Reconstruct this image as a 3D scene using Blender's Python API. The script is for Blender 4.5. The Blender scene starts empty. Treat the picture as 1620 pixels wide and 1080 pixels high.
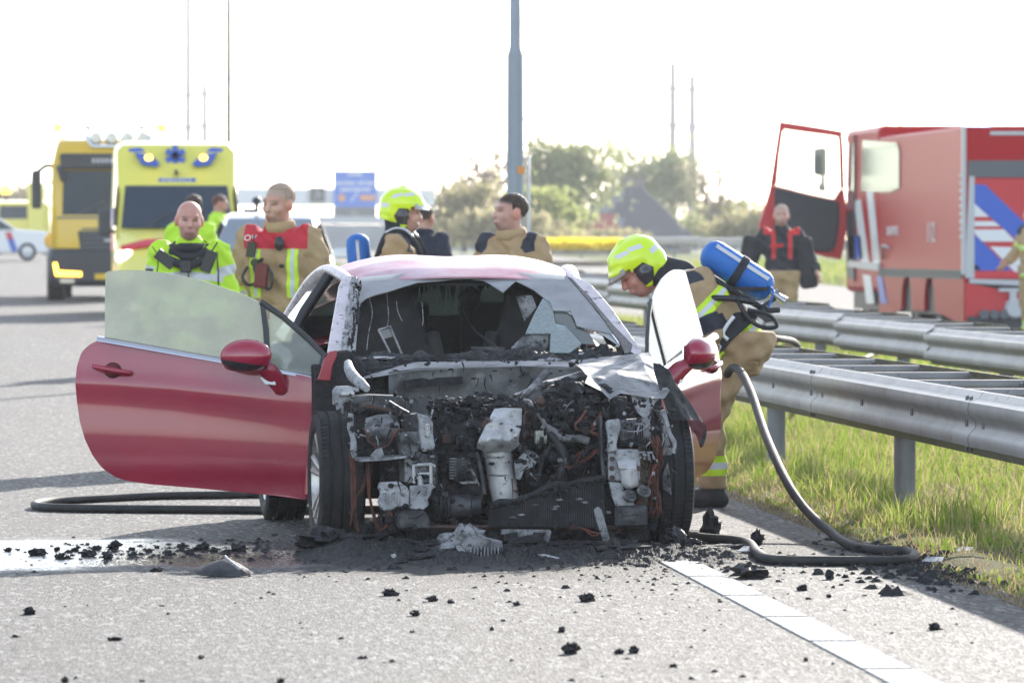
import bpy, bmesh, math, random
import numpy as np
from mathutils import Vector, Matrix, noise

R = math.radians
random.seed(11)
rng = np.random.default_rng(11)
SC = bpy.context.scene
COL = SC.collection

# ------------------------------------------------------------------ camera, sky, sun, exposure
FPX = 9000.0          # focal length in photo pixels (200 mm lens on a 36 mm frame, 1620 px wide)
CAMH = 1.43           # camera height above the road
PSI = R(4.48)         # the lens points this far to the right of the road's direction (+Y)
HOR = 392.0           # photo row of the horizon

cam = bpy.data.cameras.new('camera')
cam.lens = 200.0; cam.sensor_width = 36.0
cam.clip_start = 0.5; cam.clip_end = 9000
cam.dof.use_dof = True; cam.dof.focus_distance = 27.3; cam.dof.aperture_fstop = 7.0
camo = bpy.data.objects.new('camera', cam); COL.objects.link(camo)
camo.location = (0, 0, CAMH)
camo.rotation_euler = (math.pi/2 - math.atan((540-HOR)/FPX), 0, -PSI)
SC.camera = camo

SUN_EL = R(18.5)                     # backlight, from ahead and to the right
SUN_AZ = R(20.5)                     # measured from +Y (road direction) towards +X
world = bpy.data.worlds.new('World'); SC.world = world; world.use_nodes = True
nt = world.node_tree; nt.nodes.clear()
wo = nt.nodes.new('ShaderNodeOutputWorld'); bg = nt.nodes.new('ShaderNodeBackground')
sky = nt.nodes.new('ShaderNodeTexSky'); sky.sky_type = 'NISHITA'; sky.sun_disc = False
sky.sun_elevation = SUN_EL; sky.sun_rotation = SUN_AZ
sky.air_density = 1.0; sky.dust_density = 0.6; sky.ozone_density = 3.0
hsv = nt.nodes.new('ShaderNodeHueSaturation'); hsv.inputs['Saturation'].default_value = .55     # thin white cloud veil
nt.links.new(sky.outputs[0], hsv.inputs['Color']); nt.links.new(hsv.outputs[0], bg.inputs[0]); nt.links.new(bg.outputs[0], wo.inputs[0])
bg.inputs[1].default_value = 0.13

sun = bpy.data.lights.new('sun', 'SUN'); sun.energy = 2.9; sun.angle = R(0.7); sun.color = (1, .93, .84)
suno = bpy.data.objects.new('sun', sun); COL.objects.link(suno)
sdir = Vector((math.sin(SUN_AZ)*math.cos(SUN_EL), math.cos(SUN_AZ)*math.cos(SUN_EL), math.sin(SUN_EL)))
suno.rotation_euler = sdir.to_track_quat('Z', 'Y').to_euler()
suno.location = (20, 40, 30)

SC.view_settings.view_transform = 'Standard'; SC.view_settings.look = 'None'
SC.view_settings.gamma = 1.0; SC.view_settings.use_curve_mapping = False
SC.view_settings.exposure = 1.78
SC.render.engine = 'CYCLES'
SC.cycles.use_denoising = True
SC.cycles.max_bounces = 8; SC.cycles.transparent_max_bounces = 16
SC.cycles.sample_clamp_indirect = 6.0

# ------------------------------------------------------------------ helpers
RIGHT = Vector((math.cos(PSI), -math.sin(PSI), 0)); FWD = Vector((math.sin(PSI), math.cos(PSI), 0)); UP = Vector((0, 0, 1))
def P(u, D, z=0.0):
    """world point standing at photo column u, D metres ahead, at height z"""
    return RIGHT*((u-810)*D/FPX) + FWD*D + UP*z
def PV(u, v, D): return P(u, D, CAMH-(v-HOR)*D/FPX)
def G(u, v, z=0.0): return P(u, (CAMH-z)*FPX/(v-HOR), z)
GY = [-100, 45, 55, 65, 80, 90, 115, 150, 190, 240, 300]; GZ = [0, 0, .04, .12, .26, .33, .42, .70, 1.0, 1.15, 1.2]
def ground_z(y):
    return float(np.interp(y, GY, GZ))

def tag(o, label=None, cat=None, group=None, kind=None):
    if label: o['label'] = label
    if cat: o['category'] = cat
    if group: o['group'] = group
    if kind: o['kind'] = kind
    return o
def empty(name, loc=(0, 0, 0), rz=0.0, label=None, cat=None, group=None):
    o = bpy.data.objects.new(name, None); COL.objects.link(o)
    o.location = loc; o.rotation_euler = (0, 0, rz); o.empty_display_size = .2
    return tag(o, label, cat, group)
def copy_tree(o, parent=None):
    c = o.copy(); COL.objects.link(c); c.parent = parent
    for ch in list(o.children): copy_tree(ch, c)
    return c

def catmull(pts, n=8):
    pts = [Vector(p) for p in pts]
    if len(pts) < 3: return pts
    q = [pts[0]*2-pts[1]] + pts + [pts[-1]*2-pts[-2]]
    out = []
    for i in range(1, len(q)-2):
        p0, p1, p2, p3 = q[i-1:i+3]
        for k in range(n):
            t = k/n
            out.append(.5*((2*p1)+(p2-p0)*t+(2*p0-5*p1+4*p2-p3)*t*t+(3*p1-p0-3*p2+p3)*t**3))
    out.append(pts[-1]); return out

class MB:
    """collects shapes; build() links them as ONE mesh object"""
    def __init__(s): s.v = []; s.f = []; s.m = []
    def add(s, vs, fs, mi=0):
        b = len(s.v); s.v.extend([tuple(p) for p in vs])
        for f in fs: s.f.append([b+i for i in f]); s.m.append(mi)
        return s
    def box(s, c, size, rot=None, mi=0, taper=1.0):
        c = Vector(c); hx, hy, hz = size[0]/2, size[1]/2, size[2]/2
        vs = []
        for z in (-1, 1):
            k = 1.0 if z < 0 else taper
            for x, y in ((-1, -1), (1, -1), (1, 1), (-1, 1)):
                p = Vector((x*hx*k, y*hy*k, z*hz))
                if rot is not None: p = rot @ p
                vs.append(c+p)
        return s.add(vs, [(3, 2, 1, 0), (4, 5, 6, 7), (0, 1, 5, 4), (1, 2, 6, 5), (2, 3, 7, 6), (3, 0, 4, 7)], mi)
    def bx(s, x0, x1, y0, y1, z0, z1, mi=0): return s.box(((x0+x1)/2, (y0+y1)/2, (z0+z1)/2), (abs(x1-x0), abs(y1-y0), abs(z1-z0)), None, mi)
    def prism(s, pts, ext, mi=0):
        """closed polygon of 3-D points, extruded by vector ext"""
        pts = [Vector(p) for p in pts]; ext = Vector(ext); n = len(pts)
        nrm = Vector((0, 0, 0))
        for i in range(n): nrm += pts[i].cross(pts[(i+1) % n])
        if nrm.dot(ext) > 0: pts.reverse()
        vs = pts + [p+ext for p in pts]
        fs = [list(range(n)), list(range(2*n-1, n-1, -1))]
        fs += [(i, i+n, (i+1) % n+n, (i+1) % n) for i in range(n)]
        return s.add(vs, fs, mi)
    def tube(s, path, r, n=8, mi=0, smooth=0, caps=True, flat=1.0):
        path = [Vector(p) for p in path]
        if smooth: path = catmull(path, smooth)
        m = len(path); rr = r if hasattr(r, '__len__') else [r]*m
        if len(rr) != m: rr = list(np.interp(np.linspace(0, 1, m), np.linspace(0, 1, len(rr)), rr))
        t0 = (path[1]-path[0]).normalized()
        a = Vector((0, 0, 1)) if abs(t0.z) < .9 else Vector((1, 0, 0))
        nx = t0.cross(a).normalized(); vs = []
        for i in range(m):
            t = (path[min(i+1, m-1)]-path[max(i-1, 0)])
            t = t.normalized() if t.length > 1e-9 else t0
            nx = (nx-t*nx.dot(t)); nx = nx.normalized() if nx.length > 1e-6 else t.orthogonal().normalized()
            ny = t.cross(nx)
            for k in range(n):
                an = 2*math.pi*k/n
                vs.append(path[i]+(nx*math.cos(an)+ny*math.sin(an)*flat)*rr[i])
        fs = [(i*n+k, i*n+(k+1) % n, (i+1)*n+(k+1) % n, (i+1)*n+k) for i in range(m-1) for k in range(n)]
        if caps: fs += [list(range(n-1, -1, -1)), list(range((m-1)*n, m*n))]
        return s.add(vs, fs, mi)
    def cyl(s, a, b, r, n=16, mi=0, r2=None): return s.tube([a, b], [r, r if r2 is None else r2], n, mi)
    def lathe(s, prof, c, axis='x', n=32, mi=0, closed=False):
        """profile [(along, radius)] turned round an axis through c"""
        c = Vector(c); vs = []
        for a, r in prof:
            for k in range(n):
                t = 2*math.pi*k/n; q, w = r*math.cos(t), r*math.sin(t)
                vs.append(c+(Vector((a, q, w)) if axis == 'x' else Vector((w, a, q)) if axis == 'y' else Vector((q, w, a))))
        m = len(prof); fs = []
        for i in range(m if closed else m-1):
            j = (i+1) % m
            fs += [(i*n+k, j*n+k, j*n+(k+1) % n, i*n+(k+1) % n) for k in range(n)]
        return s.add(vs, fs, mi)
    def grid(s, A, mi=0, flip=False):
        A = np.asarray(A, float); m, n = A.shape[:2]
        fs = [(i*n+j, i*n+j+1, (i+1)*n+j+1, (i+1)*n+j) for i in range(m-1) for j in range(n-1)]
        if flip: fs = [f[::-1] for f in fs]
        return s.add(A.reshape(-1, 3), fs, mi)
    def slab(s, A, ext, mi=0):
        """grid sheet with a thickness vector"""
        A = np.asarray(A, float); m, n = A.shape[:2]; B = A+np.asarray(ext, float); b = m*n
        fs = [(i*n+j, i*n+j+1, (i+1)*n+j+1, (i+1)*n+j) for i in range(m-1) for j in range(n-1)]
        fs += [tuple(b+q for q in f[::-1]) for f in fs]
        rim = [j for j in range(n)]+[i*n+n-1 for i in range(1, m)]+[(m-1)*n+j for j in range(n-2, -1, -1)]+[i*n for i in range(m-2, 0, -1)]
        k = len(rim)
        fs += [(rim[i], rim[i]+b, rim[(i+1) % k]+b, rim[(i+1) % k]) for i in range(k)]
        return s.add(np.vstack([A.reshape(-1, 3), B.reshape(-1, 3)]), fs, mi)
    def ball(s, c, r, n=12, mi=0, rot=None):
        c = Vector(c); rx, ry, rz = (r, r, r) if not hasattr(r, '__len__') else r
        vs = []; m = max(4, n//2)
        for i in range(m+1):
            a = math.pi*i/m
            for k in range(n):
                t = 2*math.pi*k/n; p = Vector((rx*math.sin(a)*math.cos(t), ry*math.sin(a)*math.sin(t), rz*math.cos(a)))
                vs.append(c+(rot @ p if rot is not None else p))
        return s.add(vs, [(i*n+k, (i+1)*n+k, (i+1)*n+(k+1) % n, i*n+(k+1) % n) for i in range(m) for k in range(n)], mi)
    def lump(s, c, r, seed=0, amp=.35, n=16, freq=1.6, mi=0, rot=None):
        """burnt lump: a ball pushed in and out by noise"""
        c = Vector(c); r = Vector((r, r, r)) if not hasattr(r, '__len__') else Vector(r); m = max(5, n//2); vs = []
        o = Vector((seed*3.7, seed*1.9, seed*5.3))
        for i in range(m+1):
            a = math.pi*i/m
            for k in range(n):
                t = 2*math.pi*k/n; d = Vector((math.sin(a)*math.cos(t), math.sin(a)*math.sin(t), math.cos(a)))
                q = 1+amp*(noise.noise(d*freq+o)+.6*noise.noise(d*freq*2.7+o)+.35*noise.noise(d*freq*6+o))
                p = Vector((d.x*r.x*q, d.y*r.y*q, d.z*r.z*q)); vs.append(c+(rot @ p if rot is not None else p))
        return s.add(vs, [(i*n+k, (i+1)*n+k, (i+1)*n+(k+1) % n, i*n+(k+1) % n) for i in range(m) for k in range(n)], mi)
    def mesh(s, name, mats, smooth=False):
        me = bpy.data.meshes.new(name); me.from_pydata(s.v, [], s.f)
        for m in (mats if isinstance(mats, (list, tuple)) else [mats]): me.materials.append(MAT[m] if isinstance(m, str) else m)
        if any(s.m): me.polygons.foreach_set('material_index', s.m)
        if smooth:
            me.polygons.foreach_set('use_smooth', [True]*len(me.polygons))
            if smooth is not True: me.set_sharp_from_angle(angle=R(smooth))
        me.validate(); me.update()
        return me
    def build(s, name, mats, parent=None, smooth=False, bevel=0, solid=0, loc=None, rz=None, segs=2):
        o = bpy.data.objects.new(name, s.mesh(name, mats, smooth)); COL.objects.link(o)
        if parent is not None: o.parent = parent
        if loc is not None: o.location = loc
        if rz is not None: o.rotation_euler = (0, 0, rz)
        if solid:
            md = o.modifiers.new('t', 'SOLIDIFY'); md.thickness = solid; md.offset = 0
        if bevel:
            md = o.modifiers.new('b', 'BEVEL'); md.width = bevel; md.segments = segs; md.limit_method = 'ANGLE'; md.angle_limit = R(35)
        return o

def roty(a): return Matrix.Rotation(a, 3, 'Y')
def rotx(a): return Matrix.Rotation(a, 3, 'X')
def rotz(a): return Matrix.Rotation(a, 3, 'Z')

# ------------------------------------------------------------------ materials
MAT = {}
class NT:
    def __init__(s, m): s.t = m.node_tree; s.n = s.t.nodes; s.l = s.t.links
    def add(s, t, **k):
        n = s.n.new(t)
        for a, b in k.items(): setattr(n, a, b)
        return n
    def link(s, a, b): s.l.new(a, b)
    def noise(s, co, scale, detail=4, rough=.6):
        n = s.add('ShaderNodeTexNoise'); n.inputs['Scale'].default_value = scale; n.inputs['Detail'].default_value = detail
        n.inputs['Roughness'].default_value = rough; s.link(co, n.inputs['Vector']); return n.outputs['Fac']
    def ramp(s, fac, a, b, ca=(0, 0, 0, 1), cb=(1, 1, 1, 1)):
        r = s.add('ShaderNodeValToRGB'); r.color_ramp.elements[0].position = a; r.color_ramp.elements[1].position = b
        r.color_ramp.elements[0].color = ca; r.color_ramp.elements[1].color = cb; s.link(fac, r.inputs[0]); return r.outputs[0]
    def mix(s, fac, a, b, mode='MIX'):
        m = s.add('ShaderNodeMix', data_type='RGBA', blend_type=mode)
        for sock, val in ((m.inputs[0], fac), (m.inputs[6], a), (m.inputs[7], b)):
            if hasattr(val, 'is_linked'): s.link(val, sock)
            elif isinstance(val, (int, float)): sock.default_value = val
            else: sock.default_value = (*val[:3], 1)
        return m.outputs[2]
    def math(s, op, a, b=None, c=None, clamp=False):
        m = s.add('ShaderNodeMath', operation=op); m.use_clamp = clamp
        for i, v in enumerate((a, b, c)):
            if v is None: continue
            if hasattr(v, 'is_linked'): s.link(v, m.inputs[i])
            else: m.inputs[i].default_value = v
        return m.outputs[0]
def new_mat(name):
    m = bpy.data.materials.new(name); m.use_nodes = True; MAT[name] = m
    n = NT(m); b = n.n['Principled BSDF']; return m, n, b
def mat(name, col, rough=.5, metal=0.0, var=None, vs=6, va=.4, vb=.65, bump=0.0, bs=60, coat=0.0, spec=None, emit=None, es=1.0, var2=None, v2s=20, v2a=.55, v2b=.62, trans=0.0):
    """Principled material: base colour, two optional patchy colours with shapes of their own, fine relief"""
    m, n, b = new_mat(name)
    tc = n.add('ShaderNodeTexCoord').outputs['Object']
    c = col
    if var is not None: c = n.mix(n.ramp(n.noise(tc, vs, 5), va, vb), col, var)
    if var2 is not None: c = n.mix(n.ramp(n.noise(tc, v2s, 6, .7), v2a, v2b), c, var2)
    if hasattr(c, 'is_linked'): n.link(c, b.inputs['Base Color'])
    else: b.inputs['Base Color'].default_value = (*c, 1)
    b.inputs['Roughness'].default_value = rough; b.inputs['Metallic'].default_value = metal
    if coat: b.inputs['Coat Weight'].default_value = coat; b.inputs['Coat Roughness'].default_value = .06
    if spec is not None: b.inputs['Specular IOR Level'].default_value = spec
    if trans: b.inputs['Transmission Weight'].default_value = trans
    if bump:
        bn = n.add('ShaderNodeBump'); bn.inputs['Strength'].default_value = bump; bn.inputs['Distance'].default_value = .01
        n.link(n.noise(tc, bs, 6, .65), bn.inputs['Height']); n.link(bn.outputs[0], b.inputs['Normal'])
    if emit is not None:
        b.inputs['Emission Color'].default_value = (*emit, 1); b.inputs['Emission Strength'].default_value = es
    return m
def glass_mat(name, tint=(.8, .9, .86), haze=.35, hcol=(.55, .6, .55), rough=.03, streak=None, hs=6):
    """pane: see-through, mirror-like at a slant, with a film of smoke and dust of its own"""
    m, n, b = new_mat(name)
    out = n.n['Material Output']; n.n.remove(b)
    tc = n.add('ShaderNodeTexCoord').outputs['Object']
    tr = n.add('ShaderNodeBsdfTransparent'); tr.inputs[0].default_value = (*tint, 1)
    gl = n.add('ShaderNodeBsdfGlossy'); gl.inputs['Roughness'].default_value = rough
    df = n.add('ShaderNodeBsdfDiffuse'); df.inputs[0].default_value = (*hcol, 1)
    tl = n.add('ShaderNodeBsdfTranslucent'); tl.inputs[0].default_value = (*hcol, 1)
    fm = n.add('ShaderNodeMixShader'); fm.inputs[0].default_value = .5; n.link(df.outputs[0], fm.inputs[1]); n.link(tl.outputs[0], fm.inputs[2])
    hz = n.add('ShaderNodeMixShader'); n.link(tr.outputs[0], hz.inputs[1]); n.link(fm.outputs[0], hz.inputs[2])
    f = n.ramp(n.noise(tc, hs, 5), .3, .75)
    hf = n.math('MULTIPLY_ADD', f, haze*.5, haze*.75, clamp=True)
    n.link(hf, hz.inputs[0])
    fr = n.add('ShaderNodeFresnel'); fr.inputs[0].default_value = 1.5
    mx = n.add('ShaderNodeMixShader'); n.link(fr.outputs[0], mx.inputs[0]); n.link(hz.outputs[0], mx.inputs[1]); n.link(gl.outputs[0], mx.inputs[2])
    n.link(mx.outputs[0], out.inputs[0]); return m

mat('char', (.009, .0095, .011), .7, var=(.024, .024, .027), vs=18, bump=1.0, bs=70, var2=(.17, .17, .175), v2s=60, v2a=.66, v2b=.74)
mat('char_fine', (.028, .029, .033), .8, var=(.012, .012, .014), vs=25, bump=1.0, bs=160)
mat('char_shiny', (.015, .016, .019), .33, bump=1.0, bs=45)
mat('ash_heap', (.009, .009, .010), .85, var=(.024, .024, .026), vs=9, bump=1.0, bs=70, var2=(.26, .26, .265), v2s=40, v2a=.65, v2b=.72)
mat('black_metal', (.026, .028, .032), .5, var=(.10, .10, .105), vs=12, va=.5, vb=.7, bump=.4, bs=40, var2=(.12, .07, .05), v2s=15, v2a=.62, v2b=.7)
mat('burnt_metal', (.27, .27, .275), .6, metal=.1, var=(.06, .06, .065), vs=11, va=.42, vb=.60, bump=.6, bs=45, var2=(.025, .024, .026), v2s=34, v2a=.54, v2b=.62)
mat('ash_metal', (.41, .41, .42), .6, metal=.05, var=(.20, .20, .21), vs=13, va=.42, vb=.64, bump=.5, bs=45, var2=(.05, .045, .043), v2s=42, v2a=.55, v2b=.63)
mat('bare_alu', (.56, .555, .55), .45, metal=.3, var=(.33, .32, .31), vs=9, va=.42, vb=.66, bump=.4, bs=26, var2=(.11, .095, .085), v2s=30, v2a=.57, v2b=.68)
mat('firewall', (.26, .265, .265), .6, var=(.11, .112, .115), vs=5, bump=.35, bs=18, var2=(.38, .38, .38), v2s=9, v2a=.56, v2b=.72)
mat('rust', (.10, .055, .042), .8, var=(.05, .036, .034), vs=20, bump=.4, bs=80)
mat('copper', (.20, .065, .04), .6, metal=.2, var=(.07, .035, .028), vs=14)
mat('burnt_sheet', (.30, .30, .305), .62, metal=0, spec=.3, var=(.20, .195, .19), vs=6, bump=.5, bs=16, var2=(.09, .075, .065), v2s=13, v2a=.52, v2b=.68)
mat('roof_red_sheen', (.44, .13, .19), .45, var=(.55, .38, .42), vs=3, spec=.35, coat=.15, bump=.05, bs=90, var2=(.30, .05, .08), v2s=5, v2a=.68, v2b=.70)  # roof's red made paler: ash dust, plus sky reflection put into the colour
mat('pillar_paint', (.66, .58, .60), .4, var=(.50, .45, .45), vs=6, bump=.15, bs=60, var2=(.07, .06, .06), v2s=26, v2a=.58, v2b=.64)
mat('red_paint', (.33, .004, .032), .4, metal=0, coat=1.0, var=(.28, .003, .027), vs=3)
mat('red_dark', (.10, .012, .015), .6, bump=.3, bs=60)
mat('rubber', (.014, .0145, .016), .75, bump=.3, bs=120, var=(.028, .028, .029), vs=8)
mat('black_plastic', (.022, .023, .026), .45, bump=.15, bs=200)
mat('seat_cloth', (.02, .02, .022), .9, var=(.04, .038, .036), vs=7, bump=.6, bs=50)
mat('interior', (.016, .016, .018), .9, bump=.6, bs=25, var=(.05, .046, .042), vs=5, va=.55, vb=.75)
mat('chrome', (.75, .76, .78), .12, metal=1.0)
mat('rim_alloy', (.62, .60, .57), .35, metal=.7, var=(.30, .28, .26), vs=10)
mat('lens_clear', (.75, .77, .78), .15, spec=.6)
mat('hose_rubber', (.020, .020, .021), .7, bump=.35, bs=120, var=(.05, .049, .047), vs=9, va=.45, vb=.75)
mat('galv', (.27, .262, .255), .52, metal=.1, var=(.20, .19, .18), vs=2.5, bump=.2, bs=20, var2=(.10, .08, .07), v2s=14, v2a=.60, v2b=.70)
mat('galv_dark', (.24, .25, .26), .6, metal=.3, var=(.17, .17, .17), vs=4)
mat('bolt', (.12, .12, .125), .5, metal=.6)
glass_mat('windscreen', (.80, .86, .84), .62, (.74, .75, .75), .05)
glass_mat('door_glass', (.78, .86, .80), .72, (.36, .375, .335), .06)
glass_mat('craze_glass', (.75, .9, .88), .6, (.55, .66, .64), .12, hs=60)
glass_mat('clear_glass', (.86, .93, .9), .12, (.5, .52, .5), .02)
glass_mat('rear_glass', (.72, .86, .76), .30, (.40, .48, .42), .05)

def smoothstep(a, b, x):
    t = np.clip((x-a)/(b-a), 0, 1); return t*t*(3-2*t)
# ------------------------------------------------------------------ implicit surfaces -> one continuous mesh (bodies, clothes, helmets, mirrors)
def cap(a, b, ra, rb=None): return ('c', np.array(a, float), np.array(b, float), ra, ra if rb is None else rb)
def ell(c, r, M=None): return ('e', np.array(c, float), np.array(r, float), None if M is None else np.array(M, float))
def rbox(c, half, rd, M=None): return ('b', np.array(c, float), np.array(half, float), rd, None if M is None else np.array(M, float))
def prim_d(p, X):
    """X: (...,3) -> distance"""
    if p[0] == 'c':
        a, b, ra, rb = p[1:]; ab = b-a; L = max(ab.dot(ab), 1e-9)
        t = np.clip(((X-a) @ ab)/L, 0, 1); q = X-a-t[..., None]*ab
        return np.sqrt((q*q).sum(-1))-(ra+t*(rb-ra))
    if p[0] == 'e':
        c, r, M = p[1:]; q = X-c
        if M is not None: q = q @ M
        k0 = np.sqrt(((q/r)**2).sum(-1)); k1 = np.sqrt(((q/(r*r))**2).sum(-1))+1e-9
        return k0*(k0-1)/k1
    c, hf, rd, M = p[1:]; q = X-c
    if M is not None: q = q @ M
    d = np.abs(q)-(hf-rd); o = np.sqrt((np.maximum(d, 0)**2).sum(-1)); return o+np.minimum(d.max(-1), 0)-rd
def prim_bb(p):
    if p[0] == 'c':
        a, b, ra, rb = p[1:]; r = max(ra, rb); return np.minimum(a, b)-r, np.maximum(a, b)+r
    r = float(np.max(p[2]))*(1.0 if p[0] == 'e' else 1.75); return p[1]-r, p[1]+r
def sdf_field(prims, h, k, pad=.03, inflate=0.0):
    lo = np.min([prim_bb(p)[0] for p in prims], 0)-pad-inflate; hi = np.max([prim_bb(p)[1] for p in prims], 0)+pad+inflate
    n = np.ceil((hi-lo)/h).astype(int)+1
    f = np.full(n, 1.0, np.float32)
    ax = [lo[i]+h*np.arange(n[i]) for i in range(3)]
    for p in prims:
        a, b = prim_bb(p); m = k+3*h+inflate
        i0 = np.clip(np.floor((a-m-lo)/h).astype(int), 0, n); i1 = np.clip(np.ceil((b+m-lo)/h).astype(int)+1, 0, n)
        if np.any(i1 <= i0): continue
        X = np.stack(np.meshgrid(*[ax[i][i0[i]:i1[i]] for i in range(3)], indexing='ij'), -1)
        d = prim_d(p, X).astype(np.float32); s = f[i0[0]:i1[0], i0[1]:i1[1], i0[2]:i1[2]]
        hh = np.clip(.5+.5*(s-d)/k, 0, 1); s[...] = s*(1-hh)+d*hh-k*hh*(1-hh)
    return f-inflate, lo, h, ax
def surface_nets(f, lo, h):
    ins = f < 0
    n = np.array(f.shape); c = n-1
    cs = [(i, j, k) for i in (0, 1) for j in (0, 1) for k in (0, 1)]
    sl = lambda o: tuple(slice(o[a], o[a]+c[a]) for a in range(3))
    cnt = sum(ins[sl(o)].astype(np.int8) for o in cs); act = (cnt > 0) & (cnt < 8)
    idx = np.argwhere(act); 
    if len(idx) == 0: return np.zeros((0, 3)), np.zeros((0, 4), int)
    acc = np.zeros((len(idx), 3)); w = np.zeros(len(idx))
    for a, oa in enumerate(cs):
        for ob in cs[a+1:]:
            if sum(x != y for x, y in zip(oa, ob)) != 1: continue
            fa = f[idx[:, 0]+oa[0], idx[:, 1]+oa[1], idx[:, 2]+oa[2]]; fb = f[idx[:, 0]+ob[0], idx[:, 1]+ob[1], idx[:, 2]+ob[2]]
            cr = (fa < 0) != (fb < 0); t = np.where(cr, fa/(fa-fb+1e-12), 0)
            pos = np.array(oa)[None]+(np.array(ob)-np.array(oa))[None]*t[:, None]
            acc += pos*cr[:, None]; w += cr
    V = lo+h*(idx+acc/w[:, None])
    vid = -np.ones(c, int); vid[act] = np.arange(len(idx)); Q = []
    for ax in range(3):
        b_, d_ = [(1, 2), (2, 0), (0, 1)][ax]
        s0 = [slice(None)]*3; s1 = [slice(None)]*3; s0[ax] = slice(0, -1); s1[ax] = slice(1, None)
        A, B = ins[tuple(s0)], ins[tuple(s1)]
        e = np.argwhere(A != B); e = e[(e[:, b_] > 0) & (e[:, d_] > 0) & (e[:, b_] < c[b_]) & (e[:, d_] < c[d_])]
        if len(e) == 0: continue
        def at(db, dd):
            q = e.copy(); q[:, b_] += db; q[:, d_] += dd; return vid[q[:, 0], q[:, 1], q[:, 2]]
        q = np.stack([at(-1, -1), at(0, -1), at(0, 0), at(-1, 0)], 1)
        fl = ~A[e[:, 0], e[:, 1], e[:, 2]]; q[fl] = q[fl][:, ::-1]; Q.append(q)
    return V, np.concatenate(Q)
def sdf_obj(name, prims, h, k, m, parent=None, cut=None, inflate=0.0, attrs=None, relax=1, pad=.03):
    """cut(X, f) may carve the field; attrs: {name: function(verts)} stored per vertex for the material"""
    f, lo, h, ax = sdf_field(prims, h, k, pad, inflate)
    if cut is not None:
        X = np.stack(np.meshgrid(*ax, indexing='ij'), -1); f = cut(X, f)
    V, Q = surface_nets(f, lo, h)
    me = bpy.data.meshes.new(name); me.from_pydata(V.tolist(), [], Q.tolist())
    me.polygons.foreach_set('use_smooth', [True]*len(Q)); me.materials.append(MAT[m] if isinstance(m, str) else m)
    for an, fn in (attrs or {}).items():
        a = me.attributes.new(an, 'FLOAT', 'POINT'); a.data.foreach_set('value', np.asarray(fn(V), np.float32))
    me.update(); o = bpy.data.objects.new(name, me); COL.objects.link(o)
    if parent is not None: o.parent = parent
    if relax:
        md = o.modifiers.new('s', 'SMOOTH'); md.factor = .5; md.iterations = relax
    return o
def layer_mat(name, base, layers, rough=.7, bump=.3, bs=120, var=None, sss=0, soft=.004):
    """base colour, then for each (attribute, colour[, roughness]) the colour where the attribute is below zero"""
    m, n, b = new_mat(name); tc = n.add('ShaderNodeTexCoord').outputs['Object']
    c = base
    if var is not None: c = n.mix(n.ramp(n.noise(tc, 9, 5), .4, .65), base, var)
    for L in layers:
        at = n.add('ShaderNodeAttribute', attribute_name=L[0]); r = n.add('ShaderNodeMapRange')
        sf = L[2] if len(L) > 2 else soft
        r.inputs[1].default_value = sf; r.inputs[2].default_value = -sf; n.link(at.outputs['Fac'], r.inputs[0])
        c = n.mix(r.outputs[0], c, L[1])
    if hasattr(c, 'is_linked'): n.link(c, b.inputs['Base Color'])
    else: b.inputs['Base Color'].default_value = (*c, 1)
    b.inputs['Roughness'].default_value = rough
    if sss: b.inputs['Subsurface Weight'].default_value = sss; b.inputs['Subsurface Radius'].default_value = (.02, .008, .005); b.inputs['Subsurface Scale'].default_value = .5
    if bump:
        bn = n.add('ShaderNodeBump'); bn.inputs['Strength'].default_value = bump; bn.inputs['Distance'].default_value = .01
        n.link(n.noise(tc, bs, 5), bn.inputs['Height']); n.link(bn.outputs[0], b.inputs['Normal'])
    return m

# ------------------------------------------------------------------ setting: road, verge, fields
def zprof(y): return np.interp(y, GY, GZ)
def zopp(y): return np.interp(y, [-100, 120, 190, 260], [0, 0, .6, 1.1])
def zall(x, y): t = smoothstep(5.5, 10.5, np.asarray(x, float)); return zprof(y)*(1-t)+zopp(y)*t
def strip(name, xs, ys, m, dz=0.0, kind='structure', xwob=None):
    xs = np.asarray(xs, float); ys = np.asarray(ys, float)
    A = np.zeros((len(ys), len(xs), 3)); A[..., 0] = xs[None, :]; A[..., 1] = ys[:, None]; A[..., 2] = zall(A[..., 0], A[..., 1])+dz
    if xwob is not None: A[..., 0] += xwob(A[..., 1])
    o = MB().grid(A).build(name, m, smooth=True); tag(o, kind=kind); return o
YS = np.concatenate([np.linspace(-30, 15, 6), np.linspace(18, 130, 113), np.linspace(133, 300, 60), np.linspace(340, 1000, 8), [2500, 6000]])

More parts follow.
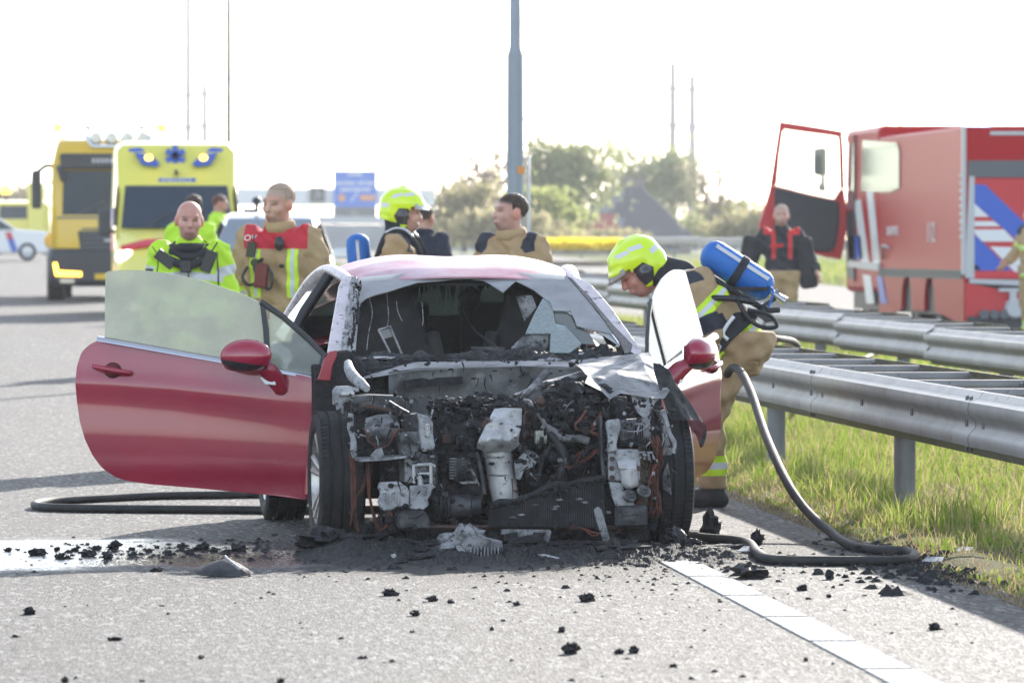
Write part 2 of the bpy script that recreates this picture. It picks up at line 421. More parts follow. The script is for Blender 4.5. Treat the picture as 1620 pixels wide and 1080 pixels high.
# asphalt: aggregate in chips, sealed joints, soot and wet patches that lie where the car burnt and was hosed down
def asphalt(name, stains):
    m, n, b = new_mat(name)
    tc = n.add('ShaderNodeTexCoord').outputs['Object']
    mp = n.add('ShaderNodeMapping'); mp.inputs['Scale'].default_value = (1, .22, 1); n.link(tc, mp.inputs['Vector'])     # chips rolled out along the lane
    def vor(scale):
        v = n.add('ShaderNodeTexVoronoi'); v.inputs['Scale'].default_value = scale; n.link(mp.outputs[0], v.inputs['Vector']); return v
    v1 = vor(105); v2 = vor(52)
    sep = n.add('ShaderNodeSeparateColor'); n.link(v1.outputs['Color'], sep.inputs[0])
    sep2 = n.add('ShaderNodeSeparateColor'); n.link(v2.outputs['Color'], sep2.inputs[0])
    c = n.mix(sep.outputs[0], (.026, .026, .026), (.128, .125, .120))
    c = n.mix(n.ramp(sep2.outputs[1], .80, .9), c, (.21, .205, .195))
    c = n.mix(n.ramp(sep2.outputs[2], .84, .9), c, (.025, .025, .026))
    big = n.noise(tc, .9, 5)
    c = n.mix(n.math('MULTIPLY', n.ramp(big, .4, .7), .35), c, (.062, .061, .059))
    wv = n.add('ShaderNodeMapping'); wv.inputs['Scale'].default_value = (2.2, .06, 1); n.link(tc, wv.inputs['Vector'])
    c = n.mix(n.math('MULTIPLY', n.ramp(n.noise(wv.outputs[0], 1.0, 4), .45, .7), .30), c, (.05, .049, .048))      # wheel tracks along the lanes
    rough = n.math('MULTIPLY_ADD', sep.outputs[1], .2, .72)
    bmp = n.add('ShaderNodeBump'); bmp.inputs['Distance'].default_value = .004; bmp.inputs['Strength'].default_value = .55
    n.link(n.math('ADD', v1.outputs['Distance'], n.math('MULTIPLY', sep.outputs[2], .6)), bmp.inputs['Height'])
    if stains:
        g = n.add('ShaderNodeSeparateXYZ'); n.link(tc, g.inputs[0])
        def blob(cx, cy, rx, ry, ns, amp):
            dx = n.math('DIVIDE', n.math('SUBTRACT', g.outputs[0], cx), rx); dy = n.math('DIVIDE', n.math('SUBTRACT', g.outputs[1], cy), ry)
            d = n.math('SQRT', n.math('ADD', n.math('MULTIPLY', dx, dx), n.math('MULTIPLY', dy, dy)))
            return n.math('ADD', n.math('SUBTRACT', 1.0, d), n.math('MULTIPLY', n.math('SUBTRACT', n.noise(tc, ns, 6, .65), .5), amp))
        def top(a, lo, hi):
            r = n.add('ShaderNodeMapRange'); r.inputs[1].default_value = lo; r.inputs[2].default_value = hi; n.link(a, r.inputs[0]); return r.outputs[0]
        wet = None
        for (cx, cy, rx, ry) in stains['wet']:
            w = top(blob(cx, cy, rx, ry, 1.6, .9), .0, .25); wet = w if wet is None else n.math('MAXIMUM', wet, w)
        soot = None
        for (cx, cy, rx, ry) in stains['soot']:
            w = top(blob(cx, cy, rx, ry, 6, 1.2), -.05, .30); soot = w if soot is None else n.math('MAXIMUM', soot, w)
        c = n.mix(n.math('MULTIPLY', wet, .55), c, (.03, .03, .032))
        fine = n.ramp(n.noise(tc, 40, 5, .7), .35, .6)
        c = n.mix(n.math('MULTIPLY', soot, n.math('MULTIPLY_ADD', fine, .32, .66)), c, (.012, .012, .013))
        rough = n.math('SUBTRACT', rough, n.math('MULTIPLY', wet, .52), clamp=True)
        st = n.math('SUBTRACT', .55, n.math('MULTIPLY', wet, .50)); n.link(st, bmp.inputs['Strength'])
    n.link(c, b.inputs['Base Color']); n.link(rough, b.inputs['Roughness']); n.link(bmp.outputs[0], b.inputs['Normal'])
    b.inputs['Specular IOR Level'].default_value = .22
    return m
def gw(u, v): p = G(u, v); return p.x, p.y
wx, wy = gw(120, 872); wx2, wy2 = gw(350, 880); wx3, wy3 = gw(1010, 845)
sx, sy = gw(740, 880); sx2, sy2 = gw(1120, 870); sx3, sy3 = gw(1480, 890)
asphalt('asphalt', {'wet': [(wx-.5, wy-.2, 1.7, 1.6), (wx2, wy2-.1, .8, 1.0), (wx3, wy3+.2, .5, .6)],
                    'soot': [(sx, sy, 1.35, 1.0), (sx2, sy2, .8, 1.7), (sx3, sy3, .5, 1.0), (sx+.1, sy-.5, 1.1, 1.6)]})
asphalt('asphalt_far', None)
mat('paint_white', (.58, .575, .56), .8, var=(.44, .435, .42), vs=5, bump=.8, bs=120, var2=(.14, .14, .138), v2s=55, v2a=.50, v2b=.62)

def grass_ground(name, a, b_, soil):
    m, n, b = new_mat(name); tc = n.add('ShaderNodeTexCoord').outputs['Object']
    c = n.mix(n.ramp(n.noise(tc, 1.1, 5), .35, .65), a, b_)
    c = n.mix(n.ramp(n.noise(tc, 7, 5), .5, .72), c, soil)
    n.link(c, b.inputs['Base Color']); b.inputs['Roughness'].default_value = .95; b.inputs['Specular IOR Level'].default_value = .1
    bm = n.add('ShaderNodeBump'); bm.inputs['Distance'].default_value = .05; bm.inputs['Strength'].default_value = .8
    n.link(n.noise(tc, 25, 6), bm.inputs['Height']); n.link(bm.outputs[0], b.inputs['Normal']); return m
grass_ground('verge_soil', (.10, .115, .04), (.13, .12, .055), (.10, .075, .045))
grass_ground('field_grass', (.09, .13, .03), (.14, .17, .045), (.15, .13, .06))

strip('field', np.concatenate([np.linspace(-1500, -40, 12), np.linspace(-30, 40, 15), np.linspace(60, 2500, 12)]), YS, 'field_grass', -.16)
road = strip('road', [-11, -8, -4, -2, 0, 1, 2, 3, 3.9], YS, 'asphalt', 0, xwob=None)
opp = strip('opposite_road', [10.8, 13, 16, 20, 22], YS, 'asphalt_far', -.02)
# verge: soil that rises unevenly from the asphalt edge
yv = np.linspace(14, 62, 150); xv = np.concatenate([np.linspace(3.8, 4.7, 22), np.linspace(4.85, 10.8, 26)])
A = np.zeros((len(yv), len(xv), 3))
for i, y in enumerate(yv):
    wob = .10*noise.noise(Vector((y*.7, 1.3, 0)))+.06*noise.noise(Vector((y*2.3, 7, 0)))
    for j, x in enumerate(xv):
        k = max(0, 1-(x-3.8)/.8)
        z = ground_z(y)-.03+.05*min(1, max(0, (x-3.84-wob)/.22))+.03*noise.noise(Vector((x*3, y*3, 0)))+.012*noise.noise(Vector((x*11, y*11, 4)))
        A[i, j] = (x+wob*k-.08*k, y, z)
tag(MB().grid(A).build('verge', 'verge_soil', smooth=True), kind='structure')
strip('far_verge', [3.8, 5, 8, 10.8], np.concatenate([np.linspace(61.9, 130, 60), np.linspace(133, 300, 60), np.linspace(340, 1000, 8), [2500, 6000]]), 'field_grass', .01)

# white edge line laid in blocks with open joints
def line_block(x0, x1, y0, y1):
    me = MB(); me.bx(x0, x1, y0, y1, .0, .007); o = me.build('line_block', 'paint_white', road); return o
y = 19.09-1.365*4
for k in range(34):
    line_block(2.69, 2.86, y+.03, y+1.365-.03); y += 1.365
yl = np.linspace(y+.02, 300, 120); MB().slab(np.array([[(2.685, q, ground_z(q)+.006), (2.875, q, ground_z(q)+.006)] for q in yl]), (0, 0, -.02)).build('line_block', 'paint_white', road)

# ------------------------------------------------------------------ guard rails
def wbeam_profile(face, k=1):
    """(depth, z) of a two-wave guard-rail beam, 0.31 m tall; face = direction it bulges (+1/-1 in x)"""
    pr = [(0, -.155), (.012, -.15), (.03, -.125), (.078, -.105), (.083, -.085), (.083, -.06), (.075, -.042), (.046, -.014),
          (.046, .014), (.075, .042), (.083, .06), (.083, .085), (.078, .105), (.03, .125), (.012, .15), (0, .155)]
    return [(face*d, z) for d, z in pr]
def rail(name, x, seg0, seglen, nseg, post_y, face, rungs, x2, label, group=None, slots=True, ztop=.75):
    root = empty(name, (x, seg0, 0), 0, label, 'guard rail', group)
    zc = ztop-.155; pf = wbeam_profile(face)
    def beam(xo, fc):
        pf = wbeam_profile(fc); n = 8
        A = np.zeros((n+1, len(pf), 3))
        for i in range(n+1):
            e = .006 if i == n else 0      # overlapping end
            for j, (d, z) in enumerate(pf): A[i, j] = (d+fc*e, (seglen+.12)*i/n, zc+z)
        return A
    me1 = MB(); me1.slab(beam(0, face), (-face*.004, 0, 0)); m1 = me1.mesh('beam', 'galv', smooth=50)
    me2 = MB(); me2.slab(beam(0, -face), (face*.004, 0, 0)); m2 = me2.mesh('beam', 'galv', smooth=50)
    sl = MB()
    ring = [(.026, -.018), (.026, .018), (-.026, .018), (-.026, -.018)]
    for k in range(4): 
        a, b_ = ring[k], ring[(k+1) % 4]
        sl.tube([(0, a[0], a[1]), (0, b_[0], b_[1])], .004, 5)
    sl.bx(-.002, .002, -.022, .022, -.014, .014)
    slm = sl.mesh('slot', 'bolt')
    bl = MB(); bl.tube([(face*-.004, 0, 0), (face*.010, 0, 0)], [.019, .013], 8); blm = bl.mesh('bolt', 'bolt', smooth=40)
    jt = MB(); jt.slab(np.array([[(d+face*.0065, yy, zc+z) for d, z in pf] for yy in (-.012, 0.0)]), (-face*.004, 0, 0)); jtm = jt.mesh('joint_edge', 'bolt', smooth=50)
    for i in range(nseg):
        b_ = bpy.data.objects.new('beam', m1); COL.objects.link(b_); b_.parent = root; b_.location = (0, i*seglen, ground_z(seg0+(i+.5)*seglen))
        if slots:
            for yy, zz in ((.28, 0), (seglen*.36, 0), (seglen*.68, 0), (seglen-.22, 0)):
                s_ = bpy.data.objects.new('slot', slm); COL.objects.link(s_); s_.parent = b_; s_.location = (face*.0485, yy, zc+zz)
            for yy in (.08, .2):
                for zz in (-.115, .115):
                    s_ = bpy.data.objects.new('bolt', blm); COL.objects.link(s_); s_.parent = b_; s_.location = (face*.056, yy, zc+zz)
            s_ = bpy.data.objects.new('joint_edge', jtm); COL.objects.link(s_); s_.parent = b_
        b2 = bpy.data.objects.new('beam', m2); COL.objects.link(b2); b2.parent = root; b2.location = (x2-x, i*seglen+.3, ground_z(seg0+(i+.5)*seglen))
    pm = MB(); pm.tube([(0, 0, -.3), (0, 0, ztop-.05)], .058, 14); pmm = pm.mesh('post', 'galv_dark', smooth=40)
    for yy in post_y:
        p_ = bpy.data.objects.new('post', pmm); COL.objects.link(p_); p_.parent = root; p_.location = ((x2-x)*.12-face*.03, yy-seg0, ground_z(yy))
    rm = MB(); w = abs(x2-x); rm.tube([(0, 0, 0), (x2-x, 0, 0)], .030, 12); rmm = rm.mesh('spacer_bar', 'galv', smooth=40)
    fl = MB(); fl.box((0, 0, -.05), (.012, .13, .13)); flm = fl.mesh('flange', 'galv_dark')
    for yy in rungs:
        p_ = bpy.data.objects.new('spacer_bar', rmm); COL.objects.link(p_); p_.parent = root; p_.location = (0, yy-seg0, ztop-.035+ground_z(yy))
        f_ = bpy.data.objects.new('flange', flm); COL.objects.link(f_); f_.parent = p_; f_.location = (x2-x-.03*(1 if x2 > x else -1), 0, 0)
    return root
RX = 4.34
ry0 = 4.36*FPX/(1577-105)-3*5.7
rail('guard_rail', RX, ry0, 5.7, 9, [30.0-5.6, 30.0, 35.5, 41.1, 46.7], -1, [22.0+1.83*i for i in range(16)], 4.98,
     'nearest grey steel guard rail, scorched and spotted, behind the bending firefighter')
rail('guard_rail', 7.35, 25, 5.7, 15, [28+5.6*i for i in range(14)], -1, [27.0+1.9*i for i in range(40)], 8.0,
     'second grey steel guard rail, between the nearest rail and the fire engine', slots=False)
# guard rail beyond the opposite road
fx = 23.5; far_rail = empty('guard_rail', (fx, 90, 0), 0, 'pale far guard rail in front of the yellow flowers and the house', 'guard rail')
fm = MB(); fm.slab(np.array([[(d, yy, .6+z) for d, z in wbeam_profile(-1)] for yy in (0, 20.05)]), (.004, 0, 0)); fmm = fm.mesh('beam', 'galv', smooth=50)
pm = MB(); pm.box((.06, 0, .25), (.08, .12, .9)); pmm = pm.mesh('post', 'galv_dark')
for i in range(16):
    b_ = bpy.data.objects.new('beam', fmm); COL.objects.link(b_); b_.parent = far_rail; b_.location = (0, 20*i, ground_z(90+20*i+10))
    p_ = bpy.data.objects.new('post', pmm); COL.objects.link(p_); p_.parent = far_rail; p_.location = (0, 20*i+10, ground_z(90+20*i+10))

# ------------------------------------------------------------------ grass, flowers (nobody could count them)
def blades_mesh(name, pts, hts, wid, m, lean=.5, seed=1, base=None):
    r = np.random.default_rng(seed); n = len(pts); pts = np.asarray(pts)
    a = r.uniform(0, 2*np.pi, n); la = r.uniform(0, 2*np.pi, n); le = r.uniform(.1, lean, n)*hts
    w = wid*r.uniform(.6, 1.3, n)
    dx, dy = np.cos(a)*w, np.sin(a)*w; lx, ly = np.cos(la)*le, np.sin(la)*le
    V = np.zeros((n, 5, 3))
    V[:, 0] = pts-np.stack([dx, dy, 0*dx], 1); V[:, 1] = pts+np.stack([dx, dy, 0*dx], 1)
    mid = pts+np.stack([lx*.35, ly*.35, hts*.6], 1)
    V[:, 2] = mid+np.stack([dx*.7, dy*.7, 0*dx], 1); V[:, 3] = mid-np.stack([dx*.7, dy*.7, 0*dx], 1)
    V[:, 4] = pts+np.stack([lx, ly, hts*.97], 1)
    me = bpy.data.meshes.new(name); me.vertices.add(n*5); me.vertices.foreach_set('co', V.reshape(-1))
    idx = (np.arange(n)*5)[:, None]
    L = np.concatenate([idx+np.array([0, 1, 2, 3]), idx+np.array([3, 2, 4])], 1).reshape(-1)
    me.loops.add(n*7); me.loops.foreach_set('vertex_index', L)
    st = np.concatenate([np.arange(n)[:, None]*7, np.arange(n)[:, None]*7+4], 1).reshape(-1)
    me.polygons.add(n*2); me.polygons.foreach_set('loop_start', st)
    me.update(calc_edges=True)
    at = me.attributes.new('tint', 'FLOAT', 'POINT'); at.data.foreach_set('value', np.repeat(r.uniform(0, 1, n), 5))
    me.materials.append(MAT[m]); o = bpy.data.objects.new(name, me); COL.objects.link(o); return o
def blade_mat(name, stops):
    m, n, b = new_mat(name); at = n.add('ShaderNodeAttribute', attribute_name='tint')
    r = n.add('ShaderNodeValToRGB'); el = r.color_ramp.elements
    el[0].position, el[0].color = stops[0][0], (*stops[0][1], 1); el[1].position, el[1].color = stops[-1][0], (*stops[-1][1], 1)
    for p, c in stops[1:-1]: e = el.new(p); e.color = (*c, 1)
    n.link(at.outputs['Fac'], r.inputs[0]); out = n.n['Material Output']
    n.link(r.outputs[0], b.inputs['Base Color']); b.inputs['Roughness'].default_value = .55; b.inputs['Specular IOR Level'].default_value = .3
    tl = n.add('ShaderNodeBsdfTranslucent'); n.link(r.outputs[0], tl.inputs[0])
    mx = n.add('ShaderNodeMixShader'); mx.inputs[0].default_value = .55; n.link(b.outputs[0], mx.inputs[1]); n.link(tl.outputs[0], mx.inputs[2])
    n.link(mx.outputs[0], out.inputs[0]); return m
blade_mat('grass_blades', [(0, (.13, .23, .025)), (.42, (.22, .31, .04)), (.64, (.31, .35, .07)), (.78, (.38, .33, .14)), (1, (.43, .35, .20))])
blade_mat('dry_blades', [(0, (.30, .24, .13)), (.5, (.40, .32, .18)), (1, (.17, .12, .07))])
blade_mat('flower_heads', [(0, (.80, .60, .02)), (1, (.75, .66, .05))])
N = 60000
gx = 3.88+3.4*rng.random(N)**1.3; gy = rng.uniform(19, 50, N)
cl = np.array([noise.noise(Vector((x*1.3, y*1.3, 0)))+.6*noise.noise(Vector((x*4, y*4, 2))) for x, y in zip(gx, gy)])
edge = np.clip((gx-3.88)/.32, .15, 1)
burn = np.exp(-(((gx-4.05)/.42)**2+((gy-25.3)/1.5)**2))
h = (.05+.20*np.clip(cl+.35, 0, 1.1)*rng.uniform(.35, 1.1, N))*edge*(1-.88*burn)+.015
keep = (rng.random(N) < .35+.65*np.clip(cl+.6, 0, 1)) & (rng.random(N) > .55*burn)
gp = np.stack([gx, gy, np.full(N, .0)], 1)
tag(blades_mesh('grass', gp[keep], h[keep], .0042, 'grass_blades', .75, 3), 'long fresh green grass under the guard rails', 'grass', kind='stuff')
N = 26000
gx = 3.78+2.6*rng.random(N)**1.6; gy = rng.uniform(19, 46, N)
burn = np.exp(-(((gx-3.95)/.5)**2+((gy-25.3)/1.7)**2))
h = rng.uniform(.02, .12, N)*np.clip((gx-3.74)/.3, .3, 1)*(1-.5*burn)
tag(blades_mesh('dry_grass', np.stack([gx, gy, np.zeros(N)], 1), h, .003, 'dry_blades', 1.6, 4), 'dry straw-coloured grass at the edge of the asphalt', 'grass', kind='stuff')
N = 26000
gx = np.concatenate([rng.uniform(7.6, 10.8, N//2), rng.uniform(22, 34, N//2)]); gy = np.concatenate([rng.uniform(44, 120, N//2), rng.uniform(95, 230, N//2)])
tag(blades_mesh('median_grass', np.stack([gx, gy, zall(gx, gy)-.08], 1), rng.uniform(.1, .35, N), .02, 'grass_blades', .6, 5), 'blurred green grass beyond the second rail', 'grass', kind='stuff')
N = 9000
q = [P(u, D) for u, D in zip(rng.uniform(862, 985, N), rng.uniform(215, 235, N))]
fp = np.array([(p.x, p.y, ground_z(p.y)+.25+.30*rng.random()) for p in q])
tag(blades_mesh('yellow_flowers', fp, rng.uniform(.1, .25, N), .06, 'flower_heads', .8, 6), 'band of yellow flowers below the trees', 'flowers', kind='stuff')
# ------------------------------------------------------------------ the burnt car
CARY = R(3.3)
car = empty('burnt_car', P(791, 27.5), CARY, 'red coupe with burnt-out engine bay, smashed windscreen and both doors open', 'car')
CM = Matrix.Translation(P(791, 27.5)) @ Matrix.Rotation(CARY, 4, 'Z'); CMI = CM.inverted()
ZF = {'p': (0, 0, 1.0), 'e': (500, 560, 2.613), 'a': (500, 580, 5.786), 'b': (740, 560, 4.5), 'c': (480, 720, 5.4), 'd': (760, 720, 4.5),
      'w': (480, 400, 2.613), 'l': (100, 400, 2.4543), 'r': (940, 340, 2.159), 's': (480, 400, 5.4), 'q': (1040, 600, 4.5), 'm': (1040, 360, 4.152)}
def px(z, p): o = ZF[z]; return o[0]+p[0]/o[2], o[1]+p[1]/o[2]
CAMW = Vector((0, 0, CAMH))
def CP(z, p, q, nrm=(0, 1, 0)):
    """car-local point where the sight line of a photo spot meets the plane through q"""
    u, v = px(z, p); d = FWD+RIGHT*((u-810)/FPX)-UP*((v-HOR)/FPX)
    o = CMI @ CAMW; d = CMI.to_3x3() @ d; nrm = Vector(nrm); q = Vector(q)
    return o+d*((q-o).dot(nrm)/d.dot(nrm))
def CY(z, p, y): return CP(z, p, (0, y, 0))
def trace(z, pts, y): return [CY(z, (p[0], p[1]), y+(p[2] if len(p) > 2 else 0)) for p in pts]
def plate(name, z, pts, y, t, m, parent=None, bevel=.003):
    return MB().prism(trace(z, pts, y), (0, t, 0)).build(name, m, parent or car, bevel=bevel, segs=1)
def crumple(name, z, rows, ys, m, nu=24, nv=12, amp=.01, fq=8, thick=.003, parent=None, bulge=0.0, seed=0):
    """sheet through traced rows; each row is a polyline of photo points at its own depth"""
    G_ = []
    for r_, y in zip(rows, ys):
        pts = [CY(z, (p[0], p[1]), y+(p[2] if len(p) > 2 else 0)) for p in r_]
        t = np.linspace(0, 1, len(pts)); T = np.linspace(0, 1, nu); a = np.array(pts)
        G_.append(np.stack([np.interp(T, t, a[:, i]) for i in range(3)], 1))
    G_ = np.array(G_); t = np.linspace(0, 1, len(rows)); T = np.linspace(0, 1, nv)
    A = np.zeros((nv, nu, 3))
    for j in range(nu):
        cr = catmull([tuple(q) for q in G_[:, j]], 8); cr = np.array([tuple(q) for q in cr]); tt = np.linspace(0, 1, len(cr))
        for i in range(3): A[:, j, i] = np.interp(T, tt, cr[:, i])
    for i in range(nv):
        for j in range(nu):
            q = Vector(A[i, j])*fq+Vector((seed*9.1, 0, 0)); e = min(1, 4*min(i, nv-1-i)/nv+.35)
            A[i, j, 1] += amp*e*(noise.noise(q)+.5*noise.noise(q*2.3)); A[i, j, 2] += .7*amp*e*noise.noise(q+Vector((5, 5, 5)))
            A[i, j, 1] -= bulge*math.sin(math.pi*i/(nv-1))*math.sin(math.pi*j/(nu-1))
    return MB().slab(A, (0, thick, 0)).build(name, m, parent or car, smooth=60)
def wires(name, z, path, y, n, r, spread, m='copper', seed=1, drop=0.0):
    rr = random.Random(seed); mb = MB()
    for k in range(n):
        o = Vector((rr.gauss(0, spread), rr.gauss(0, spread), rr.gauss(0, spread*.4)))
        pts = [CY(z, (p[0], p[1]), y)+o*(.4+.6*rr.random()) + Vector((rr.gauss(0, spread*.5), rr.gauss(0, spread*.4), rr.gauss(0, spread*.4))) for p in path]
        if rr.random() < .4: pts = pts[:max(3, len(pts)-1)]
        mb.tube(pts, r*rr.uniform(.6, 1.2), 5, 0, smooth=4)
    return mb.build(name, m, car, smooth=True)
def pipe(name, z, pts, ys, r, m, n=10, parent=None, sm=6):
    ys = ys if hasattr(ys, '__len__') else [ys]*len(pts)
    return MB().tube([CY(z, p, y) for p, y in zip(pts, ys)], r, n, 0, smooth=sm).build(name, m, parent or car, smooth=50)

# --- shell: floor, sills, inner wings, firewall
mb = MB(); mb.bx(-.80, .80, .50, 3.2, .20, .27); mb.bx(-.82, -.72, .5, 1.95, .2, .36); mb.bx(.72, .82, .5, 1.95, .2, .36)
mb.build('floor_pan', 'interior', car)
for sx_ in (-1, 1):
    MB().prism([(sx_*.80, .52, .19), (sx_*.90, .52, .21), (sx_*.89, .52, .36), (sx_*.80, .52, .37)], (0, 1.62, 0)).build('sill', 'red_paint', car, bevel=.015)
    mb = MB(); mb.bx(sx_*.60, sx_*.86, .40, .60, .30, .86); mb.bx(sx_*.50, sx_*.56, -.40, .42, .42, .72)
    mb.build('inner_wing', 'char', car, bevel=.01)
mb = MB(); mb.bx(-.62, .62, .36, .42, .25, .80); mb.build('bulkhead', 'char', car)
# rear body: lofted sides and tail
def side_sections():
    S = []
    for y, wd, zt, zb in ((1.86, .90, .93, .22), (2.05, .905, .95, .24), (2.3, .92, .97, .40), (2.61, .93, .985, .55), (2.9, .92, .98, .42), (3.15, .875, .95, .34), (3.32, .78, .90, .36), (3.40, .60, .84, .42)):
        z = lambda t: zb+(zt-zb)*t
        S.append([(y, wd*.93, z(0)), (y, wd*.985, z(.15)), (y, wd, z(.4)), (y, wd*.985, z(.62)), (y, wd*.96, z(.80)), (y, wd*.90, z(.94)), (y, wd*.80, z(1.0)), (y, wd*.62, z(1.02))])
    return np.array(S)
S = side_sections()
for sg in (-1, 1):
    A = np.stack([sg*S[..., 1], S[..., 0], S[..., 2]], -1)
    q = MB().grid(A).build('rear_quarter', 'red_paint', car, smooth=True, solid=.012)
    md = q.modifiers.new('u', 'SUBSURF'); md.levels = 2; md.render_levels = 2
MB().prism([(-.62, 3.36, .42), (.62, 3.36, .42), (.66, 3.33, .80), (-.66, 3.33, .80)], (0, .05, 0)).build('tail_panel', 'red_paint', car, bevel=.02)
# roof skin (two shallow bubbles), rear glass
def roof_z(y): return float(np.interp(y, [1.34, 1.38, 1.5, 1.7, 1.95, 2.25, 2.6, 2.95, 3.25], [1.272, 1.288, 1.328, 1.366, 1.386, 1.376, 1.30, 1.16, .985]))
def roof_w(y): return float(np.interp(y, [1.36, 1.6, 2.1, 2.6, 3.25], [.555, .575, .60, .615, .66]))
def roof_grid(y0, y1, ny, nx=33, dz=0.0, k=1.0):
    A = np.zeros((ny, nx, 3))
    for i, y in enumerate(np.linspace(y0, y1, ny)):
        for j, t in enumerate(np.linspace(-1, 1, nx)):
            bub = .016*math.sin(math.pi*abs(t))**2*min(1, (y-1.34)/.5)
            front = -.045*(1-t*t)*max(0, 1-(y-1.36)/.4)      # front edge bows forward
            A[i, j] = (t*roof_w(y)*k, y+front, roof_z(y)+bub-.035*t*t-.03*t**8+dz)
    return A
roof = MB().slab(roof_grid(1.372, 2.02, 26), (0, 0, -.008)).build('roof', 'roof_red_sheen', car, smooth=60)
MB().slab(roof_grid(1.40, 2.0, 12, dz=-.045, k=.97), (0, 0, -.01)).build('roof_lining', 'interior', car, smooth=60)
MB().slab(roof_grid(2.028, 3.2, 20, k=.97), (0, 0, -.005)).build('rear_window', 'rear_glass', car, smooth=60)
for sg in (-1, 1):
    pth = [(sg*.560, 1.38, 1.235), (sg*.592, 1.6, 1.285), (sg*.625, 2.0, 1.318), (sg*.655, 2.4, 1.27), (sg*.69, 2.75, 1.16), (sg*.75, 3.1, .995)]
    MB().tube(pth, [.018, .034, .036, .04, .045, .05], 12, 0, smooth=6, flat=.75).build('roof_rail', 'pillar_paint', car, smooth=60)
    # quarter window and B pillar
    MB().slab(np.array([[(sg*.86, 1.95, .95), (sg*.86, 2.5, .975), (sg*.84, 2.95, .97)], [(sg*.625, 1.95, 1.29), (sg*.66, 2.4, 1.25), (sg*.71, 2.8, 1.12)]]), (sg*-.004, 0, 0)).build('quarter_window', 'clear_glass', car)
    MB().tube([(sg*.85, 1.88, .92), (sg*.76, 1.90, 1.10), (sg*.63, 1.92, 1.29)], .03, 8).build('centre_pillar', 'black_plastic', car, smooth=50)
# A pillars on the plane of the windscreen
WQ = (0, .5, .885); WN = Vector((0, -.414, .91))
def WP(p, off=0.0): return CP('w', p, Vector(WQ)+WN*off, WN)
def wplate(name, pts, t, m, off=0.0, bevel=.0): return MB().prism([WP(p, off) for p in pts], -WN*t).build(name, m, car, bevel=bevel)
wplate('front_pillar', [(96, 415), (110, 330), (128, 230), (146, 130), (160, 96), (190, 88), (226, 98), (222, 130), (205, 260), (186, 410)], .05, 'pillar_paint', .004, .012)
wplate('front_pillar', [(1078, 96), (1112, 92), (1190, 130), (1270, 222), (1350, 335), (1412, 425), (1372, 432), (1300, 330), (1180, 175), (1092, 96)], .05, 'pillar_paint', .004, .012)
wplate('pillar_trim', [(1092, 97), (1112, 104), (1190, 190), (1290, 305), (1362, 378), (1352, 412), (1328, 416), (1310, 372), (1215, 240)], .03, 'char_shiny', .006, .003)
# crust of burnt sealant along the left pillar
mb = MB(); rr = random.Random(5)
for k in range(70):
    t = rr.random(); x = 212-40*t+rr.uniform(-14, 16); yy = 120+300*t
    mb.lump(WP((x, yy), .012), (rr.uniform(.006, .016), .010, rr.uniform(.012, .035)), k, .5, 8)
mb.build('sealant_crust', 'ash_metal', car, smooth=40)
mb = MB()
for k in range(60):
    t = rr.random(); x = 225-35*t+rr.uniform(-10, 18); yy = 130+290*t
    mb.lump(WP((x, yy), .006), (rr.uniform(.004, .012), .010, rr.uniform(.008, .03)), k+90, .6, 7)
mb.build('sealant_crust', 'char', car, smooth=40)
# windscreen: what is left of it
glass_out = [(232, 100), (420, 84), (660, 77), (880, 80), (1085, 91), (1195, 220), (1308, 382)]
glass_in = [(1296, 345), (1262, 330), (1190, 318), (1130, 300), (1118, 268), (1104, 240), (1032, 237), (1022, 205), (990, 182), (952, 152), (905, 128), (878, 116), (850, 140), (826, 163), (800, 146), (772, 128), (742, 112),
            (690, 106), (620, 108), (545, 116), (470, 122), (410, 140), (350, 160), (300, 172), (262, 186), (236, 206), (228, 260), (222, 330), (216, 400), (200, 400), (212, 260), (220, 150)]
ws = wplate('windscreen', glass_out+glass_in, .005, 'windscreen', .002)
wplate('cracked_glass', [(990, 186), (1022, 206), (1032, 238), (1042, 290), (1080, 300), (1110, 330), (1150, 375), (1100, 412), (1018, 410), (1022, 332), (918, 332), (950, 260)], .006, 'craze_glass', -.004)
wplate('cracked_glass', [(1034, 238), (1104, 242), (1120, 290), (1180, 330), (1210, 380), (1150, 374), (1108, 328), (1078, 298), (1044, 288)], .005, 'rear_glass', -.008)
for k in range(3):
    pass
# melted lining hanging from the top edge
mb = MB()
for k in range(34):
    x = 400+rr.random()*500; y0 = 118+8*rr.random(); L = rr.uniform(8, 50) if k % 4 else rr.uniform(60, 120); w = rr.uniform(4, 16)
    a = [(x-w, y0), (x+w, y0), (x+w*.4+rr.uniform(-4, 4), y0+L*.6), (x+rr.uniform(-6, 6), y0+L)]
    mb.prism([WP(p, -.10) for p in a], (0, .004, 0))
mb.build('hanging_lining', 'char', car)
mb = MB(); mb.lump(WP((690, 190), -.25), (.055, .05, .06), 3, .4, 18); mb.tube([WP((660, 235), -.25), WP((700, 310), -.22), (WP((760, 360), -.15)), WP((805, 392), -.10)], .006, 6, 0, smooth=5)
mb.build('burnt_mirror', 'char', car, smooth=50)
plate('hanging_visor', 'w', [(880, 180), (945, 175), (965, 225), (915, 285), (900, 240)], 1.1, .02, 'burnt_metal')
for pp in ([(272, 180), (285, 250), (270, 330), (262, 400)], [(345, 170), (352, 260), (345, 310)], [(385, 200), (390, 240), (408, 282)], [(490, 205), (495, 270), (492, 300)]):
    MB().tube([WP(p, -.05) for p in pp], .0025, 5, 0, smooth=4).build('hanging_strand', 'burnt_metal', car)
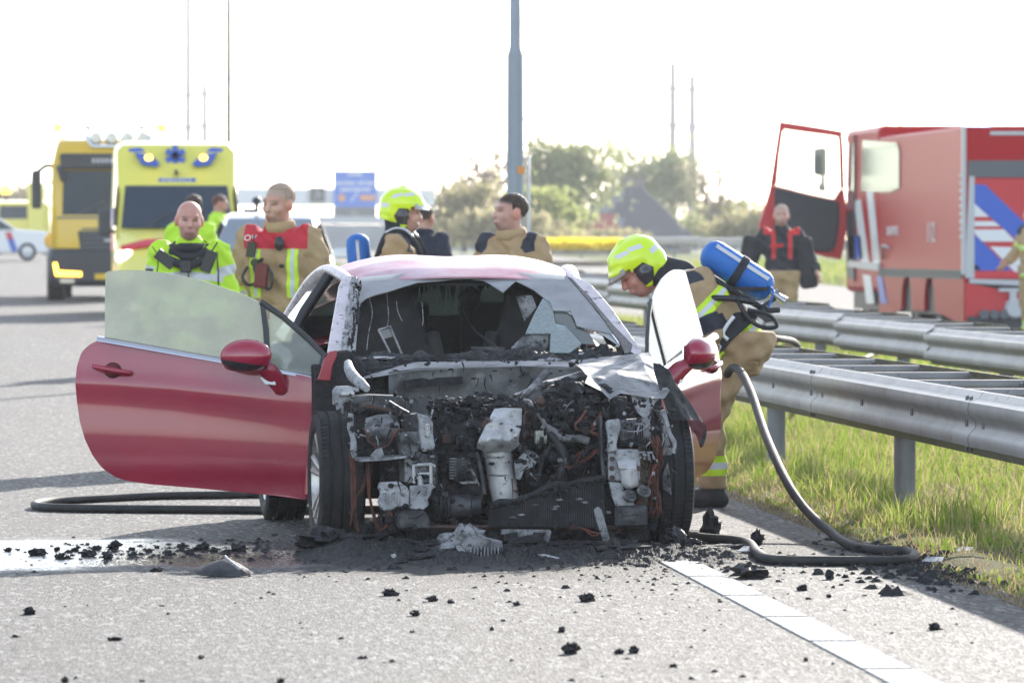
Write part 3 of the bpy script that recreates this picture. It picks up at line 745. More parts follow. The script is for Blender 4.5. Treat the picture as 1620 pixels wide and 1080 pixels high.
# seats, wheel, dash
def seat(x, y):
    s_ = MB()
    prof = [(.0, .24), (.12, .26), (.35, .255), (.52, .21), (.60, .15), (.70, .13), (.78, .115), (.81, .06)]
    A = []
    for d in (-.06, .06):
        row = []
        for t, w in prof: row += [(-w, d+t*.22+(.0 if d < 0 else 0), t)]
        for t, w in reversed(prof): row += [(w, d+t*.22, t)]
        A.append([(x+a, y+b, .42+c) for a, b, c in row])
    n = len(A[0]); s_.add(A[0]+A[1], [list(range(n)), list(range(2*n-1, n-1, -1))]+[(i, (i+1) % n, n+(i+1) % n, n+i) for i in range(n)])
    s_.bx(x-.25, x+.25, y-.48, y+.06, .34, .50)
    for sg in (-1, 1): s_.tube([(x+sg*.24, y-.08, .5), (x+sg*.245, y+.02, .8), (x+sg*.21, y+.08, 1.0)], .045, 8, 0, smooth=4)
    return s_.build('seat', 'seat_cloth', car, bevel=.025, smooth=50)
seat(-.37, 1.36); seat(.37, 1.36)
for sg in (-1, 1): MB().prism([(sg*.82, 1.9, .3), (sg*.82, 3.2, .35), (sg*.78, 3.2, .90), (sg*.82, 1.9, .92)], (sg*-.02, 0, 0)).build('inner_panel', 'interior', car)
mb = MB(); mb.bx(-.74, .74, 2.16, 2.30, .3, 1.08); mb.bx(-.7, .7, 2.31, 3.1, .86, .91)
for x in (-.33, .33): mb.box((x, 2.2, 1.0), (.5, .14, .3))
mb.build('rear_bench', 'interior', car, bevel=.03)
sw = [Vector((.37+.185*math.cos(t), .98+.05*math.sin(t), .83+.18*math.sin(t))) for t in np.linspace(0, 2*math.pi, 33)]
mb = MB(); mb.tube(sw, .014, 8, 0, caps=False)
for t in (.2, 2.94, 4.7): mb.tube([(.37, .99, .83), (.37+.18*math.cos(t), .98, .83+.18*math.sin(t))], .012, 6)
mb.ball((.37, .97, .83), (.06, .03, .06), 12); mb.build('steering_wheel', 'char', car, smooth=50)
plate('burnt_airbag', 'w', [(855, 395), (900, 350), (960, 332), (1020, 332), (1020, 375), (1005, 410), (870, 412)], .80, .02, 'burnt_metal', bevel=.01)
A = np.zeros((26, 90, 3))
for i, y in enumerate(np.linspace(.44, .98, 26)):
    for j, x in enumerate(np.linspace(-.72, .74, 90)):
        q = Vector((x*7, y*7, 1)); hgt = .845+.05*math.sin(math.pi*(i/25))+.035*noise.noise(q)+.03*noise.noise(q*2.6)+.018*noise.noise(q*6.5)+.02*smoothstep(-.2, .1, x)
        A[i, j] = (x, y, hgt)
MB().slab(A, (0, 0, -.15)).build('dashboard', 'char', car)
mb = MB()
for k in range(46):
    x = rr.uniform(-.62, .66); mb.lump((x, rr.uniform(.46, .62), .875+rr.uniform(-.012, .018)), (rr.uniform(.02, .075), rr.uniform(.015, .04), rr.uniform(.008, .024)), k, .6, 10, mi=0 if rr.random() < .8 else 1)
mb.build('dash_debris', ['char', 'ash_metal'], car)
MB().prism(trace('w', [(695, 388), (832, 390), (830, 402), (698, 400)], .5), (0, .03, 0)).build('dash_bracket', 'black_metal', car)
# white frame lying on the passenger seat
fr = [(310, 318), (358, 303), (408, 420), (368, 430)]
p4 = [CY('w', p, .95) for p in fr]
mb = MB(); mb.tube(p4+[p4[0]], .006, 6); mb.build('loose_frame', 'ash_metal', car)
MB().prism([CY('w', p, .953) for p in [(318, 322), (355, 311), (370, 345), (332, 356)]], (0, .003, 0)).build('loose_sheet', 'burnt_sheet', car)

# --- cowl, bonnet remnant, firewall
crumple('firewall', 'e', [[(300, 70), (420, 60), (700, 52), (1000, 48), (1130, 60)], [(300, 180), (600, 160), (850, 140), (1130, 140)], [(300, 300), (700, 260), (1130, 230)]], [.24, .30, .34], 'firewall', 50, 20, .022, 5, .004, seed=2)
plate('vent_slot', 'e', [(358, 110), (440, 98), (470, 104), (500, 97), (606, 92), (606, 122), (500, 132), (366, 146)], .205, .01, 'char_fine', bevel=0)
crumple('cowl_lip', 'e', [[(315, 56), (400, 34), (560, 30), (800, 28), (1075, 22)], [(190, 96), (318, 66), (410, 46), (700, 38), (900, 40), (1085, 52)], [(186, 104), (325, 82), (405, 68), (600, 60), (890, 50), (1085, 66)]], [.47, .30, .235], 'burnt_sheet', 70, 10, .010, 9, .004, seed=3)
plate('cowl_end', 'e', [(160, 60), (330, 50), (316, 60), (190, 98), (150, 100)], .40, .05, 'char')
crumple('bonnet_remnant', 'e', [[(1056, 28), (1130, 16), (1240, 8), (1330, 0), (1378, -6)], [(1085, 62), (1180, 62), (1290, 50), (1360, 40), (1412, 70)],
        [(1122, 84), (1190, 104), (1240, 92), (1320, 110), (1400, 112), (1445, 116)], [(1112, 116), (1180, 150), (1214, 186), (1258, 160), (1330, 172), (1400, 184), (1440, 182), (1462, 150)]],
        [.46, .18, -.10, -.33], 'burnt_sheet', 70, 40, .05, 5, .004, seed=4, bulge=.03)
crumple('melted_edge', 'b', [[(1165, 290), (1260, 300), (1380, 306)], [(1175, 350), (1210, 400), (1255, 440), (1290, 400), (1335, 350)], [(1185, 370), (1230, 440), (1268, 478), (1300, 420), (1320, 380)]], [-.30, -.31, -.31], 'ash_metal', 24, 10, .012, 14, .003, seed=7)

# --- engine and the front frame, traced piece by piece
mb = MB(); mb.bx(-.56, .60, -.30, .25, .24, .60); mb.build('engine_block', 'char', car, bevel=.03)
MB().bx(-.60, .56, -.30, -.12, .11, .27).build('subframe', 'char', car, bevel=.02)
MB().bx(-.66, .66, 3.10, 3.34, .20, .45).build('rear_valance', 'interior', car, bevel=.02)
MB().prism(trace('e', [(510, 240), (720, 235), (720, 400), (690, 640), (505, 640)], -.32), (0, .3, 0)).build('timing_cover', 'black_metal', car, bevel=.02)
MB().prism(trace('e', [(860, 390), (1180, 360), (1180, 560), (900, 590), (840, 560)], -.30), (0, .3, 0)).build('gearbox', 'char_shiny', car, bevel=.03)
mb = MB()
for k in range(58):
    x = rr.uniform(470, 880); yy = 178+rr.random()*75+20*abs((x-700)/200)
    mb.lump(CY('e', (x, yy), rr.uniform(-.36, -.02)), (rr.uniform(.02, .06), rr.uniform(.02, .05), rr.uniform(.012, .034)), k, .65, 14, 2.2)
mb.build('melted_cover', 'char', car)
mb = MB()
for k in range(44):
    mb.lump(CY('e', (rr.uniform(990, 1195), rr.uniform(130, 380)), rr.uniform(-.42, -.15)), (rr.uniform(.03, .07), .05, rr.uniform(.02, .06)), k+40, .6, 14, 2.0)
mb.build('melted_fuse_box', 'char', car)
mb = MB()
for k in range(40):
    mb.lump(CY('e', (rr.uniform(480, 1200), rr.uniform(380, 700)), rr.uniform(-.30, -.18)), (rr.uniform(.03, .07), .05, rr.uniform(.02, .05)), k+80, .6, 12, 2.0)
mb.build('charred_parts', 'char_shiny', car)
# left side
plate('wing_bracket', 'a', [(190, 180), (300, 175), (390, 195), (396, 225), (352, 236), (350, 322), (262, 322), (248, 432), (230, 380), (195, 400), (188, 340), (160, 350), (158, 220)], -.34, .06, 'ash_metal')
plate('wing_bracket', 'a', [(225, 230), (350, 228), (352, 262), (230, 264)], -.38, .06, 'bare_alu')
pipe('bracket_arm', 'a', [(292, -30), (305, 30), (345, 95), (410, 155), (465, 200)], [.12, 0, -.12, -.22, -.28], [.020, .026, .028, .026, .018], 'ash_metal')
plate('lamp_frame', 'a', [(300, 425), (345, 432), (340, 560), (372, 690), (376, 815), (340, 840), (318, 780), (322, 660), (288, 560)], -.58, .035, 'ash_metal')
plate('lamp_housing', 'a', [(355, 278), (500, 258), (760, 268), (822, 300), (815, 430), (740, 452), (420, 402), (358, 432)], -.42, .22, 'black_metal', bevel=.012)
plate('lamp_back', 'a', [(350, 400), (800, 400), (800, 820), (400, 850), (340, 700)], -.34, .10, 'char', bevel=.01)
crumple('lamp_reflector', 'a', [[(455, 470), (560, 440), (660, 430), (745, 450)], [(445, 560), (560, 540), (680, 520), (765, 560)], [(460, 650), (560, 660), (650, 650), (735, 620)], [(520, 725), (570, 742), (630, 742), (690, 700)]], [-.48, -.53, -.53, -.47], 'burnt_metal', 22, 16, .012, 12, .004, bulge=.05, seed=9)
pipe('lamp_rod', 'a', [(660, 325), (740, 375), (840, 430)], [-.50, -.49, -.46], .012, 'black_metal')
pipe('loom', 'a', [(420, 400), (440, 360), (520, 365), (610, 385), (700, 415), (780, 435)], -.52, .013, 'rust')
plate('junction_box', 'a', [(738, 602), (778, 594), (955, 592), (966, 812), (790, 818), (770, 700)], -.54, .14, 'burnt_metal', bevel=.008)
plate('relay_box', 'a', [(790, 442), (800, 420), (830, 436), (920, 432), (935, 415), (946, 440), (946, 592), (800, 598)], -.50, .16, 'black_metal', bevel=.008)
plate('upright_bracket', 'a', [(935, 428), (985, 440), (1030, 448), (1046, 480), (1072, 505), (1074, 620), (1092, 742), (1062, 772), (1020, 765), (1000, 792), (968, 745), (946, 600), (948, 500)], -.64, .07, 'ash_metal', bevel=.008)
plate('bracket_rib', 'a', [(1000, 520), (1040, 520), (1046, 600), (1035, 660), (1005, 640)], -.655, .02, 'bare_alu', bevel=.006)
plate('lamp_tray', 'a', [(392, 846), (600, 838), (886, 810), (886, 826), (640, 856), (402, 870)], -.62, .28, 'ash_metal', bevel=0)
plate('ash_flake', 'a', [(495, 812), (548, 758), (600, 738), (622, 802), (562, 862), (530, 832)], -.66, .006, 'ash_metal', bevel=0)
plate('crash_box', 'c', [(862, 12), (1000, -8), (1142, 12), (1146, 236), (870, 238)], -.60, .24, 'burnt_metal', bevel=.006)
mb = MB()
for pth in ([(938, 84), (1088, 76), (1130, 96)], [(1088, 80), (1090, 240)], [(940, 84), (945, 238)], [(978, 160), (1085, 158)]):
    mb.tube([CY('c', p, -.615) for p in pth], .008, 6)
mb.tube([CY('c', p, -.62) for p in [(985, 180), (1000, 215), (998, 262)]], .014, 8); mb.build('crash_box_frame', 'bare_alu', car, smooth=50)
mb = MB()
for p in ((1120, 45), (1122, 125), (1118, 212)): mb.lathe([(0, .012), (-.012, .012), (-.014, 0)], CY('c', p, -.60), 'y', 10)
mb.build('bolt', 'bolt', car, smooth=40)
cu = plate('control_unit', 'c', [(655, 232), (830, 224), (846, 250), (880, 262), (906, 310), (900, 438), (800, 440), (760, 466), (690, 474), (666, 462), (660, 430), (642, 420), (645, 370), (662, 350), (660, 300), (640, 285)], -.66, .06, 'ash_metal', bevel=.008)
mb = MB()
for pth in ([(680, 322), (712, 325), (716, 398)], [(748, 400), (748, 330), (765, 314), (790, 318), (796, 398), (815, 402), (818, 335), (835, 316), (862, 322), (872, 360)], [(755, 250), (840, 248)]):
    mb.tube([CY('c', p, -.662) for p in pth], .006, 6, 0, smooth=4)
mb.build('cast_rib', 'ash_metal', cu, smooth=50)
plate('mount_plate', 'c', [(908, 262), (1140, 238), (1136, 270), (1100, 292), (1090, 340), (1062, 376), (1072, 428), (1022, 470), (905, 458)], -.645, .03, 'ash_metal', bevel=.005)
plate('lower_mount', 'c', [(802, 482), (850, 470), (1040, 468), (1082, 560), (1082, 640), (820, 642), (804, 570)], -.66, .14, 'black_metal', bevel=.012)
plate('mount_slot', 'c', [(925, 585), (965, 585), (972, 608), (930, 610)], -.666, .004, 'char_fine', bevel=0)
plate('mount_rib', 'c', [(890, 478), (1010, 476), (1030, 500), (970, 540), (900, 545)], -.672, .01, 'black_metal', bevel=.008)
plate('cross_beam', 'e', [(375, 700), (470, 704), (520, 708), (1240, 712), (1370, 706), (1370, 722), (380, 724)], -.60, .07, 'rust', bevel=.006)
# middle
crumple('heat_shield', 'e', [[(738, 226), (770, 222), (852, 226)], [(700, 290), (770, 300), (848, 300)], [(672, 360), (760, 352), (838, 352)], [(664, 386), (700, 404), (770, 404), (812, 400), (842, 372)]], [-.47, -.51, -.53, -.50], 'bare_alu', 40, 34, .024, 13, .004, bulge=.055, seed=12)
mb = MB(); [mb.tube([CY('e', (752+.9*k*.2-70+140*t, 420+k+6*math.sin(math.pi*t)), -.42-.07*math.sin(math.pi*t)) for t in np.linspace(.04, .96, 12)], .005, 6) for k in (0, 75)]; mb.build('catalyst_band', 'burnt_metal', car, smooth=True)
MB().tube([CY('e', (746, 392), -.42), CY('e', (756, 450), -.42), CY('e', (772, 545), -.42), CY('e', (786, 612), -.42)], [.066, .068, .068, .064], 28, 0).build('catalyst', 'bare_alu', car, smooth=50)
MB().tube([CY('e', (690, 300), -.50), CY('e', (712, 268), -.53)], .013, 8).build('shield_bolt', 'rust', car, smooth=50); MB().tube([CY('e', (768, 380), -.54), CY('e', (768, 380), -.56)], .010, 8).build('shield_bolt', 'rust', car, smooth=50)
alt = MB().prism(trace('c', [(1240, 15), (1420, 5), (1440, 205), (1250, 215)], -.44), (0, .18, 0)).build('alternator', 'black_metal', car, bevel=.02)
mb = MB()
for k in range(8):
    yy = 28+k*24
    mb.box((CY('c', (1275, yy), -.452)), (.034, .02, .006)); mb.box((CY('c', (1385, yy), -.452)), (.036, .02, .006))
mb.build('cooling_fin', 'burnt_metal', alt)
plate('alternator_ash', 'c', [(1325, 230), (1370, 214), (1480, 226), (1490, 238), (1360, 248)], -.47, .05, 'ash_metal')
mb = MB(); c0 = CY('c', (1240, 430), -.42); mb.lathe([(0, .0), (0, .055), (.02, .062), (.10, .064), (.105, .058), (.15, .058), (.152, 0)], c0, 'x', 28)
mb.lathe([(-.05, .0), (-.05, .072), (-.04, .075), (-.035, .068), (-.028, .075), (-.02, .068), (-.012, .075), (-.002, .072), (-.002, 0)], c0, 'x', 28); mb.build('compressor', 'black_metal', car, smooth=40)
pipe('engine_strut', 'c', [(1400, 30), (1440, 130), (1480, 240)], -.46, .010, 'burnt_metal')
pipe('engine_strut', 'c', [(1480, -20), (1520, 150), (1545, 330)], -.47, .012, 'black_metal')
mb = MB()
for k in range(10): mb.lump(CY('b', (rr.uniform(395, 530), rr.uniform(330, 590)), rr.uniform(-.46, -.36)), (.022, .03, .025), k+7, .5, 12)
mb.build('turbo_remains', 'rust', car, smooth=40)
pipe('oil_pipe', 'b', [(395, 330), (440, 345), (470, 400), (520, 450), (545, 500), (530, 530)], -.50, .011, 'burnt_metal')
pipe('oil_pipe', 'b', [(400, 600), (398, 520), (410, 430), (440, 410), (490, 440)], -.49, .008, 'rust')
mb = MB(); c0 = CY('b', (480, 592), -.50); mb.lathe([(0, 0), (0, .030), (.006, .034), (.012, .030), (.02, .035), (.028, .030), (.036, .035), (.044, .030), (.052, .034), (.056, 0)], c0, 'x', 24)
mb.build('pressure_canister', mat('pale_canister', (.42, .44, .36), .5, var=(.2, .2, .17), vs=30), car, smooth=40)
for pth, r_, mm in (([(375, 640), (400, 690), (460, 720), (500, 760)], .018, 'burnt_metal'), ([(400, 740), (410, 800), (440, 860), (520, 860)], .017, 'black_metal'), ([(550, 515), (620, 555), (700, 600), (790, 600), (860, 620)], .020, 'burnt_metal'),
                    ([(575, 560), (640, 640), (685, 730), (670, 830), (660, 900)], .026, 'black_metal'), ([(600, 620), (560, 700), (520, 800), (500, 880)], .016, 'char_shiny')):
    pipe('coolant_hose', 'b', pth, -.46, r_, mm)
plate('engine_bracket', 'b', [(332, 775), (400, 702), (492, 768), (470, 800), (400, 830), (378, 895), (345, 890)], -.50, .02, 'ash_metal')
plate('engine_bracket', 'b', [(605, 455), (640, 470), (650, 520), (612, 505)], -.42, .02, 'burnt_metal')
plate('engine_bracket', 'a', [(1275, 630), (1400, 620), (1415, 715), (1280, 720)], -.40, .05, 'black_metal')
plate('engine_bracket', 'a', [(1155, 620), (1235, 620), (1235, 700), (1160, 700)], -.40, .06, 'rust')
for p0, p1, r_ in (((330, 300), (560, 195), .010), ((400, 305), (565, 128), .018), ((500, 240), (700, 225), .018), ((530, 215), (840, 130), .014), ((560, 205), (860, 150), .010)):
    pipe('wiper_linkage', 'b', [p0, ((p0[0]+p1[0])/2, (p0[1]+p1[1])/2+3), p1], [-.12, .0, .10], r_, 'burnt_metal', sm=3)
for k, pth in enumerate(([(840, 400), (800, 470), (765, 500), (780, 540), (850, 550), (910, 520)], [(860, 545), (920, 580), (965, 600), (920, 650), (850, 680), (790, 730), (770, 790)], [(960, 420), (930, 470), (890, 520)], [(940, 640), (880, 720), (800, 780)], [(700, 800), (740, 810), (790, 770)])):
    wires('burnt_loom', 'b', pth, -.50, 5, .0045, .006, 'copper', k+1)
rad = MB().prism(trace('d', [(72, 372), (180, 350), (300, 305), (420, 262), (560, 230), (720, 190), (880, 152), (890, 516), (58, 512)], -.64), (0, .045, 0)).build('radiator', mat('radiator_core', (.045, .045, .05), .6, var=(.02, .02, .022), vs=8, bump=1, bs=230, var2=(.30, .28, .25), v2s=7, v2a=.62, v2b=.72), car, bevel=.003)
mb = MB()
for k in range(64):
    x = 80+k*12.6; yt = np.interp(x, [72, 300, 560, 880], [372, 305, 232, 154])+8
    mb.prism(trace('d', [(x, yt), (x+3.2, yt), (x+3.2, 505), (x, 505)], -.646), (0, .006, 0))
mb.build('fin', 'black_metal', rad)
mb = MB(); mb.tube([CY('d', p, -.64) for p in [(70, 372), (140, 340), (260, 325), (400, 270), (520, 215), (640, 205), (760, 180), (880, 165)]], [.016, .022, .012, .018, .022, .014, .018, .02], 10, 0, smooth=6)
for k in range(20): t = rr.random(); mb.lump(CY('d', (90+780*t, np.interp(t, [0, .3, 1], [350, 315, 165])+rr.uniform(-12, 14)), -.65), (.02, .014, rr.uniform(.006, .018)), k, .6, 9)
mb.build('radiator_tank', 'char', rad)
for k in range(9):
    x = rr.uniform(100, 850); yy = np.interp(x, [72, 880], [430, 260])+rr.uniform(-30, 60)
    MB().prism(trace('d', [(x, yy), (x+40, yy-8), (x+60, yy+6), (x+20, yy+12)], -.652), (0, .002, 0)).build('bent_fin_patch', 'burnt_metal', rad)
plate('lower_panel', 'd', [(145, 526), (500, 530), (506, 548), (490, 622), (350, 628), (310, 630), (150, 588)], -.68, .015, 'burnt_metal')
plate('panel_hole', 'd', [(375, 550), (448, 550), (446, 604), (378, 604)], -.684, .003, 'char_fine', bevel=0)
plate('panel_hole', 'd', [(238, 546), (266, 546), (264, 600), (240, 600)], -.684, .003, 'char_fine', bevel=0)
plate('undertray', 'e', [(260, 722), (1380, 724), (1380, 770), (260, 775)], -.40, .02, 'char', bevel=0)
# right side
plate('crash_box', 'd', [(912, -40), (1130, -40), (1140, 60), (1136, 182), (915, 184)], -.62, .2, 'ash_metal', bevel=.006)
crumple('crash_pad', 'd', [[(975, 36), (1040, 28), (1108, 34)], [(985, 85), (1045, 80), (1112, 86)], [(995, 110), (1050, 105), (1118, 112)], [(1008, 200), (1060, 225), (1126, 210)], [(1030, 235), (1065, 242), (1110, 225)]], [-.63, -.66, -.655, -.66, -.63], 'bare_alu', 16, 22, .005, 16, .01, bulge=.035, seed=5)
mb = MB()
for p in ((937, 24), (937, 158), (932, 92), (1128, 92)): mb.lathe([(0, .012), (-.010, .012), (-.012, 0)], CY('d', p, -.62), 'y', 10)
mb.build('bolt', 'rust', car, smooth=40)
plate('horn_bracket', 'b', [(985, 490), (1010, 470), (1086, 462), (1094, 525), (1072, 590), (1060, 650), (1068, 690), (1000, 702), (1004, 600)], -.64, .05, 'ash_metal', bevel=.006)
plate('frame_rail', 'b', [(940, 445), (958, 440), (965, 720), (985, 900), (960, 900), (944, 700)], -.60, .06, 'black_metal')
plate('frame_plate', 'd', [(915, 190), (1010, 196), (1036, 300), (1100, 340), (1096, 362), (970, 372), (940, 300)], -.63, .03, 'ash_metal')
for p in ((1058, 298), (1160, 268)):
    mb = MB(); mb.lathe([(0, 0), (0, .030), (-.006, .034), (-.016, .034), (-.02, .026), (-.03, .020), (-.032, .010), (-.045, .010), (-.046, 0)], (0, 0, 0), 'y', 24)
    o = mb.build('horn', 'burnt_metal', car, smooth=40); o.location = CY('d', p, -.64); o.rotation_euler = (R(-38), 0, R(12))
plate('lower_mount', 'd', [(960, 368), (990, 358), (1180, 356), (1194, 380), (1196, 512), (960, 516)], -.66, .12, 'black_metal', bevel=.012)
plate('mount_slot', 'd', [(1060, 468), (1110, 468), (1112, 484), (1062, 486)], -.667, .003, 'char_fine', bevel=0)
plate('mount_rib', 'd', [(1000, 378), (1120, 374), (1130, 420), (1010, 440)], -.668, .006, 'black_metal', bevel=.006)
plate('lamp_frame', 'b', [(1372, 405), (1408, 392), (1432, 480), (1452, 560), (1490, 622), (1482, 712), (1455, 704), (1462, 640), (1425, 570), (1400, 470)], -.56, .03, 'ash_metal')
plate('lamp_frame', 'b', [(1368, 400), (1390, 520), (1400, 640), (1380, 720), (1450, 720), (1456, 700), (1420, 560)], -.50, .03, 'burnt_metal')
plate('lamp_back', 'b', [(1085, 470), (1300, 458), (1310, 622), (1090, 628)], -.44, .14, 'burnt_metal', bevel=.01)
for k in range(4): plate('lamp_vent', 'b', [(1190+k*16, 505), (1200+k*16, 505), (1202+k*16, 600), (1192+k*16, 600)], -.446, .004, 'char_fine', bevel=0)
plate('lamp_shelf', 'b', [(1075, 625), (1310, 620), (1312, 650), (1080, 655)], -.50, .2, 'char')
mb = MB()
for p in ([(1150, 715), (1230, 700), (1310, 700), (1328, 750)], [(1255, 705), (1258, 752)], [(1285, 705), (1290, 755)], [(1180, 720), (1235, 740)]): mb.tube([CY('b', q, -.55) for q in p], .006, 6)
mb.build('lamp_clip', 'ash_metal', car, smooth=50)
pipe('bare_wire', 'b', [(1050, 512), (1100, 538), (1170, 550), (1240, 540), (1285, 500), (1302, 440)], -.60, .0028, 'ash_metal', 5)
plate('wheel_shield', 'd', [(1288, 150), (1335, 50), (1348, 120), (1362, 285), (1300, 240)], -.36, .01, 'burnt_metal')
wires('burnt_loom', 'd', [(1250, -120), (1262, -20), (1255, 60), (1230, 160), (1245, 300), (1240, 430)], -.50, 26, .0026, .022, 'copper', 21)
wires('burnt_loom', 'd', [(1250, 60), (1205, 160), (1190, 240), (1130, 330), (1080, 430), (1030, 500), (960, 560)], -.60, 5, .0035, .006, 'copper', 22)
wires('burnt_loom', 'd', [(640, 512), (720, 525), (800, 560), (860, 548)], -.69, 3, .004, .01, 'copper', 23)
wires('burnt_loom', 'c', [(395, -60), (405, 60), (425, 220), (430, 380), (425, 480), (405, 600)], -.52, 6, .0032, .009, 'copper', 24)
wires('burnt_loom', 'c', [(425, 480), (455, 560), (470, 650)], -.52, 3, .0028, .008, 'copper', 25)
wires('burnt_loom', 'c', [(555, 60), (560, 200), (560, 340), (590, 470), (620, 590), (660, 640), (710, 590)], -.54, 5, .0036, .007, 'copper', 26)
wires('burnt_loom', 'c', [(550, 100), (530, 240), (470, 340), (440, 400)], -.53, 3, .0025, .006, 'copper', 27)
wires('burnt_loom', 'a', [(440, 570), (480, 650), (520, 720), (560, 750)], -.58, 4, .003, .008, 'copper', 28)
wires('burnt_loom', 'a', [(560, 745), (640, 735), (690, 680), (720, 600), (800, 575)], -.60, 3, .003, .006, 'copper', 29)
wires('burnt_loom', 'c', [(730, 475), (735, 510), (700, 535)], -.62, 3, .005, .006, 'copper', 30)
# drips, shreds and crusts left by melted plastic, too small to pick apart
def litter(name, z, box, y0, y1, n, m, seed, smin=.004, smax=.022):
    r = random.Random(seed); mb = MB()
    for k in range(n):
        p = CY(z, (r.uniform(box[0], box[2]), r.uniform(box[1], box[3])), r.uniform(y0, y1)); t = r.random()
        if t < .45: mb.lump(p, (r.uniform(smin, smax), r.uniform(.004, .014), r.uniform(smin, smax*.7)), k+seed*100, .8, 8, 2.2)
        elif t < .75:
            d = Vector((r.gauss(0, .02), r.gauss(0, .01), -abs(r.gauss(0, .035))-.01)); mb.tube([p, p+d*.5+Vector((r.gauss(0, .006), 0, 0)), p+d], [.0045, .003, .001], 5)
        else:
            a, b = Vector((r.gauss(0, 1), r.gauss(0, .4), r.gauss(0, 1))).normalized(), Vector((r.gauss(0, 1), r.gauss(0, .4), r.gauss(0, 1))).normalized(); s_ = r.uniform(smin, smax)*1.2
            mb.prism([p, p+a*s_, p+a*s_*.7+b*s_*.8, p+b*s_*.6], (0, .003, 0))
    o = mb.build(name, m, car); o['kind'] = 'stuff'; return o
litter('melted_drips', 'a', (300, 250, 1100, 850), -.66, -.5, 90, 'char', 1)
litter('ash_flakes', 'a', (300, 300, 1100, 850), -.67, -.55, 22, 'ash_metal', 2, .003, .012)
litter('melted_drips', 'e', (480, 190, 760, 640), -.50, -.36, 190, 'char', 3, .006, .03)
litter('ash_flakes', 'e', (480, 180, 720, 640), -.50, -.38, 34, 'burnt_metal', 4, .004, .016)
litter('melted_drips', 'e', (840, 190, 1200, 560), -.56, -.40, 200, 'char', 5, .006, .03)
litter('ash_flakes', 'e', (840, 150, 1200, 560), -.54, -.42, 36, 'burnt_metal', 6, .004, .018)
litter('melted_drips', 'e', (1190, 180, 1480, 700), -.66, -.45, 110, 'char', 7, .005, .022)
litter('ash_flakes', 'e', (1190, 200, 1480, 680), -.68, -.5, 24, 'ash_metal', 8, .003, .014)
litter('melted_drips', 'c', (640, -60, 1150, 660), -.70, -.6, 70, 'char', 9, .004, .018)
litter('melted_drips', 'e', (180, 20, 1100, 110), .18, .40, 90, 'char', 10, .004, .018)
litter('melted_drips', 'e', (300, 690, 1400, 780), -.66, -.45, 130, 'char', 11, .006, .03)
litter('rust_flakes', 'e', (500, 190, 1400, 700), -.58, -.4, 50, 'rust', 12, .003, .010)
# torn wheel-arch liner, right
crumple('arch_liner', 'r', [[(200, 505), (228, 512), (258, 530), (282, 580), (306, 610), (335, 650), (372, 708)], [(214, 560), (240, 590), (262, 640), (290, 660), (318, 690), (356, 726)], [(232, 620), (250, 665), (262, 695), (290, 698), (318, 698), (338, 730)]],
        [-.12, -.20, -.24], 'char', 34, 18, .022, 12, .008, seed=15)
crumple('liner_tip', 'r', [[(316, 698), (345, 700), (375, 708)], [(326, 720), (350, 730), (380, 745)], [(350, 755), (362, 770), (378, 768)], [(362, 792), (365, 796), (370, 790)]], [-.24, -.25, -.25, -.25], 'red_dark', 14, 12, .008, 20, .008, seed=16)
crumple('liner_tip', 'r', [[(372, 706), (380, 720)], [(378, 745), (384, 750)], [(362, 775), (372, 792)]], [-.262, -.262, -.262], 'char_shiny', 6, 10, .006, 20, .008, seed=17)
plate('hinge_pillar', 'w', [(100, 412), (190, 400), (235, 440), (262, 470), (262, 560), (130, 600), (112, 500)], .36, .1, 'char', bevel=.01)
plate('wing_stub', 'w', [(58, 525), (84, 442), (108, 408), (140, 402), (138, 428), (120, 470), (112, 530)], .30, .02, 'red_paint', bevel=.004)
plate('wing_stub', 'e', [(40, 240), (128, 235), (132, 335), (45, 338)], .10, .03, 'red_dark', bevel=.004)

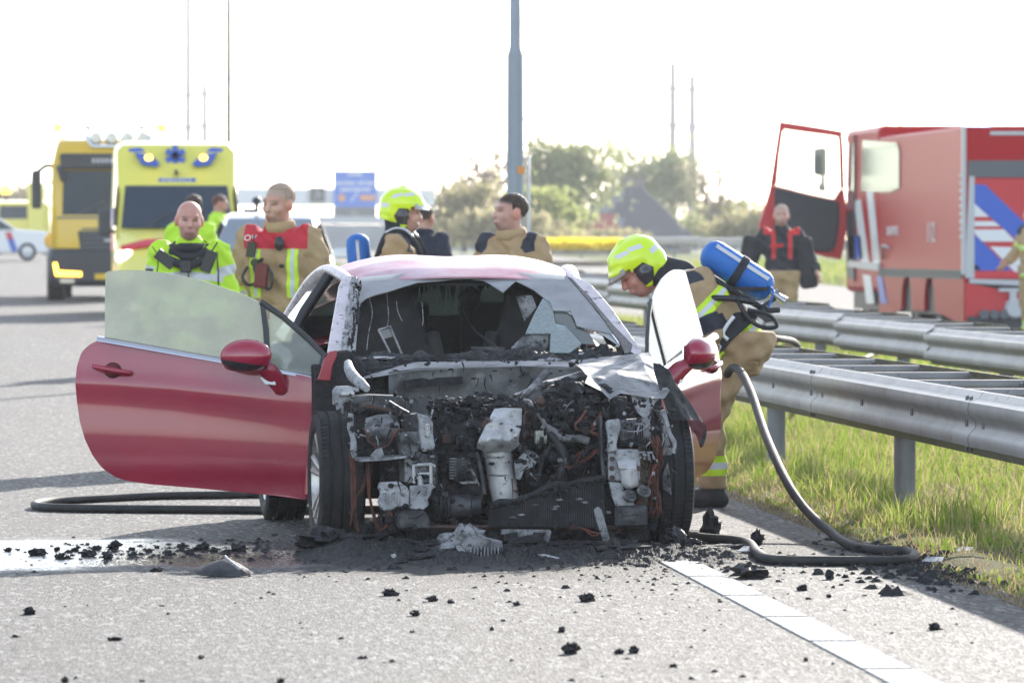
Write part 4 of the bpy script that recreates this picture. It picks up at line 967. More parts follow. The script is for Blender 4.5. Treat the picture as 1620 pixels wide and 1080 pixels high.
# --- wheels
def wheel(x, y, sg, rot=0.0):
    w = empty('wheel', (x, y, .322)); w.parent = car; w.rotation_euler = (rot, 0, 0)
    prof = []
    hw = .112
    for a, r_ in ((-hw+.02, .225), (-hw+.004, .245), (-hw, .285), (-hw+.010, .308), (-hw+.022, .317)): prof.append((a, r_))
    for g in (-.055, 0.0, .055):
        prof += [(g-.008, .3215), (g-.006, .312), (g+.006, .312), (g+.008, .3215)]
    for a, r_ in ((hw-.022, .317), (hw-.010, .308), (hw, .285), (hw-.004, .245), (hw-.02, .225)): prof.append((a, r_))
    ty = MB().lathe(prof, (0, 0, 0), 'x', 72, closed=True).build('tyre', 'rubber', w, smooth=30)
    tb = MB()
    for k in range(84):
        t = 2*math.pi*k/84
        for a0, a1, sh in ((-.098, -.066, .35), (-.046, -.010, -.3), (.010, .046, .3), (.066, .098, -.35)):
            M_ = rotx(t); q0 = M_ @ Vector((a0, 0, .3218)); 
            tb.box(M_ @ Vector(((a0+a1)/2, 0, .3195)), (a1-a0, .0165, .007), M_ @ rotz(sh*.25))
    tb.build('tread', 'rubber', ty)
    rm = MB(); rm.lathe([(sg*.095, .226), (sg*.10, .218), (sg*.085, .210), (sg*.03, .205), (-sg*.09, .212)], (0, 0, 0), 'x', 48)
    rm.lathe([(sg*.055, .0), (sg*.062, .04), (sg*.05, .062), (sg*.02, .065)], (0, 0, 0), 'x', 24)
    for k in range(5):
        for d in (-.16, .16):
            t = 2*math.pi*k/5+d; t2 = 2*math.pi*k/5+d*.7
            rm.tube([(sg*.045, .05*math.cos(t2), .05*math.sin(t2)), (sg*.075, .13*math.cos(t), .13*math.sin(t)), (sg*.090, .213*math.cos(t), .213*math.sin(t))], [.017, .014, .016], 8)
    rm.build('rim', 'rim_alloy', w, smooth=40)
    MB().lathe([(-sg*.01, 0), (-sg*.01, .14), (sg*.01, .14), (sg*.01, 0)], (0, 0, 0), 'x', 32).build('brake_disc', 'rust', w, smooth=40)
    return w
wheel(-.795, 0, -1, .3); wheel(.795, 0, 1, 1.0); wheel(-.80, 2.61, -1, .7); wheel(.80, 2.61, 1, .2)

# --- doors
HL = Vector((-.855, .60, 0)); AL = R(72)
DL = Vector((-math.sin(AL), math.cos(AL), 0)); NL = Vector((-math.cos(AL), -math.sin(AL), 0))
HR = Vector((.845, .60, 0)); AR = R(25.5)
DR = Vector((math.sin(AR), math.cos(AR), 0)); NR = Vector((math.cos(AR), -math.sin(AR), 0))
def dtrace(pts):
    out = []
    for p in pts:
        q = CP('l', p, HL, NL); out.append(((q-HL).dot(DL), q.z))
    return out
panel = dtrace([(138, 338), (100, 356), (72, 385), (55, 440), (51, 500), (55, 570), (68, 650), (88, 720), (118, 785), (155, 835), (200, 868), (262, 890), (380, 902), (520, 913), (700, 930), (850, 945), (942, 957), (955, 940), (956, 860), (958, 790), (978, 745), (1008, 690), (1022, 620), (1026, 540), (1015, 482), (986, 484), (850, 458), (640, 420), (400, 380), (250, 355)])
glass1 = dtrace([(152, 76), (165, 70), (230, 67), (300, 68), (380, 77), (450, 90), (530, 108), (600, 130), (660, 150), (715, 172), (766, 196), (782, 300), (792, 442), (640, 414), (400, 374), (162, 334), (155, 200)])
glass2 = dtrace([(796, 212), (850, 252), (910, 305), (965, 352), (1012, 398), (988, 476), (806, 446), (800, 330)])
bar = dtrace([(758, 190), (780, 196), (798, 300), (810, 446), (790, 444), (776, 300)])
frame_top = dtrace([(762, 190), (850, 248), (960, 340), (1016, 396), (1000, 476)])
belt = dtrace([(138, 332), (400, 378), (640, 420), (850, 456), (990, 482)])
crease_s = [0, .35, .7, 1.0, 1.26]; crease_z = [.66, .70, .735, .755, .765]
def d_off(s, z):
    zc = np.interp(s, crease_s, crease_z)
    o = .030*(1-((z-.56)/.42)**2)                      # tumblehome
    o += .010*math.exp(-((z-zc)/.05)**2)*float(smoothstep(-.1, .5, s))               # shoulder crease
    o -= .006*math.exp(-((z-zc+.11)/.11)**2)           # hollow below it
    o -= .012*float(smoothstep(.36, .25, z))
    o += .03*math.exp(-(s/.10)**2)-.03*smoothstep(.02, -.04, s)*0
    o -= .05*float(smoothstep(1.15, 1.33, s))          # rear edge turns in
    return o
def rows_of(outline, nr, nc):
    P_ = outline; zs = [p[1] for p in P_]; z0, z1 = min(zs), max(zs); out = []
    for z in np.linspace(z0+1e-4, z1-1e-4, nr):
        xs = []
        for i in range(len(P_)):
            a, b = P_[i], P_[(i+1) % len(P_)]
            if (a[1]-z)*(b[1]-z) <= 0 and a[1] != b[1]: xs.append(a[0]+(z-a[1])/(b[1]-a[1])*(b[0]-a[0]))
        out.append([(s, z) for s in np.linspace(min(xs), max(xs), nc)])
    return out
def make_door(Hh, Dd, Nn, sg):
    W = lambda s, o, z: Hh+Dd*s+Nn*o+UP*z
    R_ = rows_of(panel, 46, 60)
    A = np.array([[W(s, d_off(s, z), z) for s, z in r_] for r_ in R_])
    door = MB().slab(A, tuple(-Nn*.006)).build('door', 'red_paint', car, smooth=50)
    # inner shell and trim
    cs = sum(p[0] for p in panel)/len(panel); cz = sum(p[1] for p in panel)/len(panel)
    inn = [(cs+(s-cs)*.97, cz+(z-cz)*.965) for s, z in panel]
    MB().prism([W(s, -.10, z) for s, z in inn], tuple(Nn*.085)).build('door_trim', 'black_plastic', door, bevel=.02)
    def pane(pts, m, nm):
        o_ = (lambda z: .012-.20*(z-.93)) if sg < 0 else (lambda z: -.02-.30*(z-.93))           # glass leans inboard
        return MB().prism([W(s, o_(z), z) for s, z in pts], tuple(-Nn*.005)).build(nm, m, door)
    pane(glass1, 'door_glass', 'window_pane'); pane(glass2, 'door_glass', 'quarter_pane')
    o_ = (lambda z: .012-.20*(z-.93)) if sg < 0 else (lambda z: -.02-.30*(z-.93))
    mb = MB(); mb.tube([W(s, o_(z)+.004, z) for s, z in frame_top], .012, 8, flat=1.3); mb.prism([W(s, o_(z)+.008, z) for s, z in bar], tuple(-Nn*.02))
    mb.build('window_frame', 'black_plastic', door, smooth=40)
    q_ = [belt[0]]+[(belt[i][0]*.5+belt[i+1][0]*.5, belt[i][1]*.5+belt[i+1][1]*.5) for i in range(4)]+[belt[-1]]
    MB().slab(np.array([[W(s, .040, z-.012), W(s, .034, z+.004), W(s, .016, z+.014)] for s, z in q_]), tuple(-Nn*.004)).build('belt_trim', 'chrome', door, smooth=70)
    # pull handle in its dish
    h0, h1 = dtrace([(122, 440), (270, 466)]); hc = ((h0[0]+h1[0])/2, (h0[1]+h1[1])/2)
    ob = d_off(*hc)
    mb = MB(); mb.ball(W(hc[0], ob-.002, hc[1]-.003), (.045, .045, .040), 18); mb.build('handle_dish', 'red_dark', door, smooth=True)
    mb = MB(); mb.tube([W(h0[0], ob+.012, h0[1]), W(h0[0]*.8+h1[0]*.2, ob+.034, h0[1]*.8+h1[1]*.2), W(hc[0], ob+.038, hc[1]), W(h0[0]*.2+h1[0]*.8, ob+.034, h0[1]*.2+h1[1]*.8), W(h1[0], ob+.012, h1[1])], [.010, .013, .014, .013, .010], 10, 0, smooth=4, flat=1.1)
    mb.build('handle', 'red_paint', door, smooth=True)
    # mirror
    ms, mz = dtrace([(742, 392)])[0]; bs_, bz = dtrace([(838, 500)])[0]; ts, tz = dtrace([(800, 440)])[0]
    B = np.array([[*Dd], [*Nn], [0, 0, 1]]).T
    c = np.array(W(ms, .155, mz-.004))
    pr = [ell(c, (.122, .060, .080), B), ell(np.array(W(ms+.012, .18, mz-.008)), (.11, .05, .066), B), ell(np.array(W(ms+.045, .15, mz-.014)), (.085, .055, .062), B), rbox(np.array(W(ms+.01, .13, mz-.018)), (.108, .02, .056), .022, B)]
    mr = sdf_obj('mirror', pr, .006, .03, 'mirror_shell', door, attrs={'low': lambda V: V[:, 2]-(mz-.040+.15*((V-c) @ np.array(Dd)))}, relax=2)
    prf = [cap(W(ms-.05, .13, mz-.045), W(bs_+.01, .05, bz+.02), .034, .040), cap(W(ts-.02, .08, tz-.02), W(bs_-.012, .035, bz-.03), .034, .036)]
    sdf_obj('mirror_foot', prf, .006, .03, 'red_paint', mr, relax=2)
    lp = dtrace([(778, 482), (800, 480), (838, 490), (842, 512), (800, 508)])
    MB().prism([W(s, .098, z) for s, z in lp], tuple(-Nn*.035)).build('puddle_lamp', 'lens_clear', mr, bevel=.004)
    MB().prism([W(ms-.088, .095, mz-.045), W(ms+.088, .095, mz-.045), W(ms+.095, .095, mz+.03), W(ms-.08, .095, mz+.035)], tuple(Nn*.006)).build('mirror_glass', 'chrome', mr)
    return door
layer_mat('mirror_shell', (.34, .005, .036), [('low', (.02, .02, .022), .0015)], rough=.28, bump=0)
MAT['mirror_shell'].node_tree.nodes['Principled BSDF'].inputs['Coat Weight'].default_value = 1.0
make_door(HL, DL, NL, -1); make_door(HR, DR, NR, 1)
# ------------------------------------------------------------------ people
YEL = (.60, .86, .03); SIL = (.62, .63, .64); TAN = (.44, .305, .165); NAVY = (.025, .03, .045); RED = (.55, .03, .05)
mat('cloth_black', (.02, .021, .025), .8, bump=.5, bs=140, var=(.035, .036, .042), vs=9)
mat('radio_black', (.02, .021, .024), .4)
mat('silver_tape', (.60, .61, .63), .35, bump=.1, bs=200)
mat('yellow_tape', YEL, .55)
mat('red_cloth', RED, .7, bump=.3, bs=150)
mat('red_case', (.16, .02, .03), .5)
mat('hair_brown', (.045, .028, .018), .65, bump=.8, bs=260, var=(.08, .05, .03), vs=30)
mat('hair_auburn', (.16, .06, .03), .6, bump=.8, bs=260, var=(.05, .02, .012), vs=24)
mat('hair_short', (.40, .295, .22), .8, bump=.8, bs=260, var=(.48, .35, .27), vs=40)
mat('hair_stubble', (.44, .33, .26), .8)
mat('visor', (.62, .64, .62), .1, spec=.6, trans=.5)
mat('cylinder_blue', (.015, .13, .46), .55, bump=.35, bs=60, var=(.02, .17, .55), vs=10)
mat('valve_metal', (.45, .45, .46), .35, metal=.8)
mat('boot_leather', (.022, .023, .028), .55, bump=.4, bs=70)
mat('glove', (.03, .03, .034), .75, bump=.4, bs=120)
mat('white_print', (.80, .80, .80), .5)
layer_mat('helmet_shell', (.66, .90, .015), [('tape', (.66, .68, .68), .002), ('pad', (.035, .037, .042), .002), ('rim', (.03, .03, .03), .002)], rough=.28, bump=0)
MAT['helmet_shell'].node_tree.nodes['Principled BSDF'].inputs['Coat Weight'].default_value = .5

J0 = dict(pelvis=(0, 0, .97), chest=(0, .005, 1.30), neck=(0, .015, 1.50), head=(0, -.015, 1.655),
          sl=(-.195, .01, 1.44), el=(-.265, .03, 1.15), wl=(-.265, -.06, .90), sr=(.195, .01, 1.44), er=(.265, .03, 1.15), wr=(.265, -.06, .90),
          hl=(-.095, 0, .94), kl=(-.105, -.02, .51), al=(-.11, .02, .09), hr=(.095, 0, .94), kr=(.105, -.02, .51), ar=(.11, .02, .09))
def v3(*a): return np.array(a, float)
def hand_prims(w, d, side):
    """palm, four fingers of unequal length with a bend, thumb off the side of the palm"""
    w = np.array(w, float); d = np.array(d, float); d /= np.linalg.norm(d); s = np.array(side, float); s -= d*s.dot(d); s /= np.linalg.norm(s)
    n = np.cross(d, s); pr = [cap(w, w+d*.075, .026, .030), cap(w+d*.03+s*.018, w+d*.085+s*.024, .018, .016), cap(w+d*.03-s*.018, w+d*.085-s*.024, .018, .015)]
    for k, (o, L) in enumerate(((.030, .066), (.010, .078), (-.010, .073), (-.030, .056))):
        a = w+d*.085+s*o; b = a+d*L*.55+n*.010; c = b+d*L*.40+n*.028
        pr += [cap(a, b, .0098, .0092), cap(b, c, .0092, .008)]
    a = w+d*.025+s*.03; b = a+d*.035+s*.028+n*.008; pr += [cap(a, b, .013, .011), cap(b, b+d*.03+s*.006+n*.012, .011, .009)]
    return pr
def head_matrix(yaw, pitch, roll): return np.array(rotz(R(yaw)) @ rotx(R(pitch)) @ roty(R(roll)))
HS = 1.12
def head_prims(c, M, neck, jaw=1.0):
    M0 = M; M = M*1.0
    T = lambda *p: np.array(c)+HS*(M @ np.array(p, float))+M @ np.array((0, 0, .012))
    pr = [ell(T(0, .018, .035), (.076, .097, .083), M), ell(T(0, -.018, -.03), (.064, .070, .085), M), ell(T(0, -.034, -.078), (.050*jaw, .050, .040), M),
          cap(T(0, -.086, .016), T(0, -.106, -.022), .009, .0145), cap(T(-.038, -.076, .032), T(.038, -.076, .032), .0135), cap(T(-.020, -.088, -.060), T(.020, -.088, -.060), .0105),
          ell(T(-.042, -.056, -.02), (.026, .026, .026), M), ell(T(.042, -.056, -.02), (.026, .026, .026), M), ell(T(-.079, .012, -.008), (.012, .022, .033), M), ell(T(.079, .012, -.008), (.012, .022, .033), M),
          cap(neck, T(0, .022, -.05), .066, .058)]
    pr = [('e', q[1], q[2]*HS, q[3]) if q[0] == 'e' else ('c', q[1], q[2], q[3]*HS, q[4]*HS) for q in pr[:-1]]+[pr[-1]]
    return pr, T
def make_person(name, label, loc, rz, J=None, head=(0, 0, 0), scale=1.0, skin=(.55, .31, .22), res=.009, hair=None, scalp=None, jacket=None, trousers=None, gloves=False, group=None, build=1.0, jk_attrs=None, tr_attrs=None, hair_line=.02, rough_skin=.45, hands=True, shortsleeve=False):
    loc = Vector(loc); loc.z = ground_z(loc.y); root = empty(name, loc, rz, label, 'person', group); root.scale = (scale,)*3
    j = dict(J0); j.update(J or {}); j = {k: np.array(v, float) for k, v in j.items()}
    M = head_matrix(*head); hp, T = head_prims(j['head'], M, j['neck'])
    side = j['sr']-j['sl']; side /= np.linalg.norm(side); b = build
    torso = []
    for sg in (-1, 1):
        torso += [cap(j['pelvis']+side*sg*.065, j['chest']+side*sg*.085*b, .105*b, .112*b), cap(j['chest']+side*sg*.085*b, j['neck']+side*sg*.05-v3(0, 0, .06), .112*b, .07)]
    torso += [cap(j['chest']+side*-.1, j['sl'], .085*b, .062*b), cap(j['chest']+side*.1, j['sr'], .085*b, .062*b)]
    arms = [cap(j['sl'], j['el'], .058*b, .046*b), cap(j['el'], j['wl'], .044*b, .031), cap(j['sr'], j['er'], .058*b, .046*b), cap(j['er'], j['wr'], .044*b, .031)]
    legs = [cap(j['hl'], j['kl'], .088*b, .060*b), cap(j['kl'], j['al'], .056*b, .042), cap(j['hr'], j['kr'], .088*b, .060*b), cap(j['kr'], j['ar'], .056*b, .042)]
    fwd = np.cross(side, v3(0, 0, 1)); fwd = -np.cross(v3(0, 0, 1), side); fwd /= np.linalg.norm(fwd)
    feet = [cap(j['al']-v3(0, 0, .035), j['al']+fwd*.15-v3(0, 0, .055), .044, .034), cap(j['ar']-v3(0, 0, .035), j['ar']+fwd*.15-v3(0, 0, .055), .044, .034)]
    hands_ = hand_prims(j['wl'], j['wl']-j['el'], fwd) + hand_prims(j['wr'], j['wr']-j['er'], fwd) if hands else []
    def fl(pts, rad):
        def g(V):
            L = ((V-j['head']) @ M-np.array((0, 0, .012)))/HS; d = np.full(len(V), 9.0)
            for p in pts: d = np.minimum(d, (np.sqrt((((L-np.array(p))/np.array(rad))**2).sum(1))-1)*min(rad))
            return d
        return g
    at = {'eye': fl([(-.032, -.084, .010), (.032, -.084, .010)], (.014, .03, .0055)), 'brow': fl([(-.034, -.09, .031), (.034, -.09, .031)], (.024, .03, .0055)),
          'lip': fl([(0, -.1, -.060)], (.026, .03, .006)), 'beard': fl([(0, -.06, -.085)], (.058, .07, .05)), 'ear': fl([(-.08, .012, -.008), (.08, .012, -.008)], (.02, .03, .04))}
    at['scalp'] = lambda V: (lambda L: np.maximum(.045+.25*np.minimum(-L[:, 1], .2)*(L[:, 1] < 0)-.9*np.maximum(L[:, 1], 0)-L[:, 2], -.12-L[:, 2]))(((V-j['head']) @ M-np.array((0, 0, .012)))/HS)
    sm = 'skin_%s' % name+str(len(MAT))
    s_ = np.array(skin)
    layer_mat(sm, tuple(s_), ([('scalp', scalp, .012)] if scalp else [])+[('beard', tuple(s_*np.array((.62, .62, .66))), .02), ('ear', tuple(s_*np.array((1.1, .75, .7))), .01), ('lip', tuple(s_*np.array((.75, .45, .45))), .004), ('eye', (.10, .06, .05), .006), ('brow', tuple(s_*.5), .006)], rough=rough_skin, bump=.15, bs=150, sss=.15, var=tuple(s_*np.array((.86, .72, .70))))
    def sock(X, f):
        L = ((X-j['head']) @ M-np.array((0, 0, .012)))/HS
        for sx_ in (-.033, .033):
            d_ = (np.sqrt(((L[..., 0]-sx_)/.024)**2+((L[..., 1]+.105)/.020)**2+((L[..., 2]-.010)/.014)**2)-1)*.016; f = np.where(d_ < .012, np.maximum(f, -d_), f)
        return f
    sdf_obj('body', hp+torso+arms+legs+feet+hands_, res, .022, sm, root, attrs=at, relax=1, cut=sock)
    if hair:
        hh = [ell(T(0, .022, .040), (.0795*HS, .0995*HS, .0835*HS), M)]
        def hc(X, f):
            L = ((X-j['head']) @ M-np.array((0, 0, .012)))/HS; y, z = L[..., 1], L[..., 2]
            line = np.where(y < -.02, hair_line+.035+(-(y+.02))*.2, hair_line-.02-(y+.02)*.75)
            line = np.maximum(line, -.06); ridge = .004*np.sin(L[..., 0]*190+L[..., 1]*70)*np.sin(L[..., 1]*150)
            return np.maximum(f+ridge, (line-z)*.7)
        sdf_obj('hair', hh, .007 if res < .012 else .012, .01, hair, root, cut=hc, relax=1)
    def wr(X, a): 
        x, y, z = X[..., 0], X[..., 1], X[..., 2]
        return a*(np.sin(x*37+z*29+1.3)*np.sin(z*43-y*31)+.7*np.sin(z*71+x*19+y*53)*np.sin(x*61-y*23))
    if jacket:
        arms2 = [cap(j['sl'], j['el'], .064*b, .054*b), cap(j['el'], j['wl'], .054*b, .046), cap(j['sr'], j['er'], .064*b, .054*b), cap(j['er'], j['wr'], .054*b, .046)]
        if shortsleeve:
            arms2 = [cap(j['sl'], j['sl']*.45+j['el']*.55, .064*b, .060*b), cap(j['sr'], j['sr']*.45+j['er']*.55, .064*b, .060*b)]
        hips = [cap(j['pelvis']+side*-.07-v3(0, 0, .08), j['pelvis']+side*.07-v3(0, 0, .08), .12*b, .12*b)]
        coll = [cap(j['neck']+v3(0, 0, -.03), j['neck']*.6+T(0, .02, -.06)*.4, .07, .066)]
        nk = j['neck']; up = T(0, .02, -.05)-nk; up /= np.linalg.norm(up)
        hem = jacket[1]
        def jc(X, f):
            f = f+wr(X*.62, .012)+wr(X*1.1, .004)
            if hem is not None: f = np.maximum(f, hem-X[..., 2])
            f = np.maximum(f, (X-nk) @ up-.062)
            for w_, e_ in ((j['wl'], j['el']), (j['wr'], j['er'])):
                d_ = (w_-e_)/np.linalg.norm(w_-e_); near = np.sqrt(((X-w_)**2).sum(-1)) < .12
                f = np.where(near, np.maximum(f, (X-w_) @ d_-.0), f)
            return f
        sdf_obj('jacket', torso+arms2+hips+coll, max(res, .0095), .03, jacket[0], root, cut=jc, inflate=.020, attrs=jk_attrs(j) if jk_attrs else None, relax=1)
    if trousers:
        def tc(X, f): return np.maximum(np.maximum(f+wr(X*.6, .010), X[..., 2]-j['pelvis'][2]-.04), .10-X[..., 2])
        sdf_obj('trousers', legs+[cap(j['pelvis']+side*-.06, j['pelvis']+side*.06, .12*b, .12*b), cap(j['hl'], j['hl']+v3(0, .05, .02), .11*b), cap(j['hr'], j['hr']+v3(0, .05, .02), .11*b)], max(res, .011), .03, trousers, root, cut=tc, inflate=.032, attrs=tr_attrs(j) if tr_attrs else None, relax=1)
        for a_ in ('al', 'ar'):
            pr = [cap(j[a_]+v3(0, 0, .12), j[a_]-v3(0, 0, .02), .066, .06), cap(j[a_]-v3(0, 0, .035), j[a_]+fwd*.17-v3(0, 0, .045), .056, .05), cap(j[a_]-fwd*.04-v3(0, 0, .05), j[a_]+fwd*.19-v3(0, 0, .06), .045, .042)]
            sdf_obj('boot', pr, .012, .025, 'boot_leather', root, cut=lambda X, f: np.maximum(f, .002-X[..., 2]), relax=1)
    if gloves:
        for w_, e_ in (('wl', 'el'), ('wr', 'er')):
            d_ = j[w_]-j[e_]; sdf_obj('glove', hand_prims(j[w_], d_, fwd), .009, .01, 'glove', root, inflate=.006, relax=1)
    return root, j, T, M
def along(V, a, b, t0, t1, rmax=.14):
    ab = b-a; L = np.linalg.norm(ab); t = ((V-a) @ ab)/L/L; q = V-a-np.outer(np.clip(t, 0, 1), ab); r = np.sqrt((q*q).sum(1))
    return np.maximum(np.maximum((t0-t)*L, (t-t1)*L), r-rmax)
def band(x, a, b): return np.maximum(a-x, x-b)
HK = 1.10
def helmet(root, T, M, c, visor=True):
    c = np.array(c)+M @ np.array((0, -.004, .018)); T = lambda *p: np.array(c)+M @ np.array(p, float)
    """shell with brim and ear cups, clear visor tipped up at the brow"""
    pr = [ell(T(0, .022, .060), (.118, .142, .105), M), ell(T(0, .05, .0), (.108, .118, .10), M), cap(T(-.085, .01, -.02), T(-.082, .0, -.07), .036, .026), cap(T(.085, .01, -.02), T(.082, .0, -.07), .036, .026),
          cap(T(-.06, .12, -.06), T(.06, .12, -.06), .035), ell(T(0, -.075, .058), (.092, .062, .026), M), cap(T(0, -.08, .128), T(0, .02, .160), .012, .014), cap(T(0, .02, .160), T(0, .10, .140), .014, .012)]
    def cut(X, f):
        L = (X-np.array(c)) @ M/HK; y, z = L[..., 1], L[..., 2]; ax = np.abs(L[..., 0])
        inner = np.sqrt((L[..., 0]/.100)**2+((y-.012)/.122)**2+((z-.03)/.100)**2)-1
        f = np.maximum(f, -inner*.09)
        face = np.maximum(y+.040, z-.042)              # face opening
        f = np.maximum(f, -face)
        low = np.where(ax > .062, -.098-z, -.075-z); low = np.where((y > .02), -.075-z-(y-.02)*-.25, low)
        return np.maximum(f, low)
    def loc(V): return (V-np.array(c)) @ M/HK
    def tape(V):
        L = loc(V); ax = np.abs(L[:, 0]); y, z = L[:, 1], L[:, 2]
        a = np.maximum(band(y, -.055, .010), band(z-.18*y*-1, .105, .128)); b = np.maximum(band(y, .018, .085), band(z+.35*(y-.02), .108, .132)); d = np.maximum(band(y, .10, .15), band(z, .03, .058))
        return np.maximum(np.minimum(np.minimum(a, b), d), .035-ax)
    def pad(V):
        L = loc(V); ax = np.abs(L[:, 0]); y, z = L[:, 1]-.005, L[:, 2]+.022
        hexd = np.maximum(np.abs(y)*.87+np.abs(z)*.5, np.abs(z))-.052
        return np.maximum(hexd, .07-ax)
    pr = [('e', c+(q[1]-c)*HK, q[2]*HK, q[3]) if q[0] == 'e' else ('c', c+(q[1]-c)*HK, c+(q[2]-c)*HK, q[3]*HK, q[4]*HK) for q in pr]
    hm = sdf_obj('helmet', pr, .0065, .02, 'helmet_shell', root, cut=cut, attrs={'tape': tape, 'pad': pad, 'rim': lambda V: np.full(len(V), 1.0)}, relax=2)
    if visor:
        A = []
        for t in np.linspace(-1.15, 1.15, 17):
            A.append([T(.112*HK*math.sin(t), -.012-.135*HK*math.cos(t)*k, zz*HK) for k, zz in ((.93, .062), (1.02, .045), (1.06, .028))])
        MB().slab(np.array(A), (0, 0, .003)).build('visor', 'visor', hm, smooth=True)
    return hm
def neck_guard(root, j, T, M, name='neck_guard'):
    c = T(0, .03, -.06); pr = [cap(j['neck']-v3(0, -.02, .05), c, .105, .09), cap(j['chest']+v3(0, -.07, .03), j['neck']+v3(0, -.02, -.01), .085, .085), ell(T(0, .045, -.03), (.090, .085, .075), M)]
    def cut(X, f):
        L = (X-np.array(j['head'])) @ M; return np.maximum(f, np.minimum(-(L[..., 1]+.035), 1)*-1*0+np.where(L[..., 2] > -.105, -.028-L[..., 1], -1))
    return sdf_obj(name, pr, .009, .03, 'cloth_black', root, cut=cut, relax=1)
def air_set(name, label, root_loc, rz, a, b, rad=.085, group='breathing air cylinders', up=(0, 0, 1)):
    """blue-sleeved cylinder with strap, valve, back plate and hoses; a-b is its axis (valve at b), in the wearer's frame"""
    o = empty(name, root_loc, rz, label, 'air cylinder', group); a, b = Vector(a), Vector(b); ax = (b-a).normalized(); L = (b-a).length
    prof = [(0, .0), (0, .02), (.012, .05), (.035, .075), (.07, .085), (L-.06, .085), (L-.03, .074), (L-.008, .05), (L, .03), (L, 0)]
    q = ax.to_track_quat('X', 'Z').to_matrix()
    mb = MB(); mb.lathe([(s, r*rad/.085) for s, r in prof], (0, 0, 0), 'x', 36); mb.v = [tuple(a+q @ Vector(v)) for v in mb.v]
    cyl = mb.build('sleeve', 'cylinder_blue', o, smooth=True)
    upv = Vector(up); up2 = (upv-ax*upv.dot(ax)).normalized(); sd = ax.cross(up2)
    A = []
    for s in np.linspace(.05, L-.05, 10):
        row = []
        for t in (-.14, -.05, .05, .14): row.append(a+ax*s+(up2*math.cos(t+.95)+sd*math.sin(t+.95))*(rad+.003))
        A.append(row)
    MB().slab(np.array(A), (0, 0, .001)).build('reflective_stripe', 'silver_tape', cyl, smooth=True)
    A2 = [[p-2*((p-a).dot(sd))*sd for p in r_] for r_ in A]; MB().slab(np.array(A2), (0, 0, .001)).build('reflective_stripe', 'silver_tape', cyl, smooth=True)
    mb = MB(); mb.lathe([(L*.47, rad+.001), (L*.47, rad+.007), (L*.47+.045, rad+.007), (L*.47+.045, rad+.001)], (0, 0, 0), 'x', 36); mb.v = [tuple(a+q @ Vector(v)) for v in mb.v]
    mb.build('strap', 'cloth_black', o, smooth=40)
    v = MB(); v.tube([b-ax*.01, b+ax*.05], .02, 10); v.tube([b+ax*.03-up2*.01, b+ax*.03+up2*.035], .014, 8); v.tube([b+ax*.045, b+ax*.095], [.022, .026], 12); v.build('valve', 'valve_metal', o, smooth=40)
    return o, a, b, ax, up2, sd

# --- jackets (colour regions are sewn panels)
def ff_layers(extra=()): return [('yoke', NAVY, .003), ('hv', YEL, .003), ('sv', SIL, .003), ('pad', NAVY, .003)]+list(extra)
layer_mat('turnout_jacket', TAN, ff_layers(), rough=.85, bump=.35, bs=160, var=(.36, .245, .125))
layer_mat('command_jacket', TAN, [('red', RED, .003), ('hv', YEL, .003), ('sv', SIL, .003), ('pad', NAVY, .003)], rough=.85, bump=.35, bs=160, var=(.36, .245, .125))
layer_mat('turnout_trousers', TAN, [('hv', YEL, .003), ('sv', SIL, .003)], rough=.85, bump=.35, bs=160, var=(.36, .245, .125))
layer_mat('police_jacket', (.50, .80, .02), [('sv', SIL, .003), ('seam', (.02, .02, .022), .002), ('badge', (.02, .02, .03), .002)], rough=.65, bump=.25, bs=90)
layer_mat('medic_jacket', (.50, .80, .02), [('sv', SIL, .003)], rough=.65, bump=.25, bs=90)
mat('navy_shirt', (.014, .018, .04), .85, bump=.3, bs=100)
mat('dark_trousers', (.018, .02, .028), .85, bump=.3, bs=100)
def tr_attrs(j):
    def hv(V): return np.minimum(band(V[:, 2], .175, .285), np.minimum(along(V, j['hl'], j['kl'], 9, 9), 1))
    return {'hv': lambda V: band(V[:, 2], .175, .285), 'sv': lambda V: band(V[:, 2], .212, .248)}

# policeman behind the open door
def police_attrs(j):
    def sv(V):
        tor = np.maximum(band(V[:, 2]-.25*np.abs(V[:, 0])*-1*.0+.12*np.abs(V[:, 0]), 1.275, 1.325), np.abs(V[:, 0])-.24)
        a = np.minimum(along(V, j['sl'], j['el'], .30, .52, .10), along(V, j['sr'], j['er'], .30, .52, .10))
        return np.minimum(tor, a)
    def seam(V):
        x, z = np.abs(V[:, 0]), V[:, 2]
        arm = np.maximum(np.abs(x-.205-.04*(1.40-z))-.005, band(z, 1.22, 1.46)); zp = np.maximum(np.abs(V[:, 0]-.01)-.006, np.maximum(V[:, 1], z-1.32))
        return np.minimum(arm, zp)
    def badge(V): return np.maximum(np.maximum(band(V[:, 0], -.34, -.24), band(V[:, 2], 1.28, 1.34)), V[:, 1]+.0)
    return {'sv': sv, 'seam': seam, 'badge': badge}
p, j, T, M = make_person('person', 'bald person in fluorescent yellow jacket with black radios, standing behind the open car door', P(300, 37.6), R(-10), head=(12, 6, 2), scale=.965, skin=(.62, .34, .26), jacket=('police_jacket', .72), trousers='dark_trousers', jk_attrs=police_attrs, build=1.10)
mb = MB(); ring = [(.135*math.cos(t), .02+.105*math.sin(t)-.02*math.cos(2*t), 1.475-.05*(math.sin(t) < 0)*abs(math.sin(t))) for t in np.linspace(0, 2*math.pi, 25)]
mb.tube(ring, .048, 10, 0, caps=False, flat=.8); mb.tube([(.088*math.cos(t), .01+.092*math.sin(t), 1.50-.02*(math.sin(t) < 0)) for t in np.linspace(0, 2*math.pi, 21)], .036, 8, 0, caps=False); mb.build('collar', 'cloth_black', p, smooth=True)
